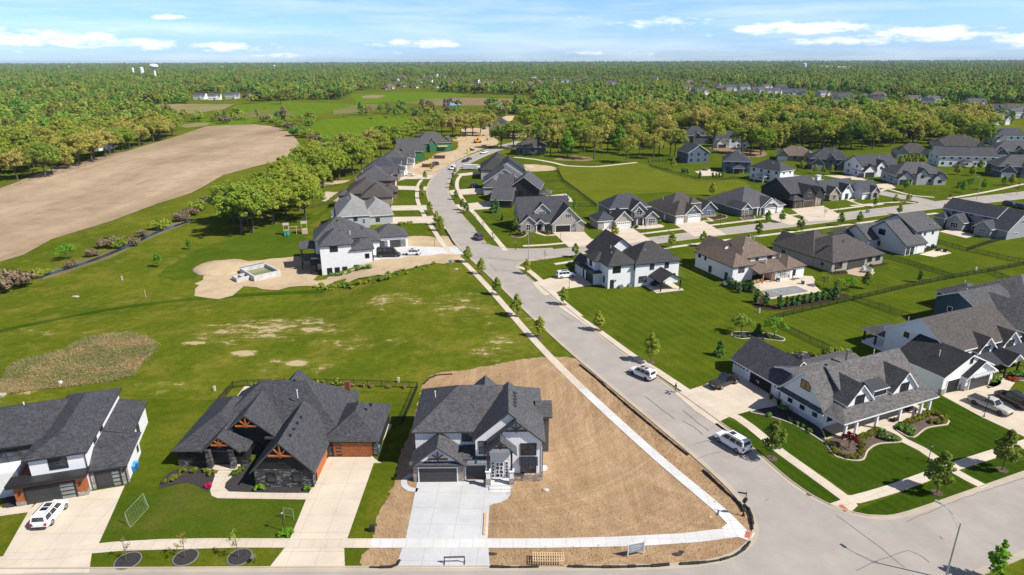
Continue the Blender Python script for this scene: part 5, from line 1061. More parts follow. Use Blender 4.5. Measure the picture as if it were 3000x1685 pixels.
def vr(mb):
 mb.poly([(5.0, -3.6, 2.75), (15.6, -3.6, 2.75), (15.6, 2.6, 3.9), (5.0, 2.6, 3.9)], r_tan); mb.poly([(15.6, -3.6, 2.55), (5.0, -3.6, 2.55), (5.0, 2.6, 3.7), (15.6, 2.6, 3.7)], m_white); mb.poly([(5.0, -3.6, 2.55), (15.6, -3.6, 2.55), (15.6, -3.6, 2.75), (5.0, -3.6, 2.75)], m_dkframe)
 mb.poly([(5.0, 2.6, 3.7), (5.0, -3.6, 2.55), (5.0, -3.6, 2.75), (5.0, 2.6, 3.9)], m_dkframe)
h.one('porch_roof', vr)
for x in (6.6, 9.3): h.column(x, -3.3, 2.65, .28, m_cedarL)
sw = h.wing(10.6, -3.2, 15.4, 2.6, 2.6, 'none')
h.win(sw, 'f', 13.1, .5, 4.2, 1.9, 6, frame=m_white, gl=m_glassb); h.win(a, 'f', 2.6, 2.4, 1.7, 1.2, 3); h.win(b, 'f', 6.6, 3.9, 1.2, .95, 2); h.win(b, 'f', 9.6, 3.9, .8, .95, 1); h.win(b, 'f', 13.6, 3.9, 1.4, .95, 2); h.door(r, 'f', 17.2, 1.0, 2.1)
for u_, z, wd, ht in ((13, 3.0, .9, .8), (10.6, 2.9, .6, .9), (8.4, .3, 1.0, 1.6), (2.2, .1, .9, 1.9)): h.win(a, 'l', u_, z, wd, ht, 1)
h.one('chimney', lambda mb: (mb.tube((10.6, .6, 3), (10.6, .6, 4.6), .18, .18, m_ltgrey, 8), mb.tube((10.6, .6, 4.6), (10.6, .6, 4.75), .3, .3, m_ltgrey, 8)))
for x, y, z in ((9, 5.6, 7.4), (6.5, 4.6, 6.9), (12.6, 7.6, 8.2), (16, 1.5, 4.6), (11.5, 8, 8.6)): h.pipe(x, y, z, .4)
h.done()
h = House('house', 'large taupe ranch house with grey-brown hip roof and dark recessed terrace', 82.4, 159.3, 24, wall=m_sideGr, roof=r_brn, trim=m_dkframe)
a = h.wing(0, 0, 18.9, 15, 2.95, 'hip', .62); h.wing(-.2, 6, 14, 20, 2.95, 'hip', .66); h.wing(3, 14, 8, 22, 3, 'gy', .9); h.wing(10, 12, 16, 21, 3, 'hip', .8)
h.win(a, 'f', 2.4, .8, 2.4, 1.6, 3); h.win(a, 'f', 13.8, 1.2, 1.5, 1.4, 2); h.win(a, 'f', 16.9, 1.2, 1.5, 1.4, 2)
mb = MB(); mb.box(5.6, -.05, 0, 12, .1, 2.35, plain('recess_shade_paint', (.045, .042, .04), .7)); mb.build('recess_shade_panel', h.root)  # dark panel paints the shade of the recessed terrace onto the wall
for u_, wd in ((3, .7), (6.5, .7), (12, 1.5), (16, 1.0)): h.win(a if u_ < 14 else Wing(-.2, 6, 14, 20, 0, 3), 'l', u_, 1.2, wd, 1.2 if wd > 1 else .6, 2)
h.pipe(8.5, 4.6, 5.6, 1.0, .09, m_black); h.pipe(15.6, 4.2, 5.1, .3); h.pipe(14.4, 2.4, 4.2, .3); h.pipe(4.0, 2.2, 4.2, .3)
for i in range(4): h.rvent(2.0 + i * .5, 5.0 + i * .05, 5.2 + .1 * i)
for i in range(6): h.rvent(7.6 + i * .9, 7.2, 7.55)
h.done()
h = House('house', 'white black-trimmed gabled house with long sloping roof and stone terrace behind', 110, 174, 24, wall=siding('white_panel_siding', (.66, .67, .66), .9, True), roof=r_char, trim=m_dkframe)
a = h.wing(0, .2, 8, 15.4, 3.1, 'gx', .68); b = h.wing(6.6, 2.6, 16.8, 15.6, 5.8, 'gx', .55); g = h.wing(-4, 9, 3, 18, 3.2, 'gx', .7); h.wing(-7, 14, 0, 20, 3, 'hip', .6)
h.win(a, 'l', 8.2, 4.3, 2.0, 1.5, 2); h.win(a, 'l', 8.6, 1.0, 1.0, 1.2, 2); h.win(a, 'f', 1.0, .3, 1.2, 1.9, 1); h.win(a, 'f', 2.8, .2, 1.2, 2.0, 2); h.door(a, 'f', 5.2, 1.2, 2.1, m_white); h.win(b, 'f', 8.2, 3.7, 1.5, 1.4, 2); h.win(b, 'f', 10.6, 4.2, .7, .8, 1); h.win(b, 'f', 14, 4.2, .7, .8, 1); h.win(b, 'f', 11.4, .9, 1.2, 1.0, 1)
for x, y, z in ((3, 8.2, 8.2), (1, 3, 5.0), (9, 9, 9.2), (12, 9, 9.2), (15, 9, 9.2), (14, 4, 6.7)): h.rvent(x, y, z)
h.pipe(15.6, 3.6, 6.4, .5); h.done()
h = House('house', 'light grey two storey house with white trim and gabled bays at the right', 149.1, 193.3, -66, wall=siding('dove_lap_siding', (.30, .31, .325), .2), roof=r_navy, trim=m_white)
a = h.wing(-19, 2.4, -2.6, 10, 5.6, 'gx', .72); b = h.wing(-6, -.5, 3, 13, 3.1, 'gx', .75); c = h.wing(-14.6, -2, -9.4, 6, 3.0, 'gy', .8); d = h.wing(-5.4, -2.6, -.6, 6, 3.0, 'gy', .8); e = h.wing(-19.5, -1, -16, 6, 3.0, 'hip', .7)
h.win(a, 'f', -15.6, 4.0, 1.4, 1.3, 2, frame=m_white); h.win(a, 'f', -10, 4.4, 1.4, .7, 2, frame=m_white); h.win(a, 'f', -5.2, 3.9, 1.8, 1.5, 2, frame=m_white); h.win(c, 'f', -12, .8, 2.3, 1.5, 3, 2, frame=m_white); h.win(d, 'f', -3, .8, 1.8, 1.4, 3, 2, frame=m_white)
for x in (-8.6, -7.6, -6.6): h.win(Wing(-9, 2.3, -5.5, 3, 0, 3), 'f', x, .6, .7, 1.7, 1, frame=m_white)
h.win(b, 'r', 3, 1.2, .7, .6, 1, frame=m_white); h.win(b, 'r', 4.4, 1.2, .7, .6, 1, frame=m_white); h.win(b, 'r', 6.2, 4.6, 1.4, .9, 2, frame=m_white); h.win(b, 'r', 9.5, .9, .8, .8, 1, frame=m_white); h.done()
def estate(lab, x, y, az, wd, dp, eave, wall, roof, kind='hip', pitch=.68, front='', trim=m_white, low=None):
 h = House('house', lab, x, y, az, wall=wall, roof=roof, trim=trim, simple=True)
 a = h.wing(0, 0, wd, dp, eave, kind, pitch)
 if 'g' in front: g = h.wing(.4, -1.8, 6.4, 6, min(eave, 3.2), 'gy', .9, wpart='gable_wall'); h.garage(g, 'f', 3.4, 4.6, 2.2, m_gdDk if 'k' in front else m_gdW, None)
 if 'm' in front: m = h.wing(wd * .5 - 2, -1.0, wd * .5 + 2.4, 6, eave, 'gy', 1.0, wpart='gable_wall'); h.win(m, 'f', wd * .5 + .2, eave - 1.9, 1.4, 1.3)
 if 'r' in front: r = h.wing(wd - 5.4, -1.6, wd - .3, 6, min(eave, 3.2), 'gy', .9, wpart='gable_wall'); h.win(r, 'f', wd - 2.8, .8, 1.7, 1.5)
 if 'p' in front:
  h.wing(wd * .35, -4, wd * .35 + 5, 0, 2.8, 'open', .5, rpart='porch_roof')
  for q in (.2, 4.8): h.column(wd * .35 + q, -3.8, 2.8, .22, m_white)
 rows = [1.0] + ([3.9] if eave > 5 else [])
 for z in rows:
  n = max(2, int(wd / 3.6))
  for i in range(n): h.win(a, 'f', wd * (i + .5) / n, z, 1.2, 1.3)
  for i in range(2): h.win(a, 'l', dp * (i + .6) / 2.2, z, 1.0, 1.2); h.win(a, 'r', dp * (i + .6) / 2.2, z, 1.0, 1.2)
 h.pipe(wd * .6, dp * .3, eave + dp * .25, .5); h.done()
estate('slate blue two storey house at the corner of the open green field', 93.5, 347, 12, 12, 13, 5.6, m_sideBl, r_navy, 'gy', .62)
estate('blue grey house with hip roof and porch behind the swimming pool spa', 103.5, 318.5, -14, 12.5, 13, 5.6, m_sideBl, r_navy, 'hip', .7, 'p')
estate('white house with long dark hip roof behind the black two storey house', 110, 300, -58, 16, 9.5, 5.6, m_sideW, r_dark, 'hip', .7, 'p')
estate('tan brick bungalow at the edge of the oak wood', 144.5, 358, -22, 19, 14, 3.1, m_sideTan, r_tan, 'hip', .6, 'gr')
estate('dark grey house with white edged gables above the white chimney house', 149.5, 327, -18, 18, 13, 5.5, m_sideSt, r_dark, 'hip', .7, 'gmr')
estate('white house with black half-timbered gables and dark garage', 163, 303, 12, 19, 12, 5.3, m_sideW, r_dark, 'gx', .66, 'gmk', trim=m_dkframe)
estate('dark fronted house with white side wall beyond the far street corner', 168.5, 284, -2, 21, 13, 4.8, m_sideLt, r_char, 'hip', .62, 'gmrk', trim=m_dkframe)
estate('brown hip roofed house right of the oak trees', 214, 366, -22, 18, 14, 3.2, m_sideGr, r_brn, 'hip', .62, 'gr')
estate('white two storey house with dark ridge roof and porch, upper right', 218.5, 334, -8, 27, 12, 5.3, m_sideW, r_dark, 'gx', .62, 'p')
estate('large low brown roofed house in front of the wood, upper right', 255, 400, -28, 28, 18, 3.2, m_sideGr, r_brn, 'hip', .55, 'gr')
estate('dark grey house with gabled porch at the right edge below the white house', 226, 302, -14, 22, 13, 5.3, m_sideSt, r_char, 'hip', .66, 'gmr')
estate('grey house with dark hip roof at the right edge', 266, 362, -14, 24, 14, 4.4, m_sideSt, r_char, 'hip', .66, 'gm')
estate('white house with grey roof at the far right behind the trees', 309, 422, -10, 22, 14, 5.6, m_sideW, r_navy, 'hip', .6, 'g')
estate('white farmhouse style house with black porch between the oaks', 128, 412, -6, 19, 12, 5.3, m_sideW, r_dark, 'gx', .75, 'gmk', trim=m_white)
estate('grey house with tall dark roof left of the white farmhouse style house', 112, 432, -4, 17, 13, 5.6, m_sideSt, r_dark, 'hip', .8, 'm')
estate('house shell with raw tan plywood roof beyond the building site', *G('J', 1180, 560), 5, 22, 16, 3.4, m_osb, m_osb, 'hip', .45, trim=m_osb)
estate('dark roofed house in the oaks left of the plywood roof', *G('J', 1085, 590), -10, 18, 14, 4.0, m_sideTan, r_navy, 'hip', .75, 'g')
# ------------------------------------------------------------------ vehicles
m_tyre = plain('tyre_rubber', (.02, .02, .021), .8); m_rim = plain('alloy_rim', (.30, .30, .31), .35, metal=.6); m_rimD = plain('dark_rim', (.05, .05, .052), .4, metal=.5)
m_cglass = glass('car_glass', (.010, .012, .015)); m_red = plain('tail_lamp_red', (.35, .02, .015), .3); m_lamp = plain('head_lamp', (.6, .62, .65), .15); m_plastic = plain('black_plastic', (.025, .025, .026), .6)
def paint(n, c, rough=.22): return plain('paint_' + n, c, rough, .5, vary=.02, coat=.6)
p_white = paint('white', (.78, .79, .80)); p_black = paint('black', (.012, .012, .014)); p_dark = paint('charcoal', (.03, .032, .036)); p_silver = paint('champagne', (.46, .44, .38)); p_red = paint('dark_red', (.16, .02, .02)); p_bronze = paint('dark_bronze', (.012, .010, .009))
def loft_body(st, m):
 "st: x, half width, bottom z, top z (from tail to nose)"
 mb = MB(); i = mb.mid(m); k = 10
 for x, hw, zl, zt in st:
  r = min(.16, (zt - zl) * .3)
  half = [(hw * .86, zl), (hw, zl + .14), (hw, zl + (zt - zl) * .6), (hw * .985, zt - r), (hw - r * 1.1, zt)]
  ring = [(x, y, z) for y, z in half] + [(x, -y, z) for y, z in half[::-1]]
  mb.v += ring
 for s in range(len(st) - 1):
  for j in range(k):
   a, b = s * k + j, s * k + (j + 1) % k; mb.f.append((a, b, b + k, a + k)); mb.mi.append(i)
 mb.f.append(tuple(range(k))[::-1]); mb.mi.append(i); n = (len(st) - 1) * k; mb.f.append(tuple(n + j for j in range(k))); mb.mi.append(i)
 return mb
def make_vehicle(kind, label, col, x, y, heading, group=None, cat=None, rim=None, z=0):
 name = dict(suv='suv', big='suv', cross='suv', pickup='pickup_truck', sedan='car', van='van', hatch='car', bus='van')[kind]
 o = tag(empty(name, x, y, z, heading), label, cat or dict(pickup_truck='pickup', car='car', van='van', suv='car')[name], group)
 rim = rim or m_rim
 if kind in ('suv', 'big', 'cross'):
  L_, hw, H = dict(suv=(4.85, .98, 1.84), big=(5.3, 1.03, 2.0), cross=(4.8, .98, 1.72))[kind]; f = L_ / 4.9; bz = (1.06 if kind != 'big' else 1.1) * H / 1.84
  st = [(-2.45 * f, hw * .84, .42, bz * .86), (-2.36 * f, hw * .95, .34, bz * .97), (-1.9 * f, hw, .28, bz), (0, hw, .26, bz), (.95 * f, hw, .26, bz * .985), (1.7 * f, hw * .985, .27, bz * .93), (2.25 * f, hw * .9, .3, bz * .84), (2.45 * f, hw * .72, .36, bz * .66)]
  cab = ((-2.38 * f, 1.38 * f), (-2.2 * f if kind != 'cross' else -1.5 * f, .62 * f), bz - .03, H, hw * .93, hw * .76)
  wx, wr = 1.48 * f, .38 * (1 if kind != 'big' else 1.05)
 elif kind == 'pickup':
  L_, hw, H = 5.9, 1.0, 1.9; bz = 1.15
  st = [(-2.95, hw * .93, .55, bz), (-2.85, hw * .98, .5, bz), (-.55, hw, .42, bz), (.95, hw, .42, bz), (1.9, hw * .98, .42, bz * .97), (2.7, hw * .92, .45, bz * .9), (2.95, hw * .8, .5, bz * .76)]
  cab = ((-.72, 1.25), (-.5, .62), bz - .03, H, hw * .93, hw * .76); wx, wr = 1.85, .42
 elif kind == 'sedan' or kind == 'hatch':
  L_, hw, H = 4.75, .92, 1.45; bz = .95
  st = [(-2.38, hw * .8, .4, bz * .85), (-2.2, hw * .95, .3, bz), (-1.6, hw, .24, bz), (0, hw, .22, bz), (.9, hw, .22, bz * .97), (1.8, hw * .97, .24, bz * .85), (2.25, hw * .85, .28, bz * .72), (2.38, hw * .65, .34, bz * .6)]
  cab = ((-1.9, .95), (-1.05, .1), bz - .03, H, hw * .93, hw * .74); wx, wr = 1.4, .33
 else:
  L_, hw, H = (6.6, 1.0, 2.7) if kind == 'bus' else (5.4, .99, 2.15); f = L_ / 6.6; bz = 1.25 if kind == 'bus' else 1.1
  st = [(-3.3 * f, hw * .95, .45, bz), (-3.2 * f, hw, .35, bz), (1.6 * f, hw, .32, bz), (2.3 * f, hw * .98, .32, bz), (3.0 * f, hw * .92, .34, bz * .84), (3.3 * f, hw * .78, .4, bz * .62)]
  cab = ((-3.26 * f, 2.35 * f), (-3.18 * f, 1.35 * f), bz - .03, H, hw * .97, hw * .84); wx, wr = 2.1 * f, .37
 loft_body(st, col).build('body', o, smooth=False)
 (b0, b1), (t0, t1), z0, z1, w0, w1 = cab
 B = [(b0, -w0, z0), (b1, -w0, z0), (b1, w0, z0), (b0, w0, z0)]; T = [(t0, -w1, z1 - .06), (t1, -w1, z1 - .06), (t1, w1, z1 - .06), (t0, w1, z1 - .06)]
 T2 = [(t0 + .12, -w1 + .1, z1), (t1 - .1, -w1 + .1, z1), (t1 - .1, w1 - .1, z1), (t0 + .12, w1 - .1, z1)]
 mb = MB()
 for i in range(4):
  j = (i + 1) % 4; mb.poly([B[i], B[j], T[j], T[i]], col); mb.poly([T[i], T[j], T2[j], T2[i]], col)
 mb.poly(T2, col); mb.build('cabin', o)
 def pane(nm, i, j, a0, a1, h0, h1, n=1):
  "glass on the cabin side between corners i and j"
  V = [Vector(p) for p in (B[i], B[j], T[j], T[i])]
  nrm = (V[1] - V[0]).cross(V[3] - V[0]).normalized() * .015
  mb = MB()
  def P(a, h): return tuple((V[0] * (1 - a) + V[1] * a) * (1 - h) + (V[3] * (1 - a) + V[2] * a) * h + nrm)
  for q in range(n):
   u0 = a0 + (a1 - a0) * q / n + (.012 if q else 0); u1 = a0 + (a1 - a0) * (q + 1) / n - (.012 if q < n - 1 else 0)
   mb.poly([P(u0, h0), P(u1, h0), P(u1, h1), P(u0, h1)], m_cglass)
  return mb.build(nm, o)
 ns = dict(pickup=2, sedan=2, hatch=2).get(kind, 3)
 lo = .12 if kind not in ('van', 'bus') else .3
 if kind in ('van', 'bus') and col is not p_black: pane('side_window', 0, 1, .74, .93, .2, .85); pane('side_window', 2, 3, .07, .26, .2, .85)
 else: pane('side_window', 0, 1, .06, .93, lo, .9, ns); pane('side_window', 2, 3, .07, .94, lo, .9, ns)
 pane('windshield', 1, 2, .07, .93, .1, .93); pane('rear_window', 3, 0, .1, .9, .2, .88)
 for sx in (wx, -wx):
  for sy in (1, -1):
   mb = MB(); mb.tube((sx, sy * (hw - .2), wr), (sx, sy * (hw + .01), wr), wr, wr, m_tyre, 16); w_ = mb.build('wheel', o)
   mb = MB(); mb.tube((sx, sy * (hw), wr), (sx, sy * (hw + .02), wr), wr * .66, wr * .62, rim, 12); mb.build('rim', w_)
 xn = st[-2][0]; xt = st[0][0]
 for sy in (1, -1):
  mb = MB(); mb.box(xn - .12, sy * hw * .52, bz * .66, xn + .1, sy * hw * .86, bz * .8, m_lamp); mb.build('headlight', o)
  mb = MB(); mb.box(xt - .02, sy * hw * .62, bz * .62, xt + .16, sy * hw * .93, bz * .9, m_red); mb.build('taillight', o)
  mb = MB(); mb.box(b1 - .32, sy * (hw + .02), bz - .02, b1 - .14, sy * (hw + .2), bz + .14, col); mb.build('mirror', o)
 mb = MB(); mb.box(xt - .05, -hw * .8, .3, xt + .1, hw * .8, .52, m_plastic); mb.build('bumper', o); mb = MB(); mb.box(st[-1][0] - .08, -hw * .6, .34, st[-1][0] + .03, hw * .6, bz * .6, m_plastic); mb.build('grille', o)
 if kind in ('suv', 'cross', 'big'):
  mb = MB(); mb.box(t1 - 1.0, -w1 * .55, z1 - .01, t1 - .25, w1 * .55, z1 + .012, m_cglass)
  if kind == 'suv': mb.box(t1 - 1.75, -w1 * .55, z1 - .01, t1 - 1.12, w1 * .55, z1 + .012, m_cglass)
  mb.build('sunroof', o)
  for sy in (1, -1):
   mb = MB(); mb.bar((t0 + .3, sy * (w1 - .07), z1 + .05), (t1 - .3, sy * (w1 - .07), z1 + .05), .05, .05, m_plastic); mb.build('roof_rail', o)
 if kind == 'pickup':
  mb = MB(); mb.box(-2.82, -hw * .84, bz - .02, -.8, hw * .84, bz + .035, m_plastic); mb.build('bed_cover', o)
  mb = MB(); mb.box(-2.97, -.25, .6, -2.93, .25, .75, m_lamp); mb.build('licence_plate', o)
 return o
def car_at(kind, label, col, fr, rear, front, **k):
 a, b = G(fr, *rear), G(fr, *front); return make_vehicle(kind, label, col, (a[0] + b[0]) / 2, (a[1] + b[1]) / 2, math.degrees(math.atan2(b[1] - a[1], b[0] - a[0])), z=.07, **k)
car_at('suv', 'white crossover with two dark sunroofs on the drive of the modern white house', p_white, 'A', (262, 1010), (385, 868))
car_at('big', 'long white suv parked at the kerb beside the white farmhouse lawn', p_white, 'C', (340, 735), (228, 668))
car_at('suv', 'white suv parked at the kerb farther up the street, before the person', p_white, 'B', (1935, 68), (1850, 30), rim=m_rimD)
car_at('pickup', 'black crew cab pickup with open bed on the farmhouse drive', p_bronze, 'C', (165, 380), (312, 322))
car_at('pickup', 'champagne pickup with dark bed cover on the drive of the white gabled house', p_silver, 'C', (1672, 448), (1868, 530), rim=m_rimD)
car_at('big', 'black suv beside the champagne pickup, cut by the right edge', p_black, 'C', (1985, 500), (1815, 412), rim=m_rimD)
car_at('suv', 'white suv on the drive of the corner house with black garage doors', p_white, 'E', (2395, 1122), (2535, 1108))
car_at('bus', 'tall black passenger van beside the white walk-out house', p_black, 'E', (1040, 962), (1222, 958))
car_at('cross', 'white coupe style suv behind the black van', p_white, 'E', (1366, 945), (1250, 945), rim=m_rimD)
car_at('suv', 'dark grey suv driving up the curving street near the crossing', p_dark, 'E', (1822, 838), (1790, 815))
car_at('van', 'white van standing on the street at the bend', p_white, 'E', (1625, 290), (1600, 312))
car_at('sedan', 'white sedan on the drive in front of the dark house row', p_white, 'E', (1325, 352), (1248, 350))
car_at('sedan', 'black car at the kerb near the white trailer, nearer of the two', p_dark, 'E', (1690, 248), (1728, 240)); car_at('sedan', 'black car at the kerb near the white trailer, farther of the two', p_dark, 'E', (1728, 232), (1748, 226))
car_at('sedan', 'black car on the dirt beside the yellow green toilet cabin', p_black, 'E', (1725, 160), (1775, 158)); car_at('pickup', 'white pickup parked on the street near the building site', p_white, 'E', (1868, 178), (1828, 186))
car_at('sedan', 'white car behind the white trailer', p_white, 'E', (1826, 288), (1780, 292)); car_at('suv', 'dark red car behind the nearer dumpster', p_dark, 'E', (1490, 270), (1460, 272))
car_at('suv', 'black car in shade on the drive of the grey gabled house inside the bend', p_black, 'E', (1760, 438), (1812, 436))
car_at('suv', 'dark suv parked at the right edge on the far street, nearer of two', p_dark, 'H', (2430, 572), (2510, 585)); car_at('suv', 'dark suv parked at the right edge on the far street, beyond its neighbour', p_black, 'H', (2525, 592), (2600, 608))
car_at('sedan', 'dark car on the drive of the half-timbered house', p_dark, 'H', (1350, 372), (1330, 345))
# ------------------------------------------------------------------ trees and shrubs
def leafmat(name, stops, tr=.42, gain=3.0):
 "leaf colour runs over the stops with the plant; clumps differ a little in tone"
 m = D.materials.new(name); m.use_nodes = True; nt = m.node_tree; nt.nodes.clear(); k = NB(nt)
 out = k.n('ShaderNodeOutputMaterial'); di = k.n('ShaderNodeBsdfDiffuse'); t = k.n('ShaderNodeBsdfTranslucent'); mx = k.n('ShaderNodeMixShader'); mx.inputs[0].default_value = tr
 oi = k.n('ShaderNodeObjectInfo'); n1 = k.noise(oi.outputs['Location'], .012, 3, .6)
 f = k.m('ADD', k.m('MULTIPLY', oi.outputs['Random'], .62), k.m('MULTIPLY', k.ramp(n1, .3, .7), .38))
 rp = k.n('ShaderNodeValToRGB'); cr = rp.color_ramp
 while len(cr.elements) < len(stops): cr.elements.new(.5)
 for e, (p, c) in zip(cr.elements, stops): e.position = p; e.color = (*[min(.8, x * gain) for x in c], 1)
 k.l(f, rp.inputs[0])
 n2 = k.noise(k.obj(), .9, 3, .6); n3 = k.noise(k.obj(), 4.5, 2, .6)
 c = k.mix(k.m('MULTIPLY', k.ramp(n2, .36, .66), .6), rp.outputs[0], rp.outputs[0]); hs = k.n('ShaderNodeHueSaturation'); k.l(rp.outputs[0], hs.inputs['Color'])
 k.l(k.m('ADD', .66, k.m('ADD', k.m('MULTIPLY', k.ramp(n2, .34, .68), .45), k.m('MULTIPLY', n3, .35))), hs.inputs['Value'])
 k.l(k.m('ADD', .485, k.m('MULTIPLY', k.ramp(n2, .3, .7), .03)), hs.inputs['Hue'])
 k.l(hs.outputs[0], di.inputs[0]); k.l(hs.outputs[0], t.inputs[0]); k.l(di.outputs[0], mx.inputs[1]); k.l(t.outputs[0], mx.inputs[2]); k.l(mx.outputs[0], out.inputs[0])
 MATS[name] = m; return m
L_oak = leafmat('oak_leaves', [(.0, (.165, .135, .05)), (.3, (.155, .14, .034)), (.6, (.12, .13, .024)), (.85, (.07, .105, .018)), (1, (.045, .085, .015))], gain=2.8)
L_green = leafmat('grove_leaves', [(.0, (.15, .15, .022)), (.5, (.115, .14, .018)), (1, (.07, .11, .014))], gain=2.7)
L_bright = leafmat('spring_green_leaves', [(.0, (.10, .19, .018)), (1, (.075, .155, .014))], gain=2.0)
L_far = leafmat('forest_leaves', [(.0, (.15, .135, .035)), (.25, (.12, .145, .028)), (.55, (.078, .125, .022)), (.8, (.05, .1, .02)), (1, (.034, .074, .018))], gain=2.9)
L_olive = leafmat('olive_forest_leaves', [(.0, (.15, .135, .035)), (.5, (.11, .12, .026)), (1, (.075, .095, .02))], gain=2.2)
L_maple = leafmat('maple_leaves', [(.0, (.085, .105, .018)), (1, (.06, .09, .016))], gain=2.5)
L_pale = leafmat('willow_leaves', [(.0, (.17, .22, .04)), (1, (.13, .19, .03))], gain=1.6)
L_dark = leafmat('conifer_needles', [(.0, (.022, .052, .016)), (1, (.032, .065, .018))], .1)
L_arb = leafmat('arborvitae_leaves', [(.0, (.032, .068, .014)), (1, (.05, .085, .016))], .1)
L_brown = leafmat('bare_twigs', [(.0, (.14, .10, .07)), (1, (.11, .095, .05))], .1, gain=1.6)
L_red = leafmat('maroon_leaves', [(.0, (.10, .012, .018)), (1, (.12, .02, .02))], gain=1.3); L_gold = leafmat('bronze_leaves', [(.0, (.20, .16, .03)), (1, (.26, .17, .04))], gain=1.3)
L_boxw = leafmat('boxwood_leaves', [(.0, (.05, .085, .014)), (.5, (.085, .12, .018)), (1, (.14, .16, .03))], gain=1.6); L_pink = leafmat('magenta_flowers', [(.0, (.5, .02, .12)), (1, (.45, .02, .1))], gain=1.2); L_orange = leafmat('orange_flowers', [(.0, (.42, .10, .03)), (1, (.36, .09, .03))], gain=1.2)
m_barkT = plain('tree_bark', (.11, .088, .068), .9, vary=.3); m_barkD = plain('dark_bark', (.06, .048, .038), .9, vary=.3)
def quads_mesh(name, P, Nn, S, m, rng):
 n = len(P); t = rng.normal(size=(n, 3)); t -= (t * Nn).sum(1)[:, None] * Nn; t /= np.linalg.norm(t, axis=1)[:, None]; b = np.cross(Nn, t)
 s = S[:, None]; asp = rng.uniform(.6, 1.0, (n, 1))
 V = np.stack([P - t * s - b * s * asp * .35, P - t * s * .1 - b * s * asp, P + t * s + b * s * asp * .2, P + t * s * .1 + b * s * asp], 1).reshape(-1, 3)
 me = D.meshes.new(name); me.vertices.add(4 * n); me.vertices.foreach_set('co', V.astype(np.float32).ravel()); me.loops.add(4 * n); me.loops.foreach_set('vertex_index', np.arange(4 * n, dtype=np.int32))
 me.polygons.add(n); me.polygons.foreach_set('loop_start', np.arange(0, 4 * n, 4, dtype=np.int32)); me.polygons.foreach_set('loop_total', np.full(n, 4, dtype=np.int32))
 me.materials.append(m); me.update(calc_edges=True); me.validate(); return me
def crown_pts(rng, clumps, per, crad, up=.35):
 P = []; Nn = []
 for c, r in clumps:
  d = rng.normal(size=(per, 3)); d /= np.linalg.norm(d, axis=1)[:, None]; rr = r * rng.uniform(.35, 1.0, (per, 1)) ** .6
  p = np.array(c) + d * rr * np.array([1, 1, .72]); n = d + rng.normal(size=(per, 3)) * .45 + np.array([0, 0, up]); n /= np.linalg.norm(n, axis=1)[:, None]
  P.append(p); Nn.append(n)
 return np.concatenate(P), np.concatenate(Nn)
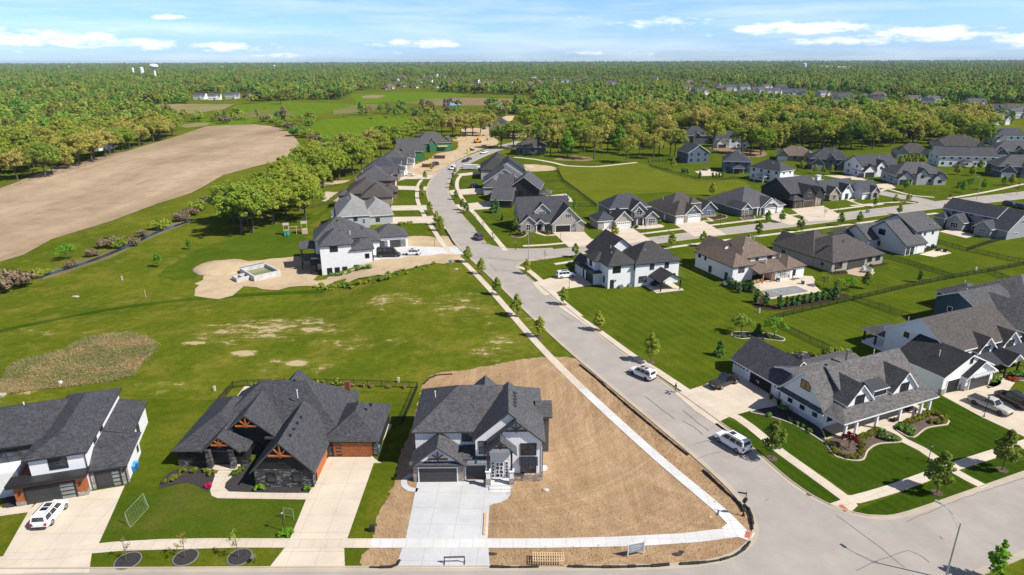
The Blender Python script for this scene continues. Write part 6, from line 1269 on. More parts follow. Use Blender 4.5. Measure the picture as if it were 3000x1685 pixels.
def tree_proto(name, label, cat, H, trunk_h, R0, shape, nclump, per, leaf, leafm, bark=m_barkT, limbs=6, tr=.25, seed=1, clr=None, gap=0):
 rng = np.random.default_rng(seed); rnd = random.Random(seed)
 o = tag(empty(name, 0, 0), label, cat); cl = []; ch = H - trunk_h
 for i in range(nclump):
  if shape == 'oak':
   while True:
    d = rng.normal(size=3); d /= np.linalg.norm(d); d[2] = abs(d[2]) * 1.1 - .25
    rr = rng.uniform(.15, 1.15) ** .5
    c = np.array([d[0] * R0 * rr, d[1] * R0 * rr, trunk_h + ch * .42 + d[2] * ch * .5 * rr]); break
   r = (clr or R0 * .3) * rng.uniform(.4, 1.3)
  elif shape == 'oval':
   t = rng.uniform(0, 1); w = math.sin(math.pi * min(1, t * .85 + .16)) ** .8 * (1 - .35 * t); a = rng.uniform(0, 6.283); q = rng.uniform(.25, .85) ** .6 * w * R0
   c = np.array([math.cos(a) * q, math.sin(a) * q, trunk_h + ch * (.06 + .88 * t)]); r = (clr or R0 * .34) * rng.uniform(.7, 1.2) * (1 - .3 * t)
  elif shape == 'cone':
   t = i / nclump; w = (1 - t) ** .8; a = i * 2.4 + rng.uniform(-.3, .3); q = rng.uniform(.3, .8) * w * R0
   c = np.array([math.cos(a) * q, math.sin(a) * q, trunk_h + ch * (.05 + .9 * t)]); r = max(.12 * R0, (clr or R0 * .42) * w + .1 * R0)
  elif shape == 'column':
   t = rng.uniform(0, 1); a = rng.uniform(0, 6.283); w = min(1, 4 * t + .55) * min(1, (1.02 - t) * 2.6) ; q = rng.uniform(.2, .7) * R0 * w
   c = np.array([math.cos(a) * q, math.sin(a) * q, trunk_h + ch * (.04 + .92 * t)]); r = (clr or R0 * .5) * w + .05
  else:  # bush
   d = rng.normal(size=3); d /= np.linalg.norm(d); d[2] = abs(d[2]); q = rng.uniform(.3, .8)
   c = np.array([d[0] * R0 * q, d[1] * R0 * q, H * .28 + d[2] * H * .5 * q]); r = (clr or R0 * .4) * rng.uniform(.7, 1.2)
  cl.append((c, r))
 P, Nn = crown_pts(rng, cl, per, 0); keep = P[:, 2] > .05; P, Nn = P[keep], Nn[keep]
 S = leaf * rng.uniform(.6, 1.25, len(P))
 co = D.objects.new('crown' if cat == 'tree' else 'foliage', quads_mesh(name + '_leaves', P, Nn, S, leafm, rng)); COL.objects.link(co); co.parent = o
 mb = MB(); br = tr
 if trunk_h > 0 or limbs:
  lean = (rnd.uniform(-.04, .04) * H, rnd.uniform(-.04, .04) * H); th = max(trunk_h, H * .12)
  mb.tube((0, 0, -.4), (0, 0, .25), br * 1.5, br * 1.15, bark, 8, False); mb.tube((0, 0, .25), (lean[0] * .4, lean[1] * .4, th), br * 1.15, br * .85, bark, 8, False)
  top = (lean[0], lean[1], trunk_h + ch * .62); mb.tube((lean[0] * .4, lean[1] * .4, th), top, br * .8, br * .22, bark, 7)
  idx = sorted(range(len(cl)), key=lambda i: rnd.random())[:limbs]
  for i in idx:
   c = cl[i][0]; z0 = min(th + (c[2] - th) * .25 * rnd.uniform(.3, 1.2), top[2] * .95); z0 = max(z0, th * .85); a = (lean[0] * .45, lean[1] * .45, z0)
   mid = (c[0] * .5, c[1] * .5, z0 + (c[2] - z0) * .42); mb.tube(a, mid, br * .5, br * .3, bark, 6, False); mb.tube(mid, tuple(c), br * .3, br * .07, bark, 5)
   for q in range(2):
    e = (c[0] + rnd.uniform(-1, 1) * R0 * .3, c[1] + rnd.uniform(-1, 1) * R0 * .3, c[2] + rnd.uniform(-.1, .6) * R0 * .3); mb.tube(mid, e, br * .2, br * .04, bark, 4)
  mb.build('trunk' if cat == 'tree' else 'stem', o)
 return o
USED = set()
def plant(proto, x, y, s=1.0, label=None, group=None, sz=None, z=None, mat=None, cat=None, rot=None):
 if proto.name in USED: o = copy_tree(proto)
 else: o = proto; USED.add(proto.name)
 o.location = (x, y, (hgt(x, y) if z is None else z)); o.scale = (s, s, s * (sz or 1)); o.rotation_euler = (0, 0, random.uniform(0, 6.28) if rot is None else rot)
 if label: o['label'] = label
 if group: o['group'] = group
 elif 'group' in o: del o['group']
 if cat: o['category'] = cat
 if mat:
  for c in o.children:
   if c.name.startswith(('crown', 'foliage')): c.material_slots[0].link = 'OBJECT'; c.material_slots[0].material = mat
 return o
OAK = [tree_proto('oak_tree', 'oak', 'tree', 19 + i % 3, 3.8 + i % 2, 8.0 + .6 * (i % 3), 'oak', 100, 52, .46, L_oak, limbs=14, tr=.42, seed=20 + i, clr=1.9) for i in range(5)]
OAKS = [tree_proto('oak_tree', 'oak', 'tree', 20, 6.0, 6.8, 'oak', 62, 44, .42, L_oak, limbs=16, tr=.36, seed=40 + i, clr=1.7) for i in range(3)]
MAP = [tree_proto('maple_tree', 'maple', 'tree', 17, 3.2, 5.2, 'oval', 90, 56, .46, L_bright, limbs=8, tr=.34, seed=60 + i, clr=1.7) for i in range(2)]
FOR = [tree_proto('woodland_tree', 'tree', 'tree', H_, 2.0, R_, sh, nc, 26, lf, mt, limbs=3, tr=.35, seed=80 + i, clr=cr_) for i, (H_, R_, sh, nc, lf, mt, cr_) in enumerate(((15, 5.6, 'oak', 22, 1.05, L_far, 2.3), (13, 5.0, 'oak', 18, .95, L_green, 2.1), (16, 6.2, 'oak', 24, 1.0, L_olive, 2.2), (17, 4.2, 'oval', 24, 1.0, L_far, 2.0), (12, 4.6, 'oak', 18, .95, L_far, 2.0), (14, 3.4, 'cone', 18, .9, L_far, 1.8)))]
YNG = [tree_proto('street_tree', 'street tree', 'tree', 5.6, 1.3, 1.65, 'oval', 54, 36, .18, L_maple, limbs=9, tr=.06, seed=100 + i, clr=.5) for i in range(3)]
SAP = [tree_proto('sapling', 'sapling', 'tree', 3.6, 1.5, 1.0, 'oval', 9, 13, .085, L_gold, limbs=7, tr=.04, seed=110 + i, clr=.4) for i in range(2)]
CLM = tree_proto('columnar_tree', 'columnar tree', 'tree', 5.4, .5, .85, 'column', 22, 30, .2, L_bright, limbs=3, tr=.06, seed=120, clr=.5)
WIL = [tree_proto('ornamental_tree', 'tree', 'tree', 4.8, 1.1, 2.1, 'oak', 26, 30, .2, L_pale, limbs=9, tr=.08, seed=130 + i, clr=.7) for i in range(2)]
CON = tree_proto('conifer_tree', 'conifer', 'tree', 3.2, .1, 1.2, 'cone', 20, 36, .2, L_dark, limbs=1, tr=.08, seed=140)
ARB = [tree_proto('arborvitae', 'arborvitae', 'shrub', 2.6, .05, .82, 'column', 16, 28, .19, L_arb, limbs=0, seed=150 + i) for i in range(2)]
BSH = [tree_proto('shrub', 'shrub', 'shrub', .8, 0, .55, 'bush', 9, 20, .12, L_boxw, limbs=0, seed=160 + i, clr=.24) for i in range(3)]
THK = [tree_proto('thicket_bush', 'bush', 'shrub', 4.6, 0, 3.6, 'bush', 24, 40, .3, L_brown, limbs=10, tr=.08, seed=170 + i, clr=1.2, bark=m_barkD) for i in range(2)]
def inside(p, poly):
 r = False; n = len(poly)
 for i in range(n):
  a, b = poly[i], poly[i - 1]
  if (a[1] > p[1]) != (b[1] > p[1]) and p[0] < (b[0] - a[0]) * (p[1] - a[1]) / (b[1] - a[1]) + a[0]: r = not r
 return r
def scatter(poly, d, n, seed, jit=1.0):
 rnd = random.Random(seed); xs = [p[0] for p in poly]; ys = [p[1] for p in poly]; out = []
 for _ in range(n * 60):
  p = (rnd.uniform(min(xs), max(xs)), rnd.uniform(min(ys), max(ys)))
  if inside(p, poly) and all((p[0] - q[0]) ** 2 + (p[1] - q[1]) ** 2 > d * d for q in out):
   out.append(p)
   if len(out) >= n: break
 return out
rt = random.Random(5)
def rnear(p, lst, d): return any((p[0] - q[0]) ** 2 + (p[1] - q[1]) ** 2 < d * d for q in lst)
WOODL = GP('I', [(-500, 1020), (-200, 1010), (0, 985), (150, 962), (330, 950), (480, 895), (680, 835), (880, 765), (1040, 715), (1200, 676), (1310, 640), (1300, 600), (1150, 610), (900, 650), (600, 710), (300, 750), (0, 780), (-500, 810)])
EDGE = [q for q in smooth_line(WOODL[:11], 8.5)]
for p in EDGE + [q for q in scatter(WOODL, 10, 150, 1) if not rnear(q, EDGE, 8)][:60]:
 pr = rt.choice(OAK + OAK + OAKS + MAP[:1]); mt = L_oak if rt.random() < .66 else L_green
 plant(pr, p[0] + rt.uniform(-2, 2), p[1] + rt.uniform(-2, 2), rt.uniform(.68, 1.0), 'olive or green oak in the wood along the far edge of the bare field', 'trees of the wood left of the bare field', mat=mt)
GROVE = [('E', x, y) for x, y in ((20, 790), (110, 780), (70, 720), (165, 695), (270, 712), (250, 640), (355, 640), (310, 595), (440, 570), (505, 680), (190, 610), (400, 520), (560, 520), (610, 480), (120, 640), (480, 480), (330, 530), (220, 560), (30, 700), (550, 440), (640, 440), (-40, 700), (460, 610))]
for i, (fr, x, y) in enumerate(GROVE):
 p = G(fr, x, y); plant(rt.choice(OAK), p[0], p[1], rt.uniform(.7, .92), 'green oak in the dense grove behind the pale roofed house', 'oaks of the grove behind the left houses', mat=L_green)
for fr, x, y, s, lab in (('E', 705, 402, .92, 'full green oak between the grove and the dark roofed row'), ('E', 862, 345, .98, 'spreading oak with forked trunk behind the dark roofed row')):
 p = G(fr, x, y); plant(OAK[1], p[0], p[1], s, lab, mat=L_green)
for i, (x, y, s) in enumerate(((180, 850, .8), (300, 800, .75), (400, 740, .8), (470, 700, .75), (520, 690, .8), (600, 670, .7), (690, 650, .8), (760, 640, .9), (840, 650, .85), (905, 645, .9), (940, 640, .85), (990, 640, .9), (1050, 620, .8), (560, 640, .7), (640, 620, .7), (60, 800, .8), (120, 790, .75), (230, 770, .8), (330, 740, .8), (860, 610, .8), (720, 600, .75), (20, 830, .8), (1120, 640, .9))):
 p = G('J', x, y); plant((OAK + OAKS)[i % 8], p[0], p[1], s, 'oak in the row behind the unfinished green houses', 'oaks behind the unfinished green houses', mat=L_green if i < 7 else L_oak)
FRONT = [(1205, 730, .85, 1), (1300, 735, .95, 1), (1485, 785, 1.0, 0), (1580, 790, .9, 0), (1705, 800, .85, 2), (1640, 770, .9, 0), (1905, 815, .95, 0), (1830, 770, .9, 0), (2150, 842, .8, 0), (2090, 770, 1.0, 2), (2250, 790, .8, 0), (2355, 810, .75, 0), (2395, 785, .85, 0), (2480, 790, .85, 0), (2515, 795, .9, 0), (2010, 760, .9, 0), (1950, 730, .9, 0), (1760, 730, .9, 0), (1440, 720, .8, 1), (1350, 640, .8, 1)]
for x, y, s, k in FRONT:
 p = G('J', x, y); plant(rt.choice(OAKS if k == 0 else (OAK if k == 1 else MAP)), p[0], p[1], s, ('full bright green maple at the front of the oak wood by the field' if k == 2 else 'tan green oak with visible trunk at the front of the wood by the field'), 'bright maples at the wood edge' if k == 2 else 'oaks at the front of the wood', mat=L_bright if k == 2 else L_oak)
HOUSEP = [(o.location.x, o.location.y) for o in D.objects if o.name.startswith('house') and o.type == 'EMPTY' and o.parent is None]
def clear_of(p, d=15): return not any((p[0] - a - 8) ** 2 + (p[1] - b - 6) ** 2 < d * d for a, b in HOUSEP)
WOODR = GP('J', [(1380, 680), (1700, 740), (2100, 760), (2576, 760), (3200, 750), (3900, 700), (4300, 680), (4800, 640), (4800, 560), (4000, 540), (3000, 540), (2400, 520), (1500, 530), (1400, 560)])
for p in scatter(WOODR, 11, 135, 3):
 if not clear_of(p): continue
 plant(rt.choice(OAK + OAKS + OAKS), p[0], p[1], rt.uniform(.85, 1.15), 'tan and green oak deeper in the wood behind the houses', 'oaks of the wood behind the houses', mat=L_oak if rt.random() < .8 else L_green)
for x, y, s in ((480, 330, .75), (560, 300, .7), (630, 340, .75), (400, 380, .7), (340, 420, .7), (760, 380, .8), (810, 350, .75), (930, 320, .8), (690, 300, .6), (590, 250, .55), (560, 190, .5)):
 p = G('E', x, y); plant(rt.choice(OAK), p[0], p[1], s, 'green oak in the belt between the bare field and the dark roofed row', 'oaks of the belt by the bare field', mat=L_green)
for i, (x, y, s) in enumerate(((1590, 705, 1.0), (1655, 695, 1.1), (1735, 690, 1.1), (1765, 655, 1.0), (1835, 655, 1.0), (1890, 650, 1.05), (2060, 655, .95), (2245, 725, .9), (1430, 742, 1.0), (1350, 745, .9), (1265, 740, 1.0), (1180, 735, .9), (1060, 745, .9), (960, 738, .95), (900, 722, 1.0), (590, 785, .9), (512, 775, .95), (440, 772, .9), (330, 700, .9), (700, 740, .95))):
 p = G('K', x, y); plant((OAKS + OAK[:1])[i % 4], p[0], p[1], s, 'tall yellow green oak between the upper right houses and the wood', 'tall oaks behind the upper right houses', mat=L_oak if i % 3 else L_green)
for p in scatter(GP('K', [(300, 695), (900, 695), (1600, 665), (2250, 625), (2300, 690), (1720, 715), (1300, 748), (900, 745), (500, 765)]), 6, 52, 13):
 plant(rt.choice(OAK + MAP), p[0], p[1], rt.uniform(.45, .85), 'low leafy tree under the tall oaks behind the upper right houses', 'understorey trees behind the upper right houses', mat=rt.choice([L_oak, L_green, L_green]))
for i, (x, y, s) in enumerate(((2130, 570, .7), (2200, 600, .8), (2250, 640, .9), (2320, 650, .8), (2380, 690, .7), (2440, 690, .6), (2170, 540, .6), (1990, 530, .6), (2060, 545, .5), (2330, 560, .8), (1360, 510, .4), (1500, 530, .9), (1640, 530, .8), (1690, 545, .8), (1800, 520, .6), (1850, 520, .5), (2400, 740, .6), (2480, 760, .7))):
 p = G('I', x, y); plant((THK + [WIL[0]])[i % 3 if i % 3 < 2 else 1], p[0], p[1], s * 2.5, 'brown green bush in the hedgerow at the far end of the bare field', 'bushes of the hedgerow', mat=(L_green, L_brown, L_far)[i % 3])
for x, y, s, mt, lab in ((435, 470, 1.15, L_bright, 'bright yellow green tree on the creek bank'), ):
 p = G('L', x, y); plant(WIL[1], p[0], p[1], s, lab, mat=mt)
for i, (x, y, s) in enumerate(((80, 660, 1.5), (-60, 690, 1.6), (220, 590, .8), (600, 450, .7), (720, 385, 1.1), (780, 390, .9), (850, 380, .9), (930, 320, .7), (1055, 270, 1.15), (1180, 220, 1.0), (1250, 180, .9), (1290, 150, 1.2), (1210, 180, .8), (470, 520, .6), (310, 565, .5), (1330, 130, 1.0), (1360, 100, 1.0))):
 p = G('L', x, y); plant(THK[i % 2], p[0], p[1], s, 'brown twiggy bush along the creek bank', 'bushes along the creek', mat=L_brown if i % 3 != 2 else L_green)
ORD = 'first second third fourth fifth sixth seventh eighth ninth tenth eleventh twelfth'.split()
def row(pts, fr, lab, grp, protos, s=1.0, mat=None, sz=None):
 for i, q in enumerate(pts):
  p = G(fr, q[0], q[1]); k = q[2] if len(q) > 2 else 1
  if fr in 'CWE' and protos is YNG or fr == 'C': sheet('mulch_ring', [(p[0] + math.cos(t * .6283) * .75, p[1] + math.sin(t * .6283) * .75) for t in range(10)], .085, m_bark)
  plant(protos[i % len(protos)], p[0], p[1], s * k, lab % ORD[i] if '%s' in lab else lab, grp, mat=mat, sz=sz)
row([(515, 776)], 'C', 'dark green street tree in a mulch ring beside the parked white suv', 'street trees of the near corner', YNG, 1.1)
row([(1465, 976)], 'C', 'dark green street tree at the front verge where the garden walk meets the kerb', 'street trees of the near corner', YNG[1:], 1.12)
row([(1842, 842)], 'C', 'dark green street tree at the front verge nearest the right edge', 'street trees of the near corner', YNG[2:], 1.12)
p = G('C', 1795, 1480); plant(CLM, p[0], p[1], 1.0, 'slender bright green columnar tree at the bottom right corner')
row([(1637, 912, 1.05), (1505, 832, .8), (1417, 767, .78), (1325, 690, .75)], 'W', '%s street tree from the farmhouse drive along the right verge of the main street', 'street trees on the right verge', YNG, mat=L_green)
row([(1358, 848, .8), (1300, 796, .95), (1250, 742, .8), (1211, 690, .8), (1178, 660, .85)], 'W', '%s street tree from the bare lot along the left verge of the main street', 'street trees on the left verge', YNG, mat=L_green)
row([(1525, 765, .9), (1495, 722, .9), (1442, 635, .85), (1385, 520, .8), (1380, 470, .75), (1405, 378, .75), (1450, 312, .7)], 'E', '%s young tree past the crossing on the left verge of the bend', 'young trees on the left verge of the bend', YNG, mat=L_pale if False else L_green)
row([(1915, 868, .95), (1840, 785, .95), (1775, 712, .9)], 'E', '%s bronze leaved sapling past the crossing on the inner verge of the bend', 'bronze saplings', SAP, 1.2)
row([(1718, 632, .75), (1690, 608, .8), (1640, 530, .75), (1612, 440, .65), (1612, 410, .6), (1618, 372, .6), (1630, 332, .6)], 'E', '%s dark tree past the bronze saplings on the inner verge of the bend', 'dark trees on the inner verge', YNG)
row([(865, 965, .75), (1160, 818, .85), (1592, 892, .85), (1826, 882, .85)], 'F', '%s street tree from the crossing beside the cross street', 'street trees of the cross street', YNG, mat=L_green)
row([(2245, 812, .9), (2560, 765, .9)], 'F', '%s street tree in front of the grey ranch house on the cross street', 'street trees before the ranch house', YNG)
row([(1190, 728, .85), (1330, 712, .8), (1632, 642, .7), (1452, 585, .7), (1600, 562, .7), (1697, 548, .6)], 'H', '%s street tree before the white cottage on the cross street', 'street trees before the cottage', YNG, mat=L_green)
row([(1066, 662, .9), (2520, 492, 1.1)], 'H', '%s dark red leaved small tree along the far street', 'red leaved street trees', SAP, 1.3, mat=L_red)
row([(640, 705, .8), (745, 702, .8), (1680, 458, .9), (2115, 475, .85), (2268, 455, .85), (2420, 425, .8)], 'H', '%s small green tree along the far street lawns', 'small trees of the far lawns', YNG, mat=L_bright)
row([(895, 308, .9), (995, 332, .85), (1057, 336, .75), (1117, 340, .85)], 'H', '%s small tree before the dark grey gabled house', 'trees before the dark grey gabled house', YNG, mat=L_green)
row([(635, 985, .8), (1565, 818, .9)], 'F', '%s thin sapling on the verge of the cross street', 'thin saplings of the cross street', SAP, 1.1, mat=L_brown)
row([(240, 864, .9), (537, 858, .9), (665, 858, .9)], 'F', '%s yellow leaved sapling on the lawn of the corner stone house', 'yellow saplings of the corner stone house', SAP, 1.15)
row([(412, 776, 1.1)], 'F', 'small dark tree in the bed of the corner stone house', None, YNG, .8)
row([(240, 630, .8), (265, 625, .95), (315, 690, .5)], 'F', '%s upright dark evergreen beside the corner stone house', 'evergreens beside the corner stone house', ARB, 2.0, mat=L_dark)
row([(860, 615, 1.0)], 'F', 'tall slim dark tree behind the corner stone house', None, [CLM], .9, mat=L_arb)
row([(1035, 517, 1.0)], 'L', 'small bright green tree alone on the meadow, left of the playset', None, YNG, .78, mat=L_bright); row([(1238, 402, .9)], 'L', 'small bright green tree near the grove shadow on the meadow', None, YNG, .72, mat=L_bright)
row([(795, 1206)], 'A', 'nearly bare thin sapling in the leftmost mulch ring', None, SAP, .85, mat=L_brown)
row([(1166, 1194)], 'A', 'pale leaved sapling in the middle mulch ring', None, SAP[1:], 1.0); row([(1502, 1188)], 'A', 'fuller yellow green sapling in the mulch ring before the black house', None, SAP, 1.08, mat=L_pale)
row([(440, 922)], 'D', 'yellow green ornamental tree at the left end of the garden island', None, WIL, .98); row([(690, 945)], 'D', 'yellow green ornamental tree at the right end of the garden island', None, WIL[1:], 1.02)
row([(568, 928)], 'D', 'dark conifer in the middle of the garden island', None, [CON], .82); row([(280, 1088)], 'D', 'small grey green conifer alone on the lawn behind the farmhouse', None, [CON], 1.05, mat=L_arb)
row([(1785, 536)], 'D', 'upright dark tree on the lawn inside the fence corner', None, [CLM], .78, mat=L_arb); row([(1380, 582)], 'D', 'round headed dark tree right of the tan patio', None, YNG, .8); row([(1062, 565), (1262, 592), (1180, 600)], 'D', '%s pale green small tree right of the swimming pool', 'pale trees beside the pool', WIL, .75)
row([(558, 690, 1.3), (620, 712, 1.25), (728, 730, 1.2), (780, 716, .95), (825, 712, .95), (870, 706, 1.0), (915, 697, .95), (962, 688, 1.0), (1010, 677, .95), (1055, 667, .95), (1100, 662, 1.0), (1145, 660, 1.35)], 'D', '%s arborvitae from the left in the hedge before the pool', 'arborvitae along the pool', ARB)
row([(345, 566), (370, 575), (395, 592), (420, 612), (458, 600), (482, 605), (507, 605), (527, 612)], 'D', '%s dark arborvitae from the left beside the white terrace house', 'dark arborvitae beside the terrace', ARB, .95, mat=L_dark)
row([(1900, 360), (1925, 362), (1950, 362), (1975, 358), (1670, 325), (1690, 328), (1710, 332), (1800, 362, 1.3)], 'F', '%s small evergreen beside the backyard spa', 'evergreens beside the spa', ARB, .95, mat=L_dark)
row([(1420 + i * 26, 252 - i * 2.5) for i in range(10)], 'F', '%s clipped evergreen along the field path', 'clipped evergreens along the field path', ARB, .7, mat=L_dark)
row([(1600, 300), (1895, 500)], 'F', '%s small green tree at the edge of the open field', 'small trees at the field edge', YNG, 1.0, mat=L_green)
row([(2070, 340), (2180, 350), (2300, 330), (2350, 300), (2480, 420), (2240, 300)], 'H', '%s bushy green tree between the houses at the right edge', 'bushy trees at the right edge', MAP, .3, mat=L_green)
for i in range(9):
 p = G('H', 2075 + i * 14, 440 - i * 4); plant(ARB[0], p[0], p[1], 1.0, 'clipped evergreen in the hedge beside the dark fronted house', 'hedge evergreens beside the dark fronted house', mat=L_arb)
for i in range(7):
 p = G('H', 1640 + i * 28, 280 - (i % 2) * 10); plant(MAP[1], p[0], p[1], .34, 'green tree in the thick hedge above the dark fronted house', 'hedge trees above the dark fronted house', mat=L_green)
def shrubs(fr, pts, lab, grp, s=1.0, mat=None):
 for i, q in enumerate(pts):
  p = G(fr, q[0], q[1]); plant(BSH[i % 3], p[0], p[1], s * (q[2] if len(q) > 2 else 1), lab, grp, mat=mat, z=hgt(*p) + .05)
shrubs('C', [(1010 + i * 17, 672 - i * 7.5) for i in range(8)], 'yellow green clipped shrub in the left porch hedge of the farmhouse', 'left porch hedge shrubs', 1.15, leafmat('yellow_box_leaves', [(0, (.13, .15, .02)), (1, (.16, .17, .025))], gain=1.4))
shrubs('C', [(1262 + i * 17, 592 - i * 7.5) for i in range(8)], 'yellow green clipped shrub in the right porch hedge of the farmhouse', 'right porch hedge shrubs', 1.15, MATS['yellow_box_leaves'])
shrubs('C', [(1140, 655), (1160, 665, 1.1), (1185, 668, 1.2), (1210, 670, 1.2), (1232, 668), (1150, 640, 1.3)], 'round dark green shrub at the right end of the left farmhouse bed', 'round shrubs of the left farmhouse bed', 1.1, L_arb)
shrubs('C', [(845, 690), (860, 705), (870, 725), (880, 745), (905, 757), (945, 772), (975, 772), (1000, 768), (1020, 755), (1030, 735), (1030, 715), (1035, 695)], 'low round shrub around the rim of the left farmhouse bed', 'rim shrubs of the left farmhouse bed', .95)
shrubs('C', [(1250, 610, 1.1), (1290, 628), (1310, 620, 1.2), (1250, 600), (1285, 600), (1320, 640)], 'mixed dark shrub at the path end of the right farmhouse bed', 'path shrubs of the right farmhouse bed', 1.1, L_arb)
shrubs('C', [(1440, 572), (1460, 574), (1482, 572), (1500, 560), (1510, 545), (1400, 535, 1.2), (1425, 528, 1.3), (1465, 530, 1.2)], 'rounded shrub at the far end of the right farmhouse bed', 'end shrubs of the right farmhouse bed', 1.1)
p = G('C', 958, 715); plant(tree_proto('ornamental_tree', 'maroon tree', 'tree', 2.6, .6, 1.15, 'oak', 16, 30, .15, L_red, limbs=6, tr=.06, seed=190, clr=.45), p[0], p[1], 1.0, 'small maroon leaved tree in the bed at the porch corner')
shrubs('C', [(575, 495, 1.6), (500, 530), (620, 560), (660, 580), (700, 600), (730, 625)], 'shaded shrub along the side wall of the farmhouse', 'side wall shrubs of the farmhouse', 1.0, L_arb)
shrubs('C', [(300, 72), (325, 76), (355, 78), (385, 72), (450, 60), (480, 62), (505, 82), (530, 85), (555, 86)], 'small dark shrub in the stone edged garden island', 'shrubs of the garden island', .8, L_arb)
shrubs('C', [(620, 180), (650, 182), (668, 172), (740, 180), (760, 190), (785, 196)], 'green shrub around the farmhouse fire pit', 'fire pit shrubs', 1.2); shrubs('C', [(865, 168, 2.2), (900, 172, 2.2), (840, 178, 1.8)], 'wide yellow green bush behind the farmhouse roof', 'bushes behind the farmhouse', 1.0, L_pale)
shrubs('C', [(1770, 335, 1.4), (1790, 330, 1.6), (1815, 330, 1.4), (1790, 318, 1.3)], 'grey green shrub in the drive bed of the white gabled house', 'drive bed shrubs', 1.1, L_arb); shrubs('C', [(1880, 322), (1905, 328), (1925, 325)], 'orange flowering shrub by the walk of the white gabled house', 'orange shrubs', 1.0, L_orange); shrubs('C', [(1900, 300, 1.5), (1935, 295, 1.5), (1965, 300, 1.5)], 'green shrub behind the orange flowers', 'shrubs behind the orange flowers', 1.1, L_arb)
shrubs('A', [(1155, 655, 1.1), (1235, 650, 1.2), (1295, 650), (1340, 668, 1.2), (1090, 700, 1.2), (1050, 720), (1110, 690)], 'golden green shrub in the left black mulch bed', 'shrubs of the left black bed', 1.0, MATS['yellow_box_leaves'])
shrubs('A', [(1305, 745), (1325, 738), (1318, 752, .8)], 'magenta flowering low shrub at the walk edge', 'magenta shrubs', .8, L_pink); shrubs('A', [(1475, 668), (1505, 655), (1520, 640), (1540, 600), (1580, 580, 1.2)], 'dark green shrub beside the steps of the black house', 'shrubs beside the steps', 1.0, L_boxw); shrubs('A', [(1638, 765, 1.2), (1932, 768)], 'bright green shrub before the black stone gable wall', 'bright shrubs before the stone wall', 1.1, L_bright)
shrubs('A', [(1770, 1050), (1800, 1055), (1825, 1035), (1790, 1030)], 'leafy perennial clump at the foot of the yard lamp', 'lamp bed plants', 1.0, L_bright)
shrubs('A', [(1605, 110), (1720, 100, 1.3), (1745, 100, 1.2), (1795, 100, 1.3), (1860, 100, 1.5), (1930, 100, 1.3), (1985, 100, 1.2), (2010, 100, 1.4), (2110, 105, 1.5), (2135, 103, 1.3)], 'upright green shrub along the back fence of the black house', 'back fence shrubs', 1.25, L_green)
shrubs('A', [(2215, 112), (2278, 116), (2342, 118), (2445, 122), (2540, 124)], 'tan ornamental grass clump along the back fence', 'tan grass clumps', 1.0, leafmat('dry_grass', [(0, (.30, .20, .11)), (1, (.34, .23, .13))], gain=1.2))
shrubs('F', [(395, 795, 1.4), (420, 790, 1.6), (445, 795, 1.4), (480, 780), (600, 775), (630, 780), (665, 778)], 'dark shrub in the beds of the corner stone house', 'beds of the corner stone house', 1.3, L_boxw); shrubs('F', [(1290, 742), (1330, 735), (1370, 725), (1420, 722), (1460, 715), (1495, 705, 1.8)], 'mixed shrub in the white gravel bed of the taupe house', 'white gravel bed shrubs', 1.1, L_arb)
shrubs('H', [(455, 660), (480, 655), (505, 652), (525, 655), (200, 655), (240, 650), (280, 650)], 'shrub before the grey ranch house windows', 'ranch house shrubs', 1.2); shrubs('H', [(1105, 540), (1140, 535), (1160, 520, 1.8), (1185, 525, 1.8), (1270, 525), (1310, 530), (1385, 525), (1430, 520)], 'shrub along the front of the white cottage', 'cottage shrubs', 1.3, L_arb)
shrubs('D', [(1120, 465), (1150, 462), (1180, 462), (1215, 458), (1340, 415), (1380, 412), (1420, 408)], 'low shrub along the terrace of the taupe ranch house', 'terrace shrubs of the ranch', .9, L_arb)
shrubs('E', [(1180, 475, 2.4), (1215, 470, 1.2), (1200, 380, 1.8), (1225, 720, 1.6), (1250, 712), (1275, 708), (1300, 705)], 'shrub at a front drive left of the bend', 'front drive shrubs left of the bend', 1.2, L_green)
shrubs('E', [(700, 1105, 1.3), (740, 1105, 1.2), (780, 1095, 1.5), (830, 1085, 1.2), (900, 1060, 1.5), (930, 1055, 1.2), (980, 1050, 1.6)], 'weedy clump along the foot of the walk-out house', 'weeds at the walk-out house', 1.2, L_arb)
for i in range(46):
 t = rt.random(); x, y = (560 + 960 * t, 1195 - 150 * t + rt.uniform(-22, 22) + 30 * math.sin(t * 5)); shrubs('E', [(x, y, rt.uniform(.7, 1.5))], 'weed tuft on the dirt edge below the walk-out house', 'weed tufts on the dirt edge', 1.0, L_green if rt.random() < .6 else L_arb)
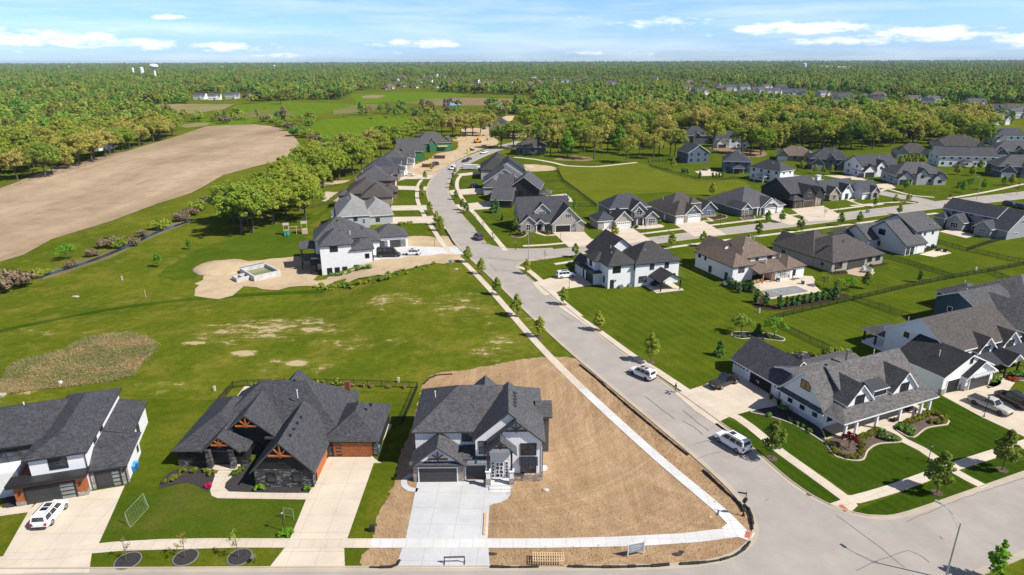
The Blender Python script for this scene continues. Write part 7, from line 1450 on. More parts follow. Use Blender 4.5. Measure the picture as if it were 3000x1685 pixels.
# ------------------------------------------------------------------ fences, lamps, signs and small things
m_galv = plain('galvanised_steel', (.42, .43, .43), .45, metal=.5); m_wood = plain('raw_pine', (.52, .36, .2), .75, vary=.15); m_woodP = plain('pale_pine', (.58, .42, .25), .75, vary=.12); m_blue = plain('blue_plastic', (.02, .16, .42), .45); m_blueL = plain('blue_lid', (.08, .30, .60), .45)
m_rock = plain('pale_rock', (.42, .37, .30), .9, vary=.25); m_netw = plain('net_cord', (.26, .32, .22), .8); m_cream = plain('cream_plastic', (.6, .6, .55), .5)
PROTO_POST = None
def fence(label, pts, h=1.25, gap=2.4, pick=.13, group=None):
 "black metal fence: one railing mesh and a post object every few metres"
 c0 = pts[0]; root = tag(empty('fence', c0[0], c0[1], hgt(*c0)), label, 'fence', group); z00 = hgt(*c0)
 mb = MB(); posts = []
 for a, b in zip(pts, pts[1:]):
  L_ = math.hypot(b[0] - a[0], b[1] - a[1]); n = max(1, round(L_ / gap))
  for i in range(n):
   p = [a[k] + (b[k] - a[k]) * i / n for k in (0, 1)]; q = [a[k] + (b[k] - a[k]) * (i + 1) / n for k in (0, 1)]; zp, zq = hgt(*p) - z00, hgt(*q) - z00
   P = Vector((p[0] - c0[0], p[1] - c0[1], zp)); Q = Vector((q[0] - c0[0], q[1] - c0[1], zq)); posts.append(P)
   for z in (.16, h - .22, h - .04): mb.bar(P + Vector((0, 0, z)), Q + Vector((0, 0, z)), .035, .04, m_black)
   m = max(2, int((Q - P).length / pick))
   for j in range(1, m):
    r = P + (Q - P) * (j / m); mb.box(r.x - .011, r.y - .011, r.z + .08, r.x + .011, r.y + .011, r.z + h - .03, m_black)
  posts.append(Vector((b[0] - c0[0], b[1] - c0[1], hgt(*b) - z00)))
 mb.build('railing', root)
 pm = MB(); pm.box(-.035, -.035, -.2, .035, .035, h + .06, m_black); me = pm.mesh('post')
 for P in posts[:100]:
  o = D.objects.new('post', me); COL.objects.link(o); o.parent = root; o.location = P
 return root
fence('black metal fence around the back lawn of the black stone house', GP('A', [(1385, 215), (1468, 122), (1560, 112), (1700, 106), (1980, 104), (2140, 106), (2576, 122)]) + GP('B', [(480, 124), (385, 352), (275, 350)]))
fence('long black fence from the garden island past the pool hedge to the far lawns', GP('D', [(640, 835), (760, 795), (1040, 728), (1400, 645), (1740, 565), (2040, 505), (2350, 450), (2620, 398)]), gap=2.8)
fence('black fence falling from the garden island towards the farmhouse fire pit', GP('D', [(640, 835), (790, 900), (960, 985), (1145, 1068)]))
fence('black fence across the lawn between the pool yard and the teal house', GP('D', [(1290, 672), (1400, 705), (1560, 760), (1750, 818)])); fence('black fence from the taupe ranch house down to the long fence', GP('D', [(1508, 345), (1700, 395), (1880, 455), (2040, 505)]))
fence('black fence behind the white black-trimmed house', GP('D', [(1925, 240), (2030, 270), (2140, 300), (2320, 240), (2450, 205)])); fence('black fence running from the fence corner to the right edge', GP('D', [(2140, 300), (2300, 330), (2450, 368), (2620, 398)])); fence('black fence above the teal house roof', GP('D', [(2300, 465), (2400, 500), (2500, 545)]))
fence('black fence along the left side of the open field', GP('F', [(722, 290), (770, 390), (880, 470), (1025, 582)]), gap=2.8); fence('black fence behind the corner stone house pool', GP('F', [(850, 582), (940, 582), (1025, 582)])); fence('black fence across the yards behind the grey gabled house', GP('F', [(505, 405), (620, 400), (765, 392)]))
fence('black fence along the far side of the open field', GP('F', [(1420, 275), (1560, 322), (1680, 355), (1800, 385), (1960, 385), (2060, 372), (2160, 380)]), gap=3); fence('black fence at the back of the pale roofed house lawn', GP('E', [(470, 600), (560, 590), (640, 575), (730, 560)]))
fence('dark line of fence between the left wood and the bare field', GP('I', [(0, 1052), (230, 985), (480, 920), (700, 850), (1000, 745)]), h=1.6, gap=6, pick=.5)
def sock(label, pts, r=.14):
 q = smooth_line(pts, .8); rnd = random.Random(len(q)); mb = MB(); m = plain('black_silt_fabric', (.022, .021, .02), .9, vary=.5, scale=1.2)
 for a, b in zip(q, q[1:]): rr = r * rnd.uniform(.7, 1.25); mb.tube((a[0], a[1], .1 + rr * .5), (b[0] + rnd.uniform(-.05, .05), b[1], .1 + rr * .5), rr, rr * .95, m, 7)
 return tag(mb.build('silt_sock'), label, 'silt barrier', 'black silt barriers around the bare lots')
sock('black silt barrier along the street edge of the bare lot, upper length', GP('B', [(1500, -20), (1600, 60), (1700, 150), (1850, 280), (1985, 392), (2080, 470), (2180, 548)])); sock('black silt barrier along the street edge of the bare lot, lower length', GP('B', [(2275, 645), (2350, 715), (2430, 790), (2500, 850), (2528, 905)]), .17)
sock('black silt barrier curling round the street sign at the lot corner', GP('C', [(352, 1050), (380, 1075), (395, 1120), (402, 1190)]), .2); sock('black silt barrier along the bottom curve of the bare lot', GP('B', [(2568, 1095), (2530, 1145), (2480, 1178), (2380, 1210), (2250, 1228), (2130, 1235)]), .15)
sock('black silt barrier in the dirt strip right of the wooden crate', GP('B', [(1425, 1250), (1520, 1252), (1700, 1254), (1850, 1250), (1990, 1245), (2060, 1238)]), .15); sock('black silt barrier in the dirt strip left of the wooden crate', GP('B', [(940, 1252), (1020, 1254), (1120, 1254), (1240, 1252)]), .13)
sock('black silt barrier bent beside the new drive at the kerb', GP('B', [(368, 1212), (350, 1240), (310, 1254), (240, 1256), (180, 1254)]), .14); sock('black silt barrier beside the walk-out house drive at the street', GP('E', [(1560, 760), (1580, 790), (1605, 835), (1630, 872)]), .2); sock('black silt barrier at the back left corner of the bare lot', GP('B', [(520, 98), (560, 62), (600, 45), (700, 38)]), .14)
def street_light(label, x, y, h, az, arm=2.2):
 o = tag(empty('street_light', x, y, 0, az), label, 'street light', 'street lights')
 mb = MB(); mb.tube((0, 0, 0), (0, 0, h), .1, .065, m_galv, 10); mb.build('pole', o); mb = MB(); mb.tube((0, 0, 0), (0, 0, .3), .16, .16, m_galv, 10); mb.build('base', o)
 mb = MB(); pts = [(0, 0, h - .05), (arm * .35, 0, h + .5), (arm * .75, 0, h + .85), (arm, 0, h + .92)]
 for a, b in zip(pts, pts[1:]): mb.tube(a, b, .04, .035, m_galv, 6)
 mb.tube((0, 0, h - .8), (arm * .55, 0, h + .62), .03, .025, m_galv, 6); mb.build('arm', o)
 mb = MB(); mb.box(arm - .1, -.14, h + .86, arm + .55, .14, h + 1.0, m_galv); l_ = mb.build('lamp_head', o); mb = MB(); mb.box(arm + .05, -.1, h + .82, arm + .45, .1, h + .862, m_lamp); mb.build('lens', l_)
 return o
street_light('galvanised street light with truss arm at the bottom right of the photo', *G('C', 1515, 1470), 7.2, 118); street_light('grey street light at the middle crossing, before the corner stone house', *G('E', 2184, 998), 8.2, 165); street_light('grey street light on the far street at the right edge', *G('H', 2218, 528), 8.2, 200); street_light('thin grey street light at the bend beside the white van', *G('E', 1641, 318), 8.5, 180)
def stop_sign(label, x, y, az, full=True):
 o = tag(empty('street_sign', x, y, 0, az), label, 'street sign'); mb = MB(); mb.tube((0, 0, 0), (0, 0, 3.5 if full else 2.6), .06, .05, m_black, 8); mb.lathe((0, 0, 0), [(.16, 0), (.16, .25), (.1, .45), (.07, .6)], m_black, 10); mb.build('pole', o)
 mb = MB(); P = [(math.cos(R(22.5 + 45 * i)) * .42, math.sin(R(22.5 + 45 * i)) * .42) for i in range(8)]; zc = 2.25
 mb.poly([(a, .075, zc + b) for a, b in P], m_black); mb.poly([(a, .105, zc + b) for a, b in P][::-1], plain('stop_red', (.42, .02, .02), .4))
 for i in range(8): j = (i + 1) % 8; mb.poly([(P[i][0], .075, zc + P[i][1]), (P[j][0], .075, zc + P[j][1]), (P[j][0], .105, zc + P[j][1]), (P[i][0], .105, zc + P[i][1])], m_black)
 s_ = mb.build('stop_plate', o)
 t = D.curves.new('lettering', 'FONT'); t.body = 'STOP'; t.size = .3; t.align_x = 'CENTER'; t.align_y = 'CENTER'; t.extrude = .002; tm = D.objects.new('lettering', t); COL.objects.link(tm); tm.parent = s_; tm.location = (0, .112, zc); tm.rotation_euler = (R(90), 0, R(180)); t.materials.append(m_white); dg_ = bpy.context.evaluated_depsgraph_get(); lm = D.meshes.new_from_object(tm.evaluated_get(dg_)); l2 = D.objects.new('lettering', lm); COL.objects.link(l2); l2.parent = s_; l2.location = tm.location; l2.rotation_euler = tm.rotation_euler; D.objects.remove(tm)
 if full:
  for a, z in ((0, 3.25), (82, 3.05)):
   mb = MB(); c, s = math.cos(R(a + 140)), math.sin(R(a + 140)); mb.bar((c * .05, s * .05, z), (c * .95, s * .95, z), .03, .2, m_black); mb.build('name_blade', o)
 return o
stop_sign('black street sign post with name blades at the bare lot corner, seen from behind', *G('C', 350, 1108), 22); stop_sign('dark street sign at the corner of the far street', *G('H', 1720, 545), 120); stop_sign('small red stop sign at the far street before the light grey house', *G('H', 1965, 610), 200, False)
p = G('B', 1850, 1178); o = tag(empty('sign_board', p[0], p[1], 0, 14), 'grey builder sign board on two posts leaning in the dirt strip', 'sign')
mb = MB(); mb.box(-.9, -.03, .55, .9, .03, 1.65, plain('sign_grey', (.24, .26, .30), .5)); bd = mb.build('board', o)
mb = MB();
for z, w in ((1.38, 1.1), (1.16, 1.4), (.86, 1.2)): mb.box(-.7, -.04, z, -.7 + w, -.03, z + .1, plain('sign_letter_grey', (.42, .44, .48), .5))
mb.build('lettering', bd)
for x in (-.95, .95):
 mb = MB(); mb.box(x - .05, -.05, -.2, x + .05, .05, 1.95 if x > 0 else 1.75, m_cream); mb.build('post', o)
p = G('B', 1302, 1218); o = tag(empty('wooden_crate', p[0], p[1], 0, -1), 'long open slatted wooden crate on the dirt strip by the kerb', 'crate')
mb = MB(); Lc, Wc, Hc = 3.35, 1.3, .72
for z in (.06, Hc):
 for y in (-Wc / 2, -Wc / 6, Wc / 6, Wc / 2): mb.box(-Lc / 2, y - .04, z - .03, Lc / 2, y + .04, z + .03, m_woodP)
mb.box(-Lc / 2 + .05, -Wc / 2 + .06, .005, Lc / 2 - .05, Wc / 2 - .06, .028, plain('crate_gap_shade', (.05, .032, .02), .9)); mb.build('rail', o)  # dark sheet added so the gaps between the slats look shaded
mb = MB()
for i in range(14): x = -Lc / 2 + Lc * i / 13; mb.box(x - .05, -Wc / 2 - .05, Hc + .03, x + .05, Wc / 2 + .05, Hc + .07, m_woodP)
mb.build('slat', o)
mb = MB()
for i in range(14):
 x = -Lc / 2 + Lc * i / 13
 for y in (-Wc / 2, Wc / 2): mb.box(x - .04, y - .035, .09, x + .04, y + .035, Hc - .03, m_wood)
mb.build('stud', o)
p = G('B', 712, 1225); o = tag(empty('barrier', p[0], p[1], .07, 2), 'low dark metal barrier frame standing on the new drive apron', 'barrier'); m_br = plain('brown_steel', (.09, .075, .07), .6)
mb = MB(); mb.box(-1.15, -.06, .72, 1.15, .06, .86, m_br); mb.build('top_rail', o)
for x in (-1.1, 1.1):
 mb = MB(); mb.box(x - .05, -.05, .06, x + .05, .05, .72, m_br); mb.box(x - .06, -.35, 0, x + .06, .35, .06, m_br); mb.build('leg', o)
a, b = G('B', 907, 912), G('B', 899, 1052); mb = MB(); mb.bar((*a, .14), (*b, .14), .3, .09, m_wood); tag(mb.build('plank'), 'long timber plank lying on the right side of the new drive', 'plank')
p = G('B', 1285, 768); mb = MB(); mb.blob((p[0], p[1], .05), (.45, .3, .3), m_rock, 2, .15, 3); tag(mb.build('rock'), 'pale rock alone on the bare brown lot', 'rock')
p = G('B', 2320, 935); mb = MB(); mb.blob((p[0], p[1], .02), (.25, .2, .16), m_rock, 1, .2, 4); tag(mb.build('rock'), 'small stone near the corner walk of the bare lot', 'rock')
for x, y, w in ((955, 1168, .6), (2112, 1170, .7), (2140, 1155, .4)):
 p = G('B', x, y); mb = MB(); mb.blob((p[0], p[1], .06), (w, .3, .16), plain('dark_clod', (.05, .035, .028), .9), 1, .3, int(x)); tag(mb.build('clod'), 'dark clod of debris on the dirt strip by the kerb', 'debris', 'dark clods on the dirt strip')
def clods(fr, poly, n, lab, m, seed, r=.14):
 for i, p in enumerate(scatter(GP(fr, poly), .5, n, seed)):
  pass
def crumbs():
 rnd = random.Random(9); mb = MB(); pol = [GP('B', [(940, 1140), (2480, 1070), (2560, 1090), (2400, 1200), (2000, 1235), (950, 1250)]), GP('B', [(1560, 40), (2180, 560), (2520, 890), (2560, 990), (2480, 960), (2200, 720), (1700, 230), (1500, 10)]), GP('B', [(300, 740), (440, 760), (400, 1060), (230, 1060)]), GP('B', [(940, 870), (1080, 720), (2400, 980), (2000, 1040), (940, 1066)]), GP('B', [(180, 1140), (380, 1140), (350, 1240), (200, 1250)])]
 for q, n in zip(pol, (420, 420, 160, 240, 90)):
  for p in scatter(q, .12, n, len(q) + n): r = rnd.uniform(.04, .15); mb.blob((p[0], p[1], .04), (r, r * rnd.uniform(.6, 1), r * .6), MATS['lot_soil'], 1, .3, rnd.randrange(99))
 o = mb.build('soil_crumbs'); o['kind'] = 'stuff'; tag(o, 'earth crumbs scattered over the bare lot', 'soil')
crumbs()
def goal(label, fr, pL, pR, pB, h):
 a, b, c = G(fr, *pL), G(fr, *pR), G(fr, *pB); x, y = (a[0] + b[0]) / 2, (a[1] + b[1]) / 2; o = tag(empty('football_goal', x, y, .03), label, 'goal', 'football goals on the front lawn')
 A, B = Vector((a[0] - x, a[1] - y, 0)), Vector((b[0] - x, b[1] - y, 0)); dB = Vector((c[0] - x, c[1] - y, 0)); up = Vector((0, 0, h)); Ab, Bb = A + dB, B + dB
 mb = MB()
 for p, q in ((A, A + up), (B, B + up), (A + up, B + up), (A, Ab), (B, Bb), (Ab, Bb), (A + up, Ab), (B + up, Bb)): mb.tube(p, q, .024, .024, m_netw, 5)
 mb.build('frame', o); mb = MB(); n = 8
 for i in range(n + 1):
  t = i / n; p = A + (B - A) * t; q = Ab + (Bb - Ab) * t; mb.tube(p + up, q, *(.006, .006), m_netw, 3, False); r0, r1 = A + up + (Ab - A - up) * t, B + up + (Bb - B - up) * t; mb.tube(r0, r1, *(.006, .006), m_netw, 3, False)
  mb.tube(A + up * t, A + up * t + (Ab - A) * (1 - t), *(.006, .006), m_netw, 3, False); mb.tube(B + up * t, B + up * t + (Bb - B) * (1 - t), *(.006, .006), m_netw, 3, False)
 mb.build('net', o); return o
goal('pale net football goal on the lawn near the white crossover drive', 'A', (800, 975), (915, 850), (880, 935), 1.5); goal('small net goal standing by the yard lamp beside the long drive', 'A', (1790, 945), (1850, 955), (1815, 925), 1.6)
def bin_(label, fr, x, y, az, lid=m_blueL, col=m_blue):
 p = G(fr, x, y); o = tag(empty('wheelie_bin', p[0], p[1], .03, az), label, 'bin'); mb = MB(); n = len(mb.v); mb.v += [(-.24, -.28, .06), (.24, -.28, .06), (.24, .26, .06), (-.24, .26, .06), (-.31, -.36, 1.0), (.31, -.36, 1.0), (.31, .36, 1.0), (-.31, .36, 1.0)]; i = mb.mid(col)
 for f in ((0, 3, 2, 1), (4, 5, 6, 7), (0, 1, 5, 4), (1, 2, 6, 5), (2, 3, 7, 6), (3, 0, 4, 7)): mb.f.append(f); mb.mi.append(i)
 mb.build('body', o); mb = MB(); mb.poly([(-.34, -.4, 1.0), (.34, -.4, 1.0), (.34, .4, 1.1), (-.34, .4, 1.1)], lid); mb.box(-.34, -.4, .97, .34, .4, 1.0, lid); mb.build('lid', o)
 for s in (-1, 1):
  mb = MB(); mb.tube((s * .22, .3, .13), (s * .3, .3, .13), .13, .13, m_plastic, 10); mb.build('wheel', o)
 return o
bin_('blue wheelie bin at the white side wall of the modern house, front of two', 'A', 838, 652, 107); bin_('blue wheelie bin at the white side wall of the modern house, rear of two', 'A', 858, 630, 107); bin_('pale blue lidded bin at the right side of the black house garage', 'A', 2376, 528, 180)
for x, y, az in ((430, 352, 20), (448, 345, 20)): bin_('white bin inside the open farmhouse garage', 'C', x + 5, y + 4, az, m_cream, m_cream)['group'] = 'white bins in the farmhouse garage'
bin_('blue bin beside the garage of the corner house', 'F', 1068, 1130, 10)
def utility(label, fr, x, y, h=.9, col=m_plastic, w=.3):
 p = G(fr, x, y); mb = MB(); mb.box(-w, -w * .7, 0, w, w * .7, h, col); mb.box(-w * 1.08, -w * .78, h, w * 1.08, w * .78, h + .06, col); o = mb.build('utility_box', loc=(p[0], p[1], hgt(*p))); return tag(o, label, 'utility box')
utility('small black utility box on the dirt edge beside the black house lawn', 'A', 2342, 1022, .7, m_plastic); utility('grey green utility cabinet beside the walk above the vacant lot', 'E', 1597, 1015, 1.1, plain('cabinet_green', (.2, .24, .2), .6), .45); utility('pale flat utility lid on the grass at the top of the vacant lot', 'E', 1643, 1055, .12, m_cream, .35)
utility('white marker box on the grass left of the black house fence', 'A', 1352, 140, .8, m_cream, .16); utility('white marker box behind the back fence of the black house', 'A', 2508, 88, .9, m_cream, .18); utility('white marker post on the meadow left of the vacant lot', 'L', 798, 603, 1.1, m_cream, .12); utility('pale wooden stake on the meadow before the dirt pile', 'L', 952, 716, 1.9, m_woodP, .06)
utility('white marker post left of the garden island', 'D', 578, 765, 1.0, m_cream, .15); utility('white marker box on the lawn below the long fence at right', 'D', 2212, 445, .9, m_cream, .2); utility('green utility cabinet on the verge before the white cottage', 'H', 1395, 628, 1.1, plain('cabinet_teal', (.12, .24, .24), .6), .5)
p = G('L', 492, 712); mb = MB(); mb.blob((p[0], p[1], hgt(*p) + .05), (1.1, .6, .3), m_rock, 1, .2, 2); tag(mb.build('rock'), 'flat pale rock lying on the left meadow', 'rock'); p = G('L', 397, 1280); mb = MB(); mb.tube((p[0], p[1], hgt(*p)), (p[0], p[1], hgt(*p) + .5), .3, .28, m_white, 12); tag(mb.build('standpipe'), 'round white standpipe at the front edge of the reed bed', 'pipe')
p = G('L', 8, 1355); mb = MB(); mb.box(p[0] - .6, p[1] - .5, hgt(*p), p[0] + .6, p[1] + .5, hgt(*p) + .25, m_rock); tag(mb.build('drain_slab'), 'pale concrete drain slab at the left edge beside the reed bed', 'drain')
def yard_lamp(label, fr, x, y, h=2.4, group=None):
 p = G(fr, x, y); o = tag(empty('yard_lamp', p[0], p[1], .05), label, 'lamp post', group); mb = MB(); mb.tube((0, 0, 0), (0, 0, h), .05, .04, m_black, 8); mb.lathe((0, 0, 0), [(.12, 0), (.12, .12), (.06, .3)], m_black, 8); mb.build('pole', o)
 mb = MB(); mb.lathe((0, 0, h), [(.1, 0), (.15, .3), (.18, .32), (.03, .46)], m_black, 8); l_ = mb.build('lantern', o); mb = MB(); mb.lathe((0, 0, h + .04), [(.108, 0), (.152, .24)], plain('lamp_glass', (.5, .5, .48), .2), 8); mb.build('lamp_glass', l_); return o
yard_lamp('black yard lamp with white lantern by the small net goal', 'A', 1787, 1022); yard_lamp('black yard lamp at the farmhouse garden walk', 'C', 1415, 795, 2.3); yard_lamp('black yard lamp on the lawn edge beside the champagne pickup', 'C', 1737, 535, 3.0); yard_lamp('black yard lamp at the drive of the corner house with black garage doors', 'E', 2492, 1195, 2.8)
for i, (fr, x, y) in enumerate((('F', 412, 908), ('F', 752, 850), ('F', 1117, 800), ('F', 1393, 785), ('H', 1173, 620), ('H', 283, 728), ('E', 1478, 878))): yard_lamp(('slim black yard lamp on the lawn of the corner stone house', 'slim black yard lamp beside the corner stone house drive', 'slim black yard lamp beside the taupe house drive', 'slim black yard lamp on the lawn right of the taupe house drive', 'slim black yard lamp on the cottage lawn', 'slim black yard lamp on the grey ranch lawn', 'slim black yard lamp at the dirt patch by the walk-out house drive')[i], fr, x, y, 2.3)
def mailboxes(label, fr, x, y, az):
 p = G(fr, x, y); o = tag(empty('mailbox', p[0], p[1], 0, az), label, 'mailbox')
 for s in (-.35, .35):
  mb = MB(); mb.box(s - .05, -.05, 0, s + .05, .05, 1.1, m_black); mb.build('post', o); mb = MB(); mb.box(s - .14, -.28, 1.05, s + .14, .28, 1.4, m_black); mb.build('box', o)
mailboxes('pair of black mailboxes before the brown roofed white house', 'H', 207, 872, 24); mailboxes('pair of black mailboxes before the taupe ranch house', 'H', 897, 778, 24); mailboxes('black mailbox pair on the far street corner', 'H', 2017, 515, 20)
p = G('A', 1602, 1222); o = tag(empty('yard_sign', p[0], p[1], 0, 70), 'small brown sign on a stake in the front verge of the black house', 'sign'); mb = MB(); mb.box(-.02, -.02, 0, .02, .02, .7, m_black); mb.build('stake', o); mb = MB(); mb.box(-.3, -.02, .6, .3, .02, 1.1, plain('sign_brown', (.14, .11, .09), .6)); mb.build('plate', o)
p = G('E', 400, 790); o = tag(empty('playset', p[0], p[1], hgt(*p), 16), 'wooden playset with two green slides and a tower on the back lawn', 'playset'); m_slide = plain('green_slide', (.01, .22, .20), .4)
def tower(mb, x, w, h, m):
 for sx in (-w, w):
  for sy in (-w, w): mb.box(x + sx - .07, sy - .07, 0, x + sx + .07, sy + .07, h, m)
 mb.box(x - w, -w, 1.5, x + w, w, 1.62, m)
for nm, x, w, h in (('tower', -1.6, .8, 3.4), ('tower', 4.2, .85, 3.6)):
 mb = MB(); tower(mb, x, w, h, m_wood); t_ = mb.build(nm, o); mb = MB(); mb.poly([(x - w - .2, -w - .2, h), (x + w + .2, -w - .2, h), (x + w + .2, 0, h + .7), (x - w - .2, 0, h + .7)], plain('playset_roof', (.3, .25, .22), .8)); mb.poly([(x - w - .2, 0, h + .7), (x + w + .2, 0, h + .7), (x + w + .2, w + .2, h), (x - w - .2, w + .2, h)], MATS['playset_roof']); mb.build('tower_roof', t_)
mb = MB(); mb.bar((-.8, 0, 2.6), (3.4, 0, 2.6), .14, .16, m_wood); mb.bar((-.8, -.5, 1.6), (3.4, -.5, 1.6), .1, .12, m_wood); mb.bar((1.6, -1, 0), (1.6, 0, 2.6), .1, .1, m_wood); mb.bar((1.6, 1, 0), (1.6, 0, 2.6), .1, .1, m_wood); mb.build('beam', o)
for x in (-1.9, -1.0):
 mb = MB(); mb.bar((x, -.8, 1.6), (x, -2.8, .2), .5, .08, m_slide); mb.bar((x - .25, -.8, 1.72), (x - .25, -2.8, .32), .05, .2, m_slide); mb.bar((x + .25, -.8, 1.72), (x + .25, -2.8, .32), .05, .2, m_slide); mb.build('slide', o)
mb = MB(); mb.box(3.3, -1.0, 0, 5.1, -.8, 1.6, plain('pink_board', (.5, .36, .3), .8)); mb.build('panel', o)
pa, pb, pc, pd = (G('E', 118, 1150), G('E', 318, 1105), G('E', 330, 1010), G('E', 150, 1025)); x, y = pa; az = math.degrees(math.atan2(pb[1] - pa[1], pb[0] - pa[0])); Lp = math.hypot(pb[0] - pa[0], pb[1] - pa[1]); Wp = 9.5
o = tag(empty('unfinished_pool', x, y, hgt(*pa) - .1, az), 'unfinished concrete pool with green water on the dirt behind the walk-out house', 'pool'); m_cc = plain('raw_concrete', (.46, .46, .45), .85, vary=.2, scale=.6); hp = 1.7; t = .45
mb = MB(); mb.box(0, 0, 0, Lp, t, hp, m_cc); mb.box(0, Wp - t, 0, Lp, Wp, hp - .002, m_cc); mb.box(0, t + .001, 0, t, Wp - t - .001, hp - .003, m_cc); mb.box(Lp - t, t + .001, 0, Lp, Wp - t - .001, hp - .001, m_cc); mb.build('basin_wall', o)
mb = MB(); mb.box(t + .01, t + .01, .0, Lp - t - .01, Wp - t - .01, .75, water('pool_water_green', (.16, .17, .07))); mb.build('water', o)
mb = MB(); mb.box(-3.6, 2.5, 0, -.05, 2.8, 1.3, m_cc); mb.box(-3.6, 5.6, 0, -.05, 5.9, 1.31, m_cc); mb.box(-3.62, 2.82, 0, -3.3, 5.58, 1.29, m_cc); mb.box(-1.9, 2.82, 0, -1.65, 5.58, 1.28, m_cc); mb.build('spa_wall', o)
mb = MB(); mb.box(.1, Wp + .02, .2, Lp - .4, Wp + .2, hp + .25, plain('blue_tarp', (.12, .2, .28), .6)); mb.build('form_board', o)
p = G('E', 55, 1060); mb = MB(); mb.blob((p[0] - 7, p[1] + 2, hgt(*p) - .1), (8.5, 7.5, 1.5), MATS['dry_fill'], 3, .05, 5, flat=True); tag(mb.build('earth_mound', smooth=True), 'broad heap of pale earth left of the unfinished pool', 'earth heap')
def dumpster(label, fr, x, y, az, L_=6.2):
 p = G(fr, x, y); o = tag(empty('dumpster', p[0], p[1], .05, az), label, 'dumpster', None); m = plain('rust_brown_steel', (.10, .05, .035), .7, vary=.3); mb = MB(); W_, H_ = 2.3, 1.7
 mb.box(0, 0, .15, L_, .1, H_, m); mb.box(0, W_ - .1, .15, L_, W_, H_ - .002, m); mb.box(0, .101, .15, .1, W_ - .101, H_ - .001, m); mb.box(L_ - .1, .101, .15, L_, W_ - .101, H_ - .003, m); mb.box(.1, .1, .15, L_ - .1, W_ - .1, .3, m)
 for i in range(7): mb.box(.3 + i * L_ / 7.3, -.08, .2, .42 + i * L_ / 7.3, -.001, H_ - .1, m)
 mb.build('box', o); mb = MB(); rnd = random.Random(int(x))
 for i in range(26): mb.box(rnd.uniform(.2, L_ - 1.2), rnd.uniform(.2, W_ - .5), 1.3, rnd.uniform(.6, L_ - .2), rnd.uniform(.3, W_ - .2), 1.45 + rnd.uniform(0, .5), (m_wood, m_woodP, m_dark)[i % 3])
 mb.build('scrap', o); return o
dumpster('rust brown dumpster full of scrap on the dirt, nearer to the white sedan', 'E', 1382, 285, 2); dumpster('rust brown dumpster full of scrap on the dirt, farther one before the green houses', 'E', 1470, 220, 2)
p = G('E', 1692, 306); o = tag(empty('trailer', p[0], p[1], .05, -2), 'white enclosed trailer with debris heaped behind it at the street', 'trailer'); mb = MB(); mb.box(0, 0, .5, 7.2, 2.3, 2.6, plain('trailer_white', (.62, .6, .6), .5)); mb.build('body', o)
for xx in (2.6, 3.7):
 mb = MB(); mb.tube((xx, -.02, .38), (xx, .25, .38), .36, .36, m_tyre, 12); mb.build('wheel', o)
mb = MB(); mb.bar((7.2, 1.15, .6), (8.6, 1.15, .6), .12, .12, m_black); mb.build('hitch', o)
dumpster('brown dumpster of scrap directly behind the white trailer', 'E', 1690, 290, -2)
p = G('E', 1733, 184); o = tag(empty('toilet_cabin', p[0], p[1], .05, 10), 'yellow green portable toilet cabin on the dirt', 'toilet cabin'); m_y = plain('lime_plastic', (.42, .50, .03), .5); mb = MB(); mb.box(-.75, -.75, 0, .75, .75, 2.6, m_y); mb.build('body', o); mb = MB(); mb.box(-.6, -.8, .15, .6, -.745, 2.3, plain('lime_plastic_light', (.5, .56, .08), .5)); mb.build('door', o); mb = MB(); mb.lathe((0, 0, 2.6), [(.85, 0), (.7, .2), (.2, .32)], m_cream, 4); mb.build('roof', o)
p = G('E', 1800, 100); o = tag(empty('telehandler', p[0], p[1], .05, 30), 'orange telehandler with raised boom on the building site', 'telehandler'); m_or = plain('machine_orange', (.62, .26, .02), .5); mb = MB(); mb.box(-2.2, -1.1, .8, 2.4, 1.1, 1.6, m_or); mb.box(-2.4, -.9, 1.6, -.9, .9, 2.2, m_or); mb.build('body', o)
mb = MB(); mb.box(-.6, .15, 1.6, 1.0, 1.05, 2.9, m_cglass); mb.box(-.65, .1, 2.9, 1.05, 1.1, 3.0, m_or); mb.build('cab', o); mb = MB(); mb.bar((-2.0, -.3, 2.3), (4.6, -.3, 5.6), .4, .45, m_or); mb.build('boom', o); mb = MB(); mb.box(4.5, -.9, 4.4, 4.7, .3, 5.4, m_black); mb.box(4.6, -.8, 4.4, 5.8, -.65, 4.5, m_black); mb.box(4.6, .05, 4.4, 5.8, .2, 4.5, m_black); mb.build('fork', o)
for sx in (-1.5, 1.6):
 for sy in (-1.2, 1.2):
  mb = MB(); mb.tube((sx, sy - .2, .65), (sx, sy + .2, .65), .65, .65, m_tyre, 14); mb.build('wheel', o)
for fr, x, y, L_, W_, h, m, lab in (('E', 1660, 85, 9, 5, .8, m_wood, 'stack of brown lumber on the building site'), ('E', 1760, 70, 8, 3, .5, m_woodP, 'stack of pale lumber on the building site'), ('E', 1890, 80, 3, 3, 1.8, m_wood, 'wooden box of material at the back of the building site'), ('E', 1848, 128, 3, 1.5, 1.0, m_wood, 'small wooden pallet load beside the pole on the building site'), ('F', 520, 282, 4, 1.2, .4, m_cream, 'white bundle on the dirt behind the grey houses')):
 p = G(fr, x, y); o = tag(empty('lumber_stack', p[0], p[1], .05, 15), lab, 'lumber'); mb = MB(); n = 6
 for i in range(n):
  for j in range(3): mb.box(-L_ / 2 + .1 * (j % 2), -W_ / 2 + W_ * i / n + .01, h * j / 3 + .005, L_ / 2 - .15 * (i % 2), -W_ / 2 + W_ * (i + 1) / n - .01, h * (j + 1) / 3 - .005, m)
 mb.build('boards', o)
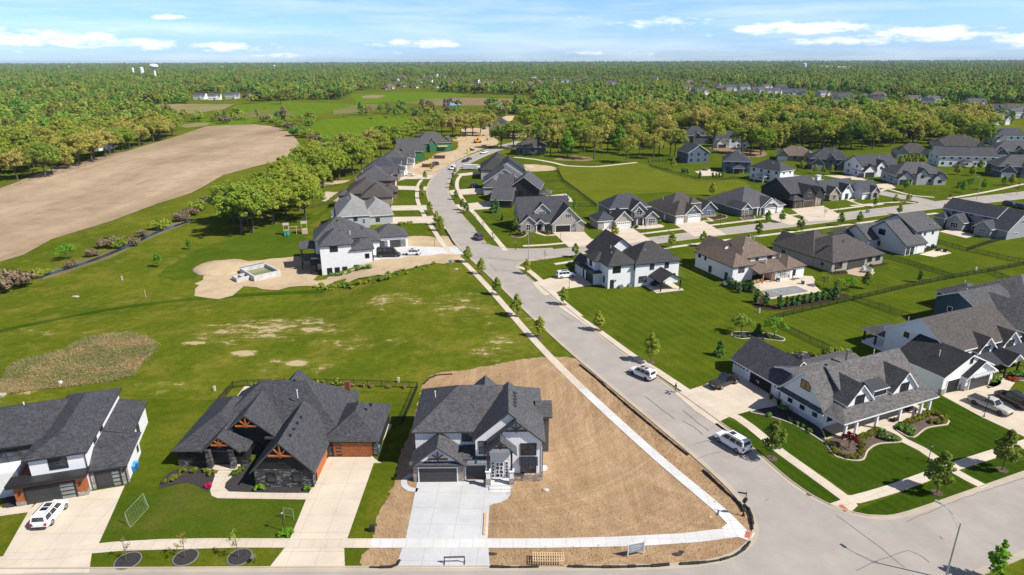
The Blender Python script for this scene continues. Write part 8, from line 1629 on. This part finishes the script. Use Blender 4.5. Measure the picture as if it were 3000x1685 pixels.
def table_set(label, fr, x, y, az, cat='table', m=m_wood, top=m_cream, w=1.0, l=2.0):
 p = G(fr, x, y); o = tag(empty('garden_table', p[0], p[1], .09, az), label, cat); mb = MB(); mb.box(-l / 2, -w / 2, .7, l / 2, w / 2, .78, top); mb.build('tabletop', o)
 for sx in (-1, 1):
  for sy in (-1, 1): mb = MB(); mb.box(sx * (l / 2 - .12) - .05, sy * (w / 2 - .12) - .05, 0, sx * (l / 2 - .12) + .05, sy * (w / 2 - .12) + .05, .7, m); mb.build('leg', o)
def chair(label, fr, x, y, az, m, group=None, w=.75):
 p = G(fr, x, y); o = tag(empty('garden_chair', p[0], p[1], .1, az), label, 'chair', group); mb = MB(); mb.box(-w / 2, -w / 2, .3, w / 2, w / 2, .45, m); mb.build('seat', o); mb = MB(); mb.box(-w / 2, w / 2 - .12, .45, w / 2, w / 2, .95, m); mb.build('backrest', o)
 for s in (-1, 1): mb = MB(); mb.box(s * w / 2 - .06, -w / 2, 0, s * w / 2 + .06, w / 2 - .14, .62, m); mb.build('arm', o)
m_wick = plain('tan_wicker', (.34, .25, .16), .8); m_slate = plain('slate_cushion', (.12, .13, .15), .8); m_char = plain('dark_wicker', (.03, .03, .032), .7)
table_set('white topped bar table beside the swimming pool', 'D', 868, 512, 24, l=2.8, w=1.1, top=m_white); table_set('low wooden table on the pool terrace', 'D', 548, 575, 24, m=m_wood, top=m_wood, l=1.8)
for i, (x, y) in enumerate(((535, 545), (560, 540), (590, 530))): chair('tan wicker chair under the covered terrace by the pool', 'D', x, y, 200, m_wick, 'wicker chairs under the covered terrace')
chair('dark lounge chair before the terrace screened windows', 'D', 718, 528, 150, m_slate); chair('blue cushion chair beside the pool bar table', 'D', 905, 548, 60, plain('blue_cushion', (.06, .09, .22), .8))
for i, (x, y, a) in enumerate(((1360, 458, 200), (1390, 462, 170), (1415, 450, 120), (1372, 440, 0))): chair('pale grey padded chair in the ring on the tan patio', 'D', x, y, a, plain('pale_cushion', (.5, .5, .5), .8), 'pale chairs on the tan patio', .95)
for i, (x, y, a) in enumerate(((1822, 292, 90), (1855, 290, 0), (1895, 275, 20), (1928, 298, 200), (1978, 305, 240))): chair('black wicker seat on the terrace of the white black-trimmed house', 'D', x, y, a, m_char, 'black seats on the white house terrace', 1.0)
p = G('E', 2440, 470)
for i, (x, y) in enumerate(((790, 500), (800, 512), (812, 522), (822, 532))): chair('white lounge chair in the row at the corner stone house pool', 'F', x, y, 120, m_white, 'white lounge chairs by the pool', .9)
p = G('F', 1845, 308); mb = MB(); mb.lathe((p[0], p[1], .07), [(1.2, 0), (1.25, .8), (1.1, .9)], plain('spa_brown', (.10, .075, .06), .6), 12); tag(mb.build('spa_tub'), 'round brown spa tub on the patio behind the blue grey house', 'spa tub')
for i, (x, y) in enumerate(((700, 215), (718, 200), (650, 195), (680, 205))): chair('grey seat around the farmhouse fire pit', 'C', x, y, i * 80, m_slate, 'seats at the fire pit', .8)
p = G('C', 705, 205); mb = MB(); mb.box(p[0] - .9, p[1] - .7, .05, p[0] + .9, p[1] + .7, .6, m_dkframe); tag(mb.build('fire_pit'), 'square dark fire pit behind the farmhouse', 'fire pit')
for x, y, lab in ((508, 432, 'potted plant at the right of the open farmhouse garage door'), (552, 462, 'taller potted plant at the farmhouse side door')):
 p = G('C', x, y); o = tag(empty('potted_plant', p[0], p[1], .06), lab, 'plant pot'); mb = MB(); mb.lathe((0, 0, 0), [(.22, 0), (.32, .5)], m_dkframe, 10); mb.build('pot', o); b_ = BSH[0].children[0].copy(); COL.objects.link(b_); b_.parent = o; b_.location = (0, 0, .42); b_.scale = (.7, .7, .9)
p = G('A', 2055, 562); mb = MB(); mb.lathe((p[0], p[1], .06), [(.25, 0), (.35, .55), (.3, .6)], m_dkframe, 10); tag(mb.build('plant_pot'), 'dark pot at the left of the orange garage door', 'plant pot')
O = Vector((46.1, 84.2)); c, s = math.cos(R(23.5)), math.sin(R(23.5)); fx, fy = 14.0, -3.6; fo = tag(empty('flag', O.x + fx * c - fy * s, O.y + fx * s + fy * c, 0, 23.5), 'striped flag hanging from a porch column of the farmhouse', 'flag')
mb = MB(); mb.bar((0, .3, 1.7), (.4, -.55, 2.3), .035, .035, m_woodP); mb.build('pole', fo); mb = MB(); rd, wh, bl = plain('flag_red', (.45, .03, .04), .8), m_white, plain('flag_blue', (.03, .05, .2), .8)
for i in range(7): mb.poly([(.05 + .05 * i, -.2 - .05 * i, .75 + .05 * i), (.1 + .05 * i, -.25 - .05 * i, .75 + .05 * i), (.1 + .05 * i, -.25 - .05 * i, 1.9 + .06 * i), (.05 + .05 * i, -.2 - .05 * i, 1.88 + .06 * i)], rd if i % 2 == 0 else wh)
mb.poly([(.24, -.41, 1.6), (.4, -.57, 1.6), (.4, -.57, 2.25), (.24, -.41, 2.1)], bl); mb.build('cloth', fo)
for x, y in ((1215, 582), (1300, 520)):
 p = G('C', x, y); chair('black rocking chair on the farmhouse porch', 'C', x, y - 14, 200, m_char, 'black chairs on the farmhouse porch', .7)
def ac(label, fr, x, y):
 p = G(fr, x, y); mb = MB(); mb.box(-.42, -.42, 0, .42, .42, .8, m_galv); o = mb.build('condenser_unit', loc=(p[0], p[1], .05)); mb = MB(); mb.tube((0, 0, .8), (0, 0, .83), .34, .34, m_black, 12); mb.build('fan_grille', o); tag(o, label, 'condenser')
ac('grey condenser unit at the back wall of the corner house, left one', 'N', 1820, 845); ac('grey condenser unit at the back wall of the corner house, right one', 'N', 1846, 840); ac('grey condenser unit beside the dark arborvitae', 'D', 320, 552)
p = G('N', 1915, 838); mb = MB(); mb.blob((p[0], p[1], .6), (.8, .55, .6), m_black, 2, .05, 3); tag(mb.build('grill_cover'), 'covered black grill under the patio roof of the corner house', 'grill')
mb = MB(); p = G('C', 727, 985); mb.tube((p[0], p[1], .045), (p[0], p[1], .075), .32, .32, plain('rust_iron', (.16, .09, .05), .7), 16); tag(mb.build('drain_cover'), 'round rusty drain cover in the gutter at the near corner', 'drain cover')
def reeds():
 rng = np.random.default_rng(4); poly = GP('L', [(0, 1262), (40, 1200), (110, 1132), (420, 1062), (560, 982), (700, 957), (830, 947), (960, 972), (1028, 1030), (1008, 1075), (930, 1140), (872, 1228), (700, 1268), (450, 1298), (250, 1318), (80, 1343), (-200, 1350), (-200, 1290)])
 sheet('reed_bed', poly, .1, soil('reed_litter', (.24, .17, .09), (.2, .17, .08), (.12, .12, .04), .3, bump=.8), drape=4)
 pts = np.array(scatter(poly, .2, 5200, 6)); n = len(pts); P = np.array([(x, y, hgt(x, y) + .22) for x, y in pts]); P = np.repeat(P, 7, 0) + rng.normal(size=(7 * n, 3)) * np.array([.3, .3, .13]); Nn = rng.normal(size=(7 * n, 3)); Nn[:, 2] *= .45; Nn /= np.linalg.norm(Nn, axis=1)[:, None]
 m, nt, b, o_ = _mat('reed_stalks'); k = NB(nt); f = k.noise(k.pos(), .14, 5, .65); f2 = k.noise(k.pos(), 1.3, 4, .7); c = k.mix(k.ramp(f, .40, .53), (.33, .235, .11), (.12, .155, .03)); c = k.mix(k.m('MULTIPLY', k.ramp(f2, .35, .7), .55), c, (.40, .31, .15)); k.l(c, b.inputs['Base Color']); b.inputs['Roughness'].default_value = .9
 o = D.objects.new('reeds', quads_mesh('reeds', P, Nn, rng.uniform(.05, .13, 7 * n), m, rng)); COL.objects.link(o); tag(o, 'dead tan and green reeds in the wet hollow', 'reeds', kind='stuff')
reeds()
def person(label, x, y, az):
 o = tag(empty('person', x, y, .02, az), label, 'person')
 J = [((0, 0, .95), .135), ((0, 0, 1.12), .125), ((0, .01, 1.32), .15), ((0, .0, 1.46), .09), ((0, -.01, 1.55), .055), ((0, -.02, 1.63), .085), ((0, -.02, 1.72), .085)]
 E_ = [(0, 1), (1, 2), (2, 3), (3, 4), (4, 5), (5, 6)]
 def add(p, r, par): J.append((p, r)); E_.append((par, len(J) - 1)); return len(J) - 1
 for s in (-1, 1):
  h_ = add((s * .1, 0, .88), .105, 0); k_ = add((s * .11, -.02, .5), .068, h_); a_ = add((s * .12, .03 * s, .1), .045, k_); add((s * .13, -.16 + .03 * s, .045), .038, a_)
  sh = add((s * .19, .0, 1.40), .062, 2); el = add((s * .25, -.04, 1.13), .046, sh); wr_ = add((s * .2, -.24, 1.02), .033, el); pm = add((s * .19, -.31, 1.0), .034, wr_)
  for q in range(4): f1 = add((s * (.165 + .018 * q), -.355, .995 - .004 * q), .010, pm); add((s * (.165 + .018 * q), -.365 - .004 * q, .955), .009, f1)
  add((s * .15, -.33, .985), .011, pm)
 me = D.meshes.new('body'); me.from_pydata([j[0] for j in J], E_, []); b = D.objects.new('body', me); COL.objects.link(b); b.parent = o
 sk = b.modifiers.new('skin', 'SKIN'); ss = b.modifiers.new('sub', 'SUBSURF'); ss.levels = 1; ss.render_levels = 1
 for v, (p, r) in zip(me.skin_vertices[0].data, J): v.radius = (r, r)
 me.skin_vertices[0].data[0].use_root = True
 dg = bpy.context.evaluated_depsgraph_get(); m2 = D.meshes.new_from_object(b.evaluated_get(dg)); b.modifiers.clear(); b.data = m2; m2.materials.clear()
 jeans, top, skin_ = plain('blue_jeans', (.13, .19, .27), .8), plain('mauve_shirt', (.13, .075, .08), .8), plain('skin', (.50, .30, .21), .6)
 for m in (jeans, top, skin_, plain('shoe', (.3, .3, .3), .7)): m2.materials.append(m)
 for f in m2.polygons:
  z = f.center.z; f.material_index = 3 if z < .09 else (2 if z > 1.5 or (f.center.y < -.12 and z > .9 and abs(f.center.x) > .12) else (1 if z > .93 else 0)); f.use_smooth = True
 mb = MB(); mb.blob((0, .02, 1.71), (.105, .115, .12), plain('blond_hair', (.42, .29, .15), .7), 2, .04, 2); mb.blob((0, .085, 1.58), (.085, .06, .14), MATS['blond_hair'], 1, .05, 3); mb.build('hair', o)
 mb = MB(); mb.blob((0, -.112, 1.655), (.016, .025, .022), skin_, 1, 0, 1); mb.build('nose', o)
 for s in (-1, 1):
  mb = MB(); mb.blob((s * .034, -.098, 1.68), (.012, .008, .009), m_dark, 1, 0, 1); mb.build('eye', o); mb = MB(); mb.blob((s * .088, -.01, 1.665), (.014, .024, .032), skin_, 1, 0, 1); mb.build('ear', o)
 mb = MB(); mb.box(-.025, -.106, 1.61, .025, -.098, 1.618, plain('lip', (.4, .15, .13), .6)); mb.build('mouth', o); return o
p = G('N', 1979, 1150); person('person in jeans and dark top standing at the kerb by the farmhouse drive', p[0], p[1], -70)
o = tag(empty('garden_tool', p[0], p[1], .02, -70), 'pale wheeled garden tool held by the person at the kerb', 'garden tool'); mb = MB(); mb.tube((.18, -.33, 1.0), (.1, -1.25, .3), .02, .02, m_galv, 6); mb.tube((-.18, -.33, 1.0), (-.1, -1.25, .3), .02, .02, m_galv, 6); mb.tube((-.2, -.33, 1.0), (.2, -.33, 1.0), .02, .02, m_black, 6); mb.build('handle', o)
mb = MB(); mb.lathe((0, -1.3, .3), [(.08, 0), (.2, .24), (.21, .26)], plain('tool_grey', (.3, .32, .28), .6), 10); mb.build('hopper', o)
for s in (-.3, .3): mb = MB(); mb.tube((s - .04, -1.3, .16), (s + .04, -1.3, .16), .16, .16, m_tyre, 12); mb.build('wheel', o)
# ------------------------------------------------------------------ far land: suburb, towers, forest
fw = [(m_sideW, r_brn), (m_sideTan, r_tan), (m_sideLt, r_char), (m_brick, r_brn), (m_sideW, r_char), (m_sideGr, r_tan)]
def far_proto(i):
 wl, rf = fw[i]; h = House('house', 'far house', 0, 0, 0, wall=wl, roof=rf, trim=m_white, simple=True); wd, dp, e = 15 + i % 3 * 2, 10 + i % 2 * 2, 5.4 if i % 3 else 3.6
 a = h.wing(0, 0, wd, dp, e, 'hip' if i % 2 else 'gx', .7); g = h.wing(wd - 6.5, -2.2, wd - .5, 6, e * .8, 'gy', .9, wpart='gable_wall')
 for k in range(4): h.win(a, 'f', 1.6 + k * 2.2, 1.2, 1.1, 1.4)
 h.garage(g, 'f', wd - 3.5, 4.6, 2.2, m_gdW, None); h.one('chimney', lambda mb: mb.box(3, dp * .5 - .5, e, 4.2, dp * .5 + .5, e + dp * .45, m_brick)); return h.done()
FARP = [far_proto(i) for i in range(6)]
def far_house(i, x, y, az, lab, grp):
 o = FARP[i]
 if 'used' not in FARU.setdefault(i, {}): FARU[i]['used'] = 1
 else: o = copy_tree(o)
 o.location = (x, y, 0); o.rotation_euler = (0, 0, R(az)); o['label'] = lab; o['group'] = grp; return o
FARU = {}; rf_ = random.Random(12); FH = []
KIND = ['white walled house with brown roof', 'tan walled house with brown roof', 'pale grey house with charcoal roof', 'brick house with brown-grey roof', 'white walled house with charcoal roof', 'greige house with brown roof']
def hs(fr, lst, where, grp, dark=False):
 for q in lst:
  p = G(fr, q[0], q[1]); i = q[2] if len(q) > 2 else rf_.choice([2, 4] if dark else [0, 0, 1, 2, 3, 4, 5]); FH.append(p); far_house(i, p[0], p[1], rf_.uniform(-35, 35), KIND[i] + ' ' + where, grp + ', ' + KIND[i])
hs('I', [(1460, 365, 4), (1570, 368, 4), (1700, 360, 2), (1830, 352, 3)], 'in the pale row on the meadow at left', 'houses on the left meadow'); hs('I', [(60, 290, 0), (20, 250, 4), (120, 285, 2), (190, 245, 0), (270, 250, 2), (310, 262, 0), (610, 262, 3), (650, 240, 0), (700, 285, 4), (770, 225, 1), (980, 230, 1), (1075, 215, 0), (1330, 285, 1), (1480, 300, 3), (1830, 240, 1), (2410, 210, 3), (600, 745, 4)], 'among the woods at left', 'houses in the left woods')
hs('J', [(300, 290, 3), (340, 285, 1), (415, 268, 1), (380, 230, 2), (530, 280, 3), (560, 240, 5), (590, 195, 2), (560, 185, 1), (720, 280, 0), (690, 190, 4), (740, 200, 2), (640, 210, 1), (640, 235, 0), (800, 250, 1), (880, 228, 3), (940, 290, 2), (990, 240, 4), (1010, 270, 0), (1060, 265, 1), (1100, 262, 5), (1170, 262, 0), (1000, 265, 3), (1260, 240, 0), (1300, 235, 1), (1370, 270, 3), (1400, 265, 1), (1440, 205, 0), (1480, 250, 1), (1500, 265, 5), (1560, 220, 4), (1570, 280, 1), (1600, 275, 5), (1660, 240, 2), (1730, 235, 0), (1760, 240, 1), (1820, 220, 1), (1980, 275, 4), (2080, 280, 5), (2000, 255, 2), (2130, 285, 4), (360, 185, 2), (440, 205, 1), (470, 180, 2), (2340, 215, 4), (1950, 215, 3), (2060, 240, 0)], 'in the distant suburb beyond the marsh', 'houses of the distant suburb')
hs('K', [(20, 300, 2), (60, 310, 2), (100, 325, 2), (140, 250, 1), (30, 250, 1), (200, 280, 2), (250, 300, 1), (300, 290, 2), (330, 300, 2), (370, 285, 2), (440, 290, 4), (390, 355, 2), (450, 345, 2), (530, 310, 2), (580, 320, 2), (640, 325, 4), (620, 290, 2), (700, 300, 2), (690, 325, 2), (760, 330, 2), (830, 330, 2), (720, 290, 2), (1040, 345, 2), (1120, 360, 2), (1170, 370, 2), (1130, 440, 2), (1200, 430, 4), (1330, 360, 3), (1410, 355, 5), (1430, 380, 0), (1700, 390, 2), (1860, 395, 2), (1900, 400, 2), (2160, 420, 2), (2260, 470, 2), (2400, 475, 2), (2330, 560, 2), (2490, 510, 2), (2550, 490, 2), (1760, 440, 4)], 'in the dark roofed estate behind the oak wood', 'houses of the estate behind the oak wood', True)
def tower_w(label, fr, x, gy, ty, wd, kind, c=(.72, .74, .75)):
 "ground row and top row in the survey photo give its distance and height"
 p = G(fr, x, gy); a, b, s = FR[fr]; d = ray(a + x / s, b + ty / s); h = CAM_H + d[2] / d[1] * p[1]; r = wd / s / F_PX * p[1] / 2
 o = tag(empty('water_tower', p[0], p[1]), label, 'water tower'); m = plain('tower_paint_%d' % int(c[0] * 100), c, .5, vary=.04); mb = MB()
 if kind == 'mush':
  mb.lathe((0, 0, 0), [(r * .36, 0), (r * .24, h * .1), (r * .2, h * .62), (r * .28, h * .74)], m, 16); mb.build('shaft', o); mb = MB(); q = h * .28; mb.lathe((0, 0, h - q), [(r * .28, 0), (r * .84, q * .32), (r, q * .58), (r * .86, q * .8), (r * .4, q * .96), (.5, q)], m, 20); mb.build('tank', o, smooth=True)
 else: mb.lathe((0, 0, 0), [(r, 0), (r, h * .93)], m, 20); mb.build('tank', o); mb = MB(); mb.lathe((0, 0, h * .93), [(r * 1.02, 0), (r * .7, h * .05), (.5, h * .07)], m, 20); mb.build('roof', o)
tower_w('white mushroom shaped water tower rising above the left woods', 'I', 1180, 235, 95, 64, 'mush'); tower_w('white cylindrical water tank left of the mushroom tower', 'I', 1080, 200, 119, 24, 'cyl'); tower_w('small pale tank far left of the mushroom tower', 'I', 1010, 185, 124, 14, 'cyl'); tower_w('tiny white water tower on the horizon left of centre', 'I', 2073, 150, 104, 18, 'mush'); tower_w('pale blue water tank on the horizon at right', 'K', 912, 152, 89, 30, 'cyl', (.40, .58, .68)); tower_w('tiny pale tank on the far left horizon', 'I', 525, 143, 114, 10, 'mush')
for fr, x, gy, w, lab in (('J', 1930, 108, 60, 'long pale warehouse on the far horizon right of centre'), ('K', 1160, 146, 70, 'long white shed on the far plain at right'), ('I', 1600, 134, 90, 'long pale warehouse on the far horizon at left'), ('K', 1050, 140, 60, 'low white shed on the far plain beside the blue tank')):
 p = G(fr, x, gy); h = House('warehouse', lab, p[0], p[1], 5, wall=m_sideW, roof=m_ltgrey, cat='warehouse', simple=True); a = h.wing(0, 0, w, 40, 17, 'gx', .08); h.win(a, 'f', w * .3, 2, 6, 7, name='door'); h.done()
CLEAR = [GP('W', [(-300, 730), (60, 642), (280, 557), (480, 487), (640, 420), (780, 395), (870, 362), (940, 350), (1040, 300), (1040, 288), (1150, 262), (1330, 258), (1350, 240), (1180, 236), (1000, 226), (900, 228), (860, 252), (760, 252), (600, 258), (440, 262), (315, 266), (330, 285), (430, 300), (440, 345), (320, 380), (130, 425), (0, 475), (-300, 560)]),
   GP('K', [(0, 187), (120, 179), (450, 179), (800, 183), (1180, 199), (1180, 209), (900, 202), (720, 207), (690, 217), (640, 227), (590, 202), (300, 187), (100, 196)]), GP('J', [(1690, 305), (1780, 294), (1910, 290), (1910, 325), (1780, 340)]), GP('K', [(100, 345), (200, 305), (300, 330), (310, 365), (180, 405), (120, 400)]), GP('W', [(860, 264), (1100, 262), (1345, 256), (1350, 274), (1200, 281), (1060, 292), (940, 302)]), GP('W', [(470, 236), (480, 262), (640, 262), (640, 236)])]
CLB = [(min(p[0] for p in c), max(p[0] for p in c), min(p[1] for p in c), max(p[1] for p in c)) for c in CLEAR]
NEARB = GP('W', [(-400, 600), (-167, 404), (0, 391), (100, 382), (200, 368), (300, 350), (433, 328), (640, 312), (860, 330), (1060, 285), (1220, 278), (1350, 320), (1500, 350), (1900, 362), (2250, 352), (2576, 318), (3000, 300), (3200, 500), (2000, 480), (900, 500), (400, 700)])
SUB = [GP('J', [(230, 175), (2576, 190), (2576, 310), (1700, 306), (900, 303), (230, 305)]), GP('K', [(0, 228), (1250, 320), (2700, 470), (2700, 600), (1700, 470), (1150, 480), (500, 400), (0, 390)])]
def forest():
 rng = np.random.default_rng(3); rnd = random.Random(3); P = []; S = []
 bands = [(330, 520, 9.5, .95), (520, 900, 9.5, 1.0), (900, 1500, 11, 1.0), (1500, 2600, 16, 1.1), (2600, 4500, 26, 1.3), (4500, 7500, 44, 1.6), (7500, 12500, 80, 2.2)]
 grid = {}
 for p in FH: grid.setdefault((int(p[0] // 20), int(p[1] // 20)), []).append(p)
 HP = [(a, b) for a, b in HOUSEP]
 for d0, d1, sp, sc in bands:
  y = d0
  while y < d1:
   w = y * .86 + 40; x = -w + rnd.uniform(0, sp)
   while x < w:
    px, py = x + rnd.uniform(-.45, .45) * sp, y + rnd.uniform(-.45, .45) * sp; x += sp; ok = True
    dens = math.sin(px * .011 + 1.3) * math.sin(py * .007 + .4) + math.sin(px * .0031 - py * .0043)
    if d0 < 1500 and dens < -1.15: ok = False
    for c, bb in zip(CLEAR, CLB):
     if bb[0] < px < bb[1] and bb[2] < py < bb[3] and inside((px, py), c): ok = False; break
    if ok and py < 1000 and inside((px, py), NEARB): ok = False
    if ok and d0 < 1500:
     gx, gy = int(px // 20), int(py // 20)
     for i in (-1, 0, 1):
      for j in range(-1, 6):
       for q in grid.get((gx + i, gy + j), ()):
        if abs(px - q[0] - 7) < 13 and -(26 + q[1] * .045) < py - q[1] - 4 < 11 and (py > q[1] - 26 or hash((int(px), int(py))) % 10 < 8): ok = False
     if ok and any(abs(px - a - 8) < 18 and -30 < py - b - 6 < 20 for a, b in HP): ok = False
    ss = sc * (rnd.uniform(.4, .8) if rnd.random() < .4 else rnd.uniform(.8, 1.2))
    if ok and 450 < py < 2400 and any(inside((px, py), q) for q in SUB):
     ok = rnd.random() < (.1 if px > 60 and py < 1250 else .3); ss *= .62
    if ok: P.append((px, py, 0)); S.append(ss)
   y += sp * (.9 if y < 2600 else 1.3)
 me = D.meshes.new('forest'); me.from_pydata(P, [], []); at = me.attributes.new('size', 'FLOAT', 'POINT'); at.data.foreach_set('value', np.array(S, dtype=np.float32)); me.materials.append(L_far)
 o = D.objects.new('forest', me); COL.objects.link(o); tag(o, 'mixed green and olive forest reaching to the horizon', 'forest', kind='stuff')
 ng = D.node_groups.new('forest_nodes', 'GeometryNodeTree'); ng.interface.new_socket('Geometry', in_out='INPUT', socket_type='NodeSocketGeometry'); ng.interface.new_socket('Geometry', in_out='OUTPUT', socket_type='NodeSocketGeometry')
 n = ng.nodes; l = ng.links; gi = n.new('NodeGroupInput'); go = n.new('NodeGroupOutput'); mtp = n.new('GeometryNodeMeshToPoints'); iop = n.new('GeometryNodeInstanceOnPoints'); jn = n.new('GeometryNodeJoinGeometry')
 for t in FOR:
  oi = n.new('GeometryNodeObjectInfo'); oi.inputs['Object'].default_value = [c for c in t.children if c.name.startswith('crown')][0]; oi.inputs['As Instance'].default_value = True; oi.transform_space = 'ORIGINAL'; l.new(oi.outputs['Geometry'], jn.inputs[0])
 na = n.new('GeometryNodeInputNamedAttribute'); na.data_type = 'FLOAT'; na.inputs['Name'].default_value = 'size'; rv = n.new('FunctionNodeRandomValue'); rv.data_type = 'FLOAT'; rv.inputs[3].default_value = 6.283; cx = n.new('ShaderNodeCombineXYZ'); l.new(rv.outputs[1], cx.inputs[2])
 ri = n.new('FunctionNodeRandomValue'); ri.data_type = 'INT'; ri.inputs[4].default_value = 0; ri.inputs[5].default_value = len(FOR) - 1; ri.inputs['Seed'].default_value = 5
 iop.inputs['Pick Instance'].default_value = True; l.new(gi.outputs[0], mtp.inputs[0]); l.new(mtp.outputs[0], iop.inputs['Points']); l.new(jn.outputs[0], iop.inputs['Instance']); l.new(ri.outputs[2], iop.inputs['Instance Index']); l.new(cx.outputs[0], iop.inputs['Rotation']); l.new(na.outputs[0], iop.inputs['Scale']); l.new(iop.outputs[0], go.inputs[0])
 md = o.modifiers.new('forest', 'NODES'); md.node_group = ng; return len(P)
for t, (fr, x, y, s) in zip(FOR, (('I', 1890, 398, .85), ('I', 1925, 392, .8), ('I', 2120, 400, 1.1), ('J', 150, 480, .8), ('I', 1500, 505, .7), ('I', 1700, 530, .7))):
 p = G(fr, x, y); plant(t, p[0], p[1], s, 'leafy green tree standing free on the far meadow at left', 'free standing trees on the left meadow')
for x, y, s in ((300, 470, .8), (360, 475, .75), (480, 430, .5), (600, 480, .55), (1230, 455, .9), (1330, 460, .8), (1160, 460, .6), (660, 440, .4), (1090, 470, .5)):
 p = G('J', x, y); plant(rf_.choice(FOR), p[0], p[1], s, 'green tree along the wet meadow before the marsh', 'trees along the wet meadow')
for i in range(26):
 x = 470 + i * 36; p = G('J', x + rf_.uniform(-10, 10), 488 + rf_.uniform(-14, 10) - (i > 8) * 10); plant(rf_.choice(THK + FOR[:2]), p[0], p[1], rf_.uniform(.4, .8), 'bush in the line between the pasture and the marsh', 'bushes between pasture and marsh', mat=rf_.choice([L_far, L_green, L_brown]))
for p in scatter(GP('W', [(440, 300), (560, 290), (740, 300), (900, 285), (1040, 270), (1160, 262), (1160, 285), (940, 300), (780, 315), (640, 312), (500, 312)]), 7, 44, 8):
 plant(rf_.choice(THK + FOR[:2] + FOR[3:5]), p[0], p[1], rf_.uniform(.45, .9), 'bush or small tree scattered over the olive rough meadow', 'scattered bushes of the rough meadow', mat=rf_.choice([L_far, L_green, L_brown, L_oak]))
NT = forest(); print('forest trees', NT)
mh = D.materials.new('haze_air'); mh.use_nodes = True; nt = mh.node_tree; nt.nodes.clear(); k = NB(nt); out = k.n('ShaderNodeOutputMaterial'); v = k.n('ShaderNodeVolumePrincipled'); v.inputs['Color'].default_value = (.58, .76, 1.0, 1); v.inputs['Density'].default_value = 3.6e-5; v.inputs['Anisotropy'].default_value = .0; k.l(v.outputs[0], out.inputs['Volume'])
mb = MB(); mb.box(-13400, -700, -6.5, 13400, 13900, 62, mh); hz = mb.build('haze'); tag(hz, 'thin blue air over the whole plain', 'haze', kind='stuff')
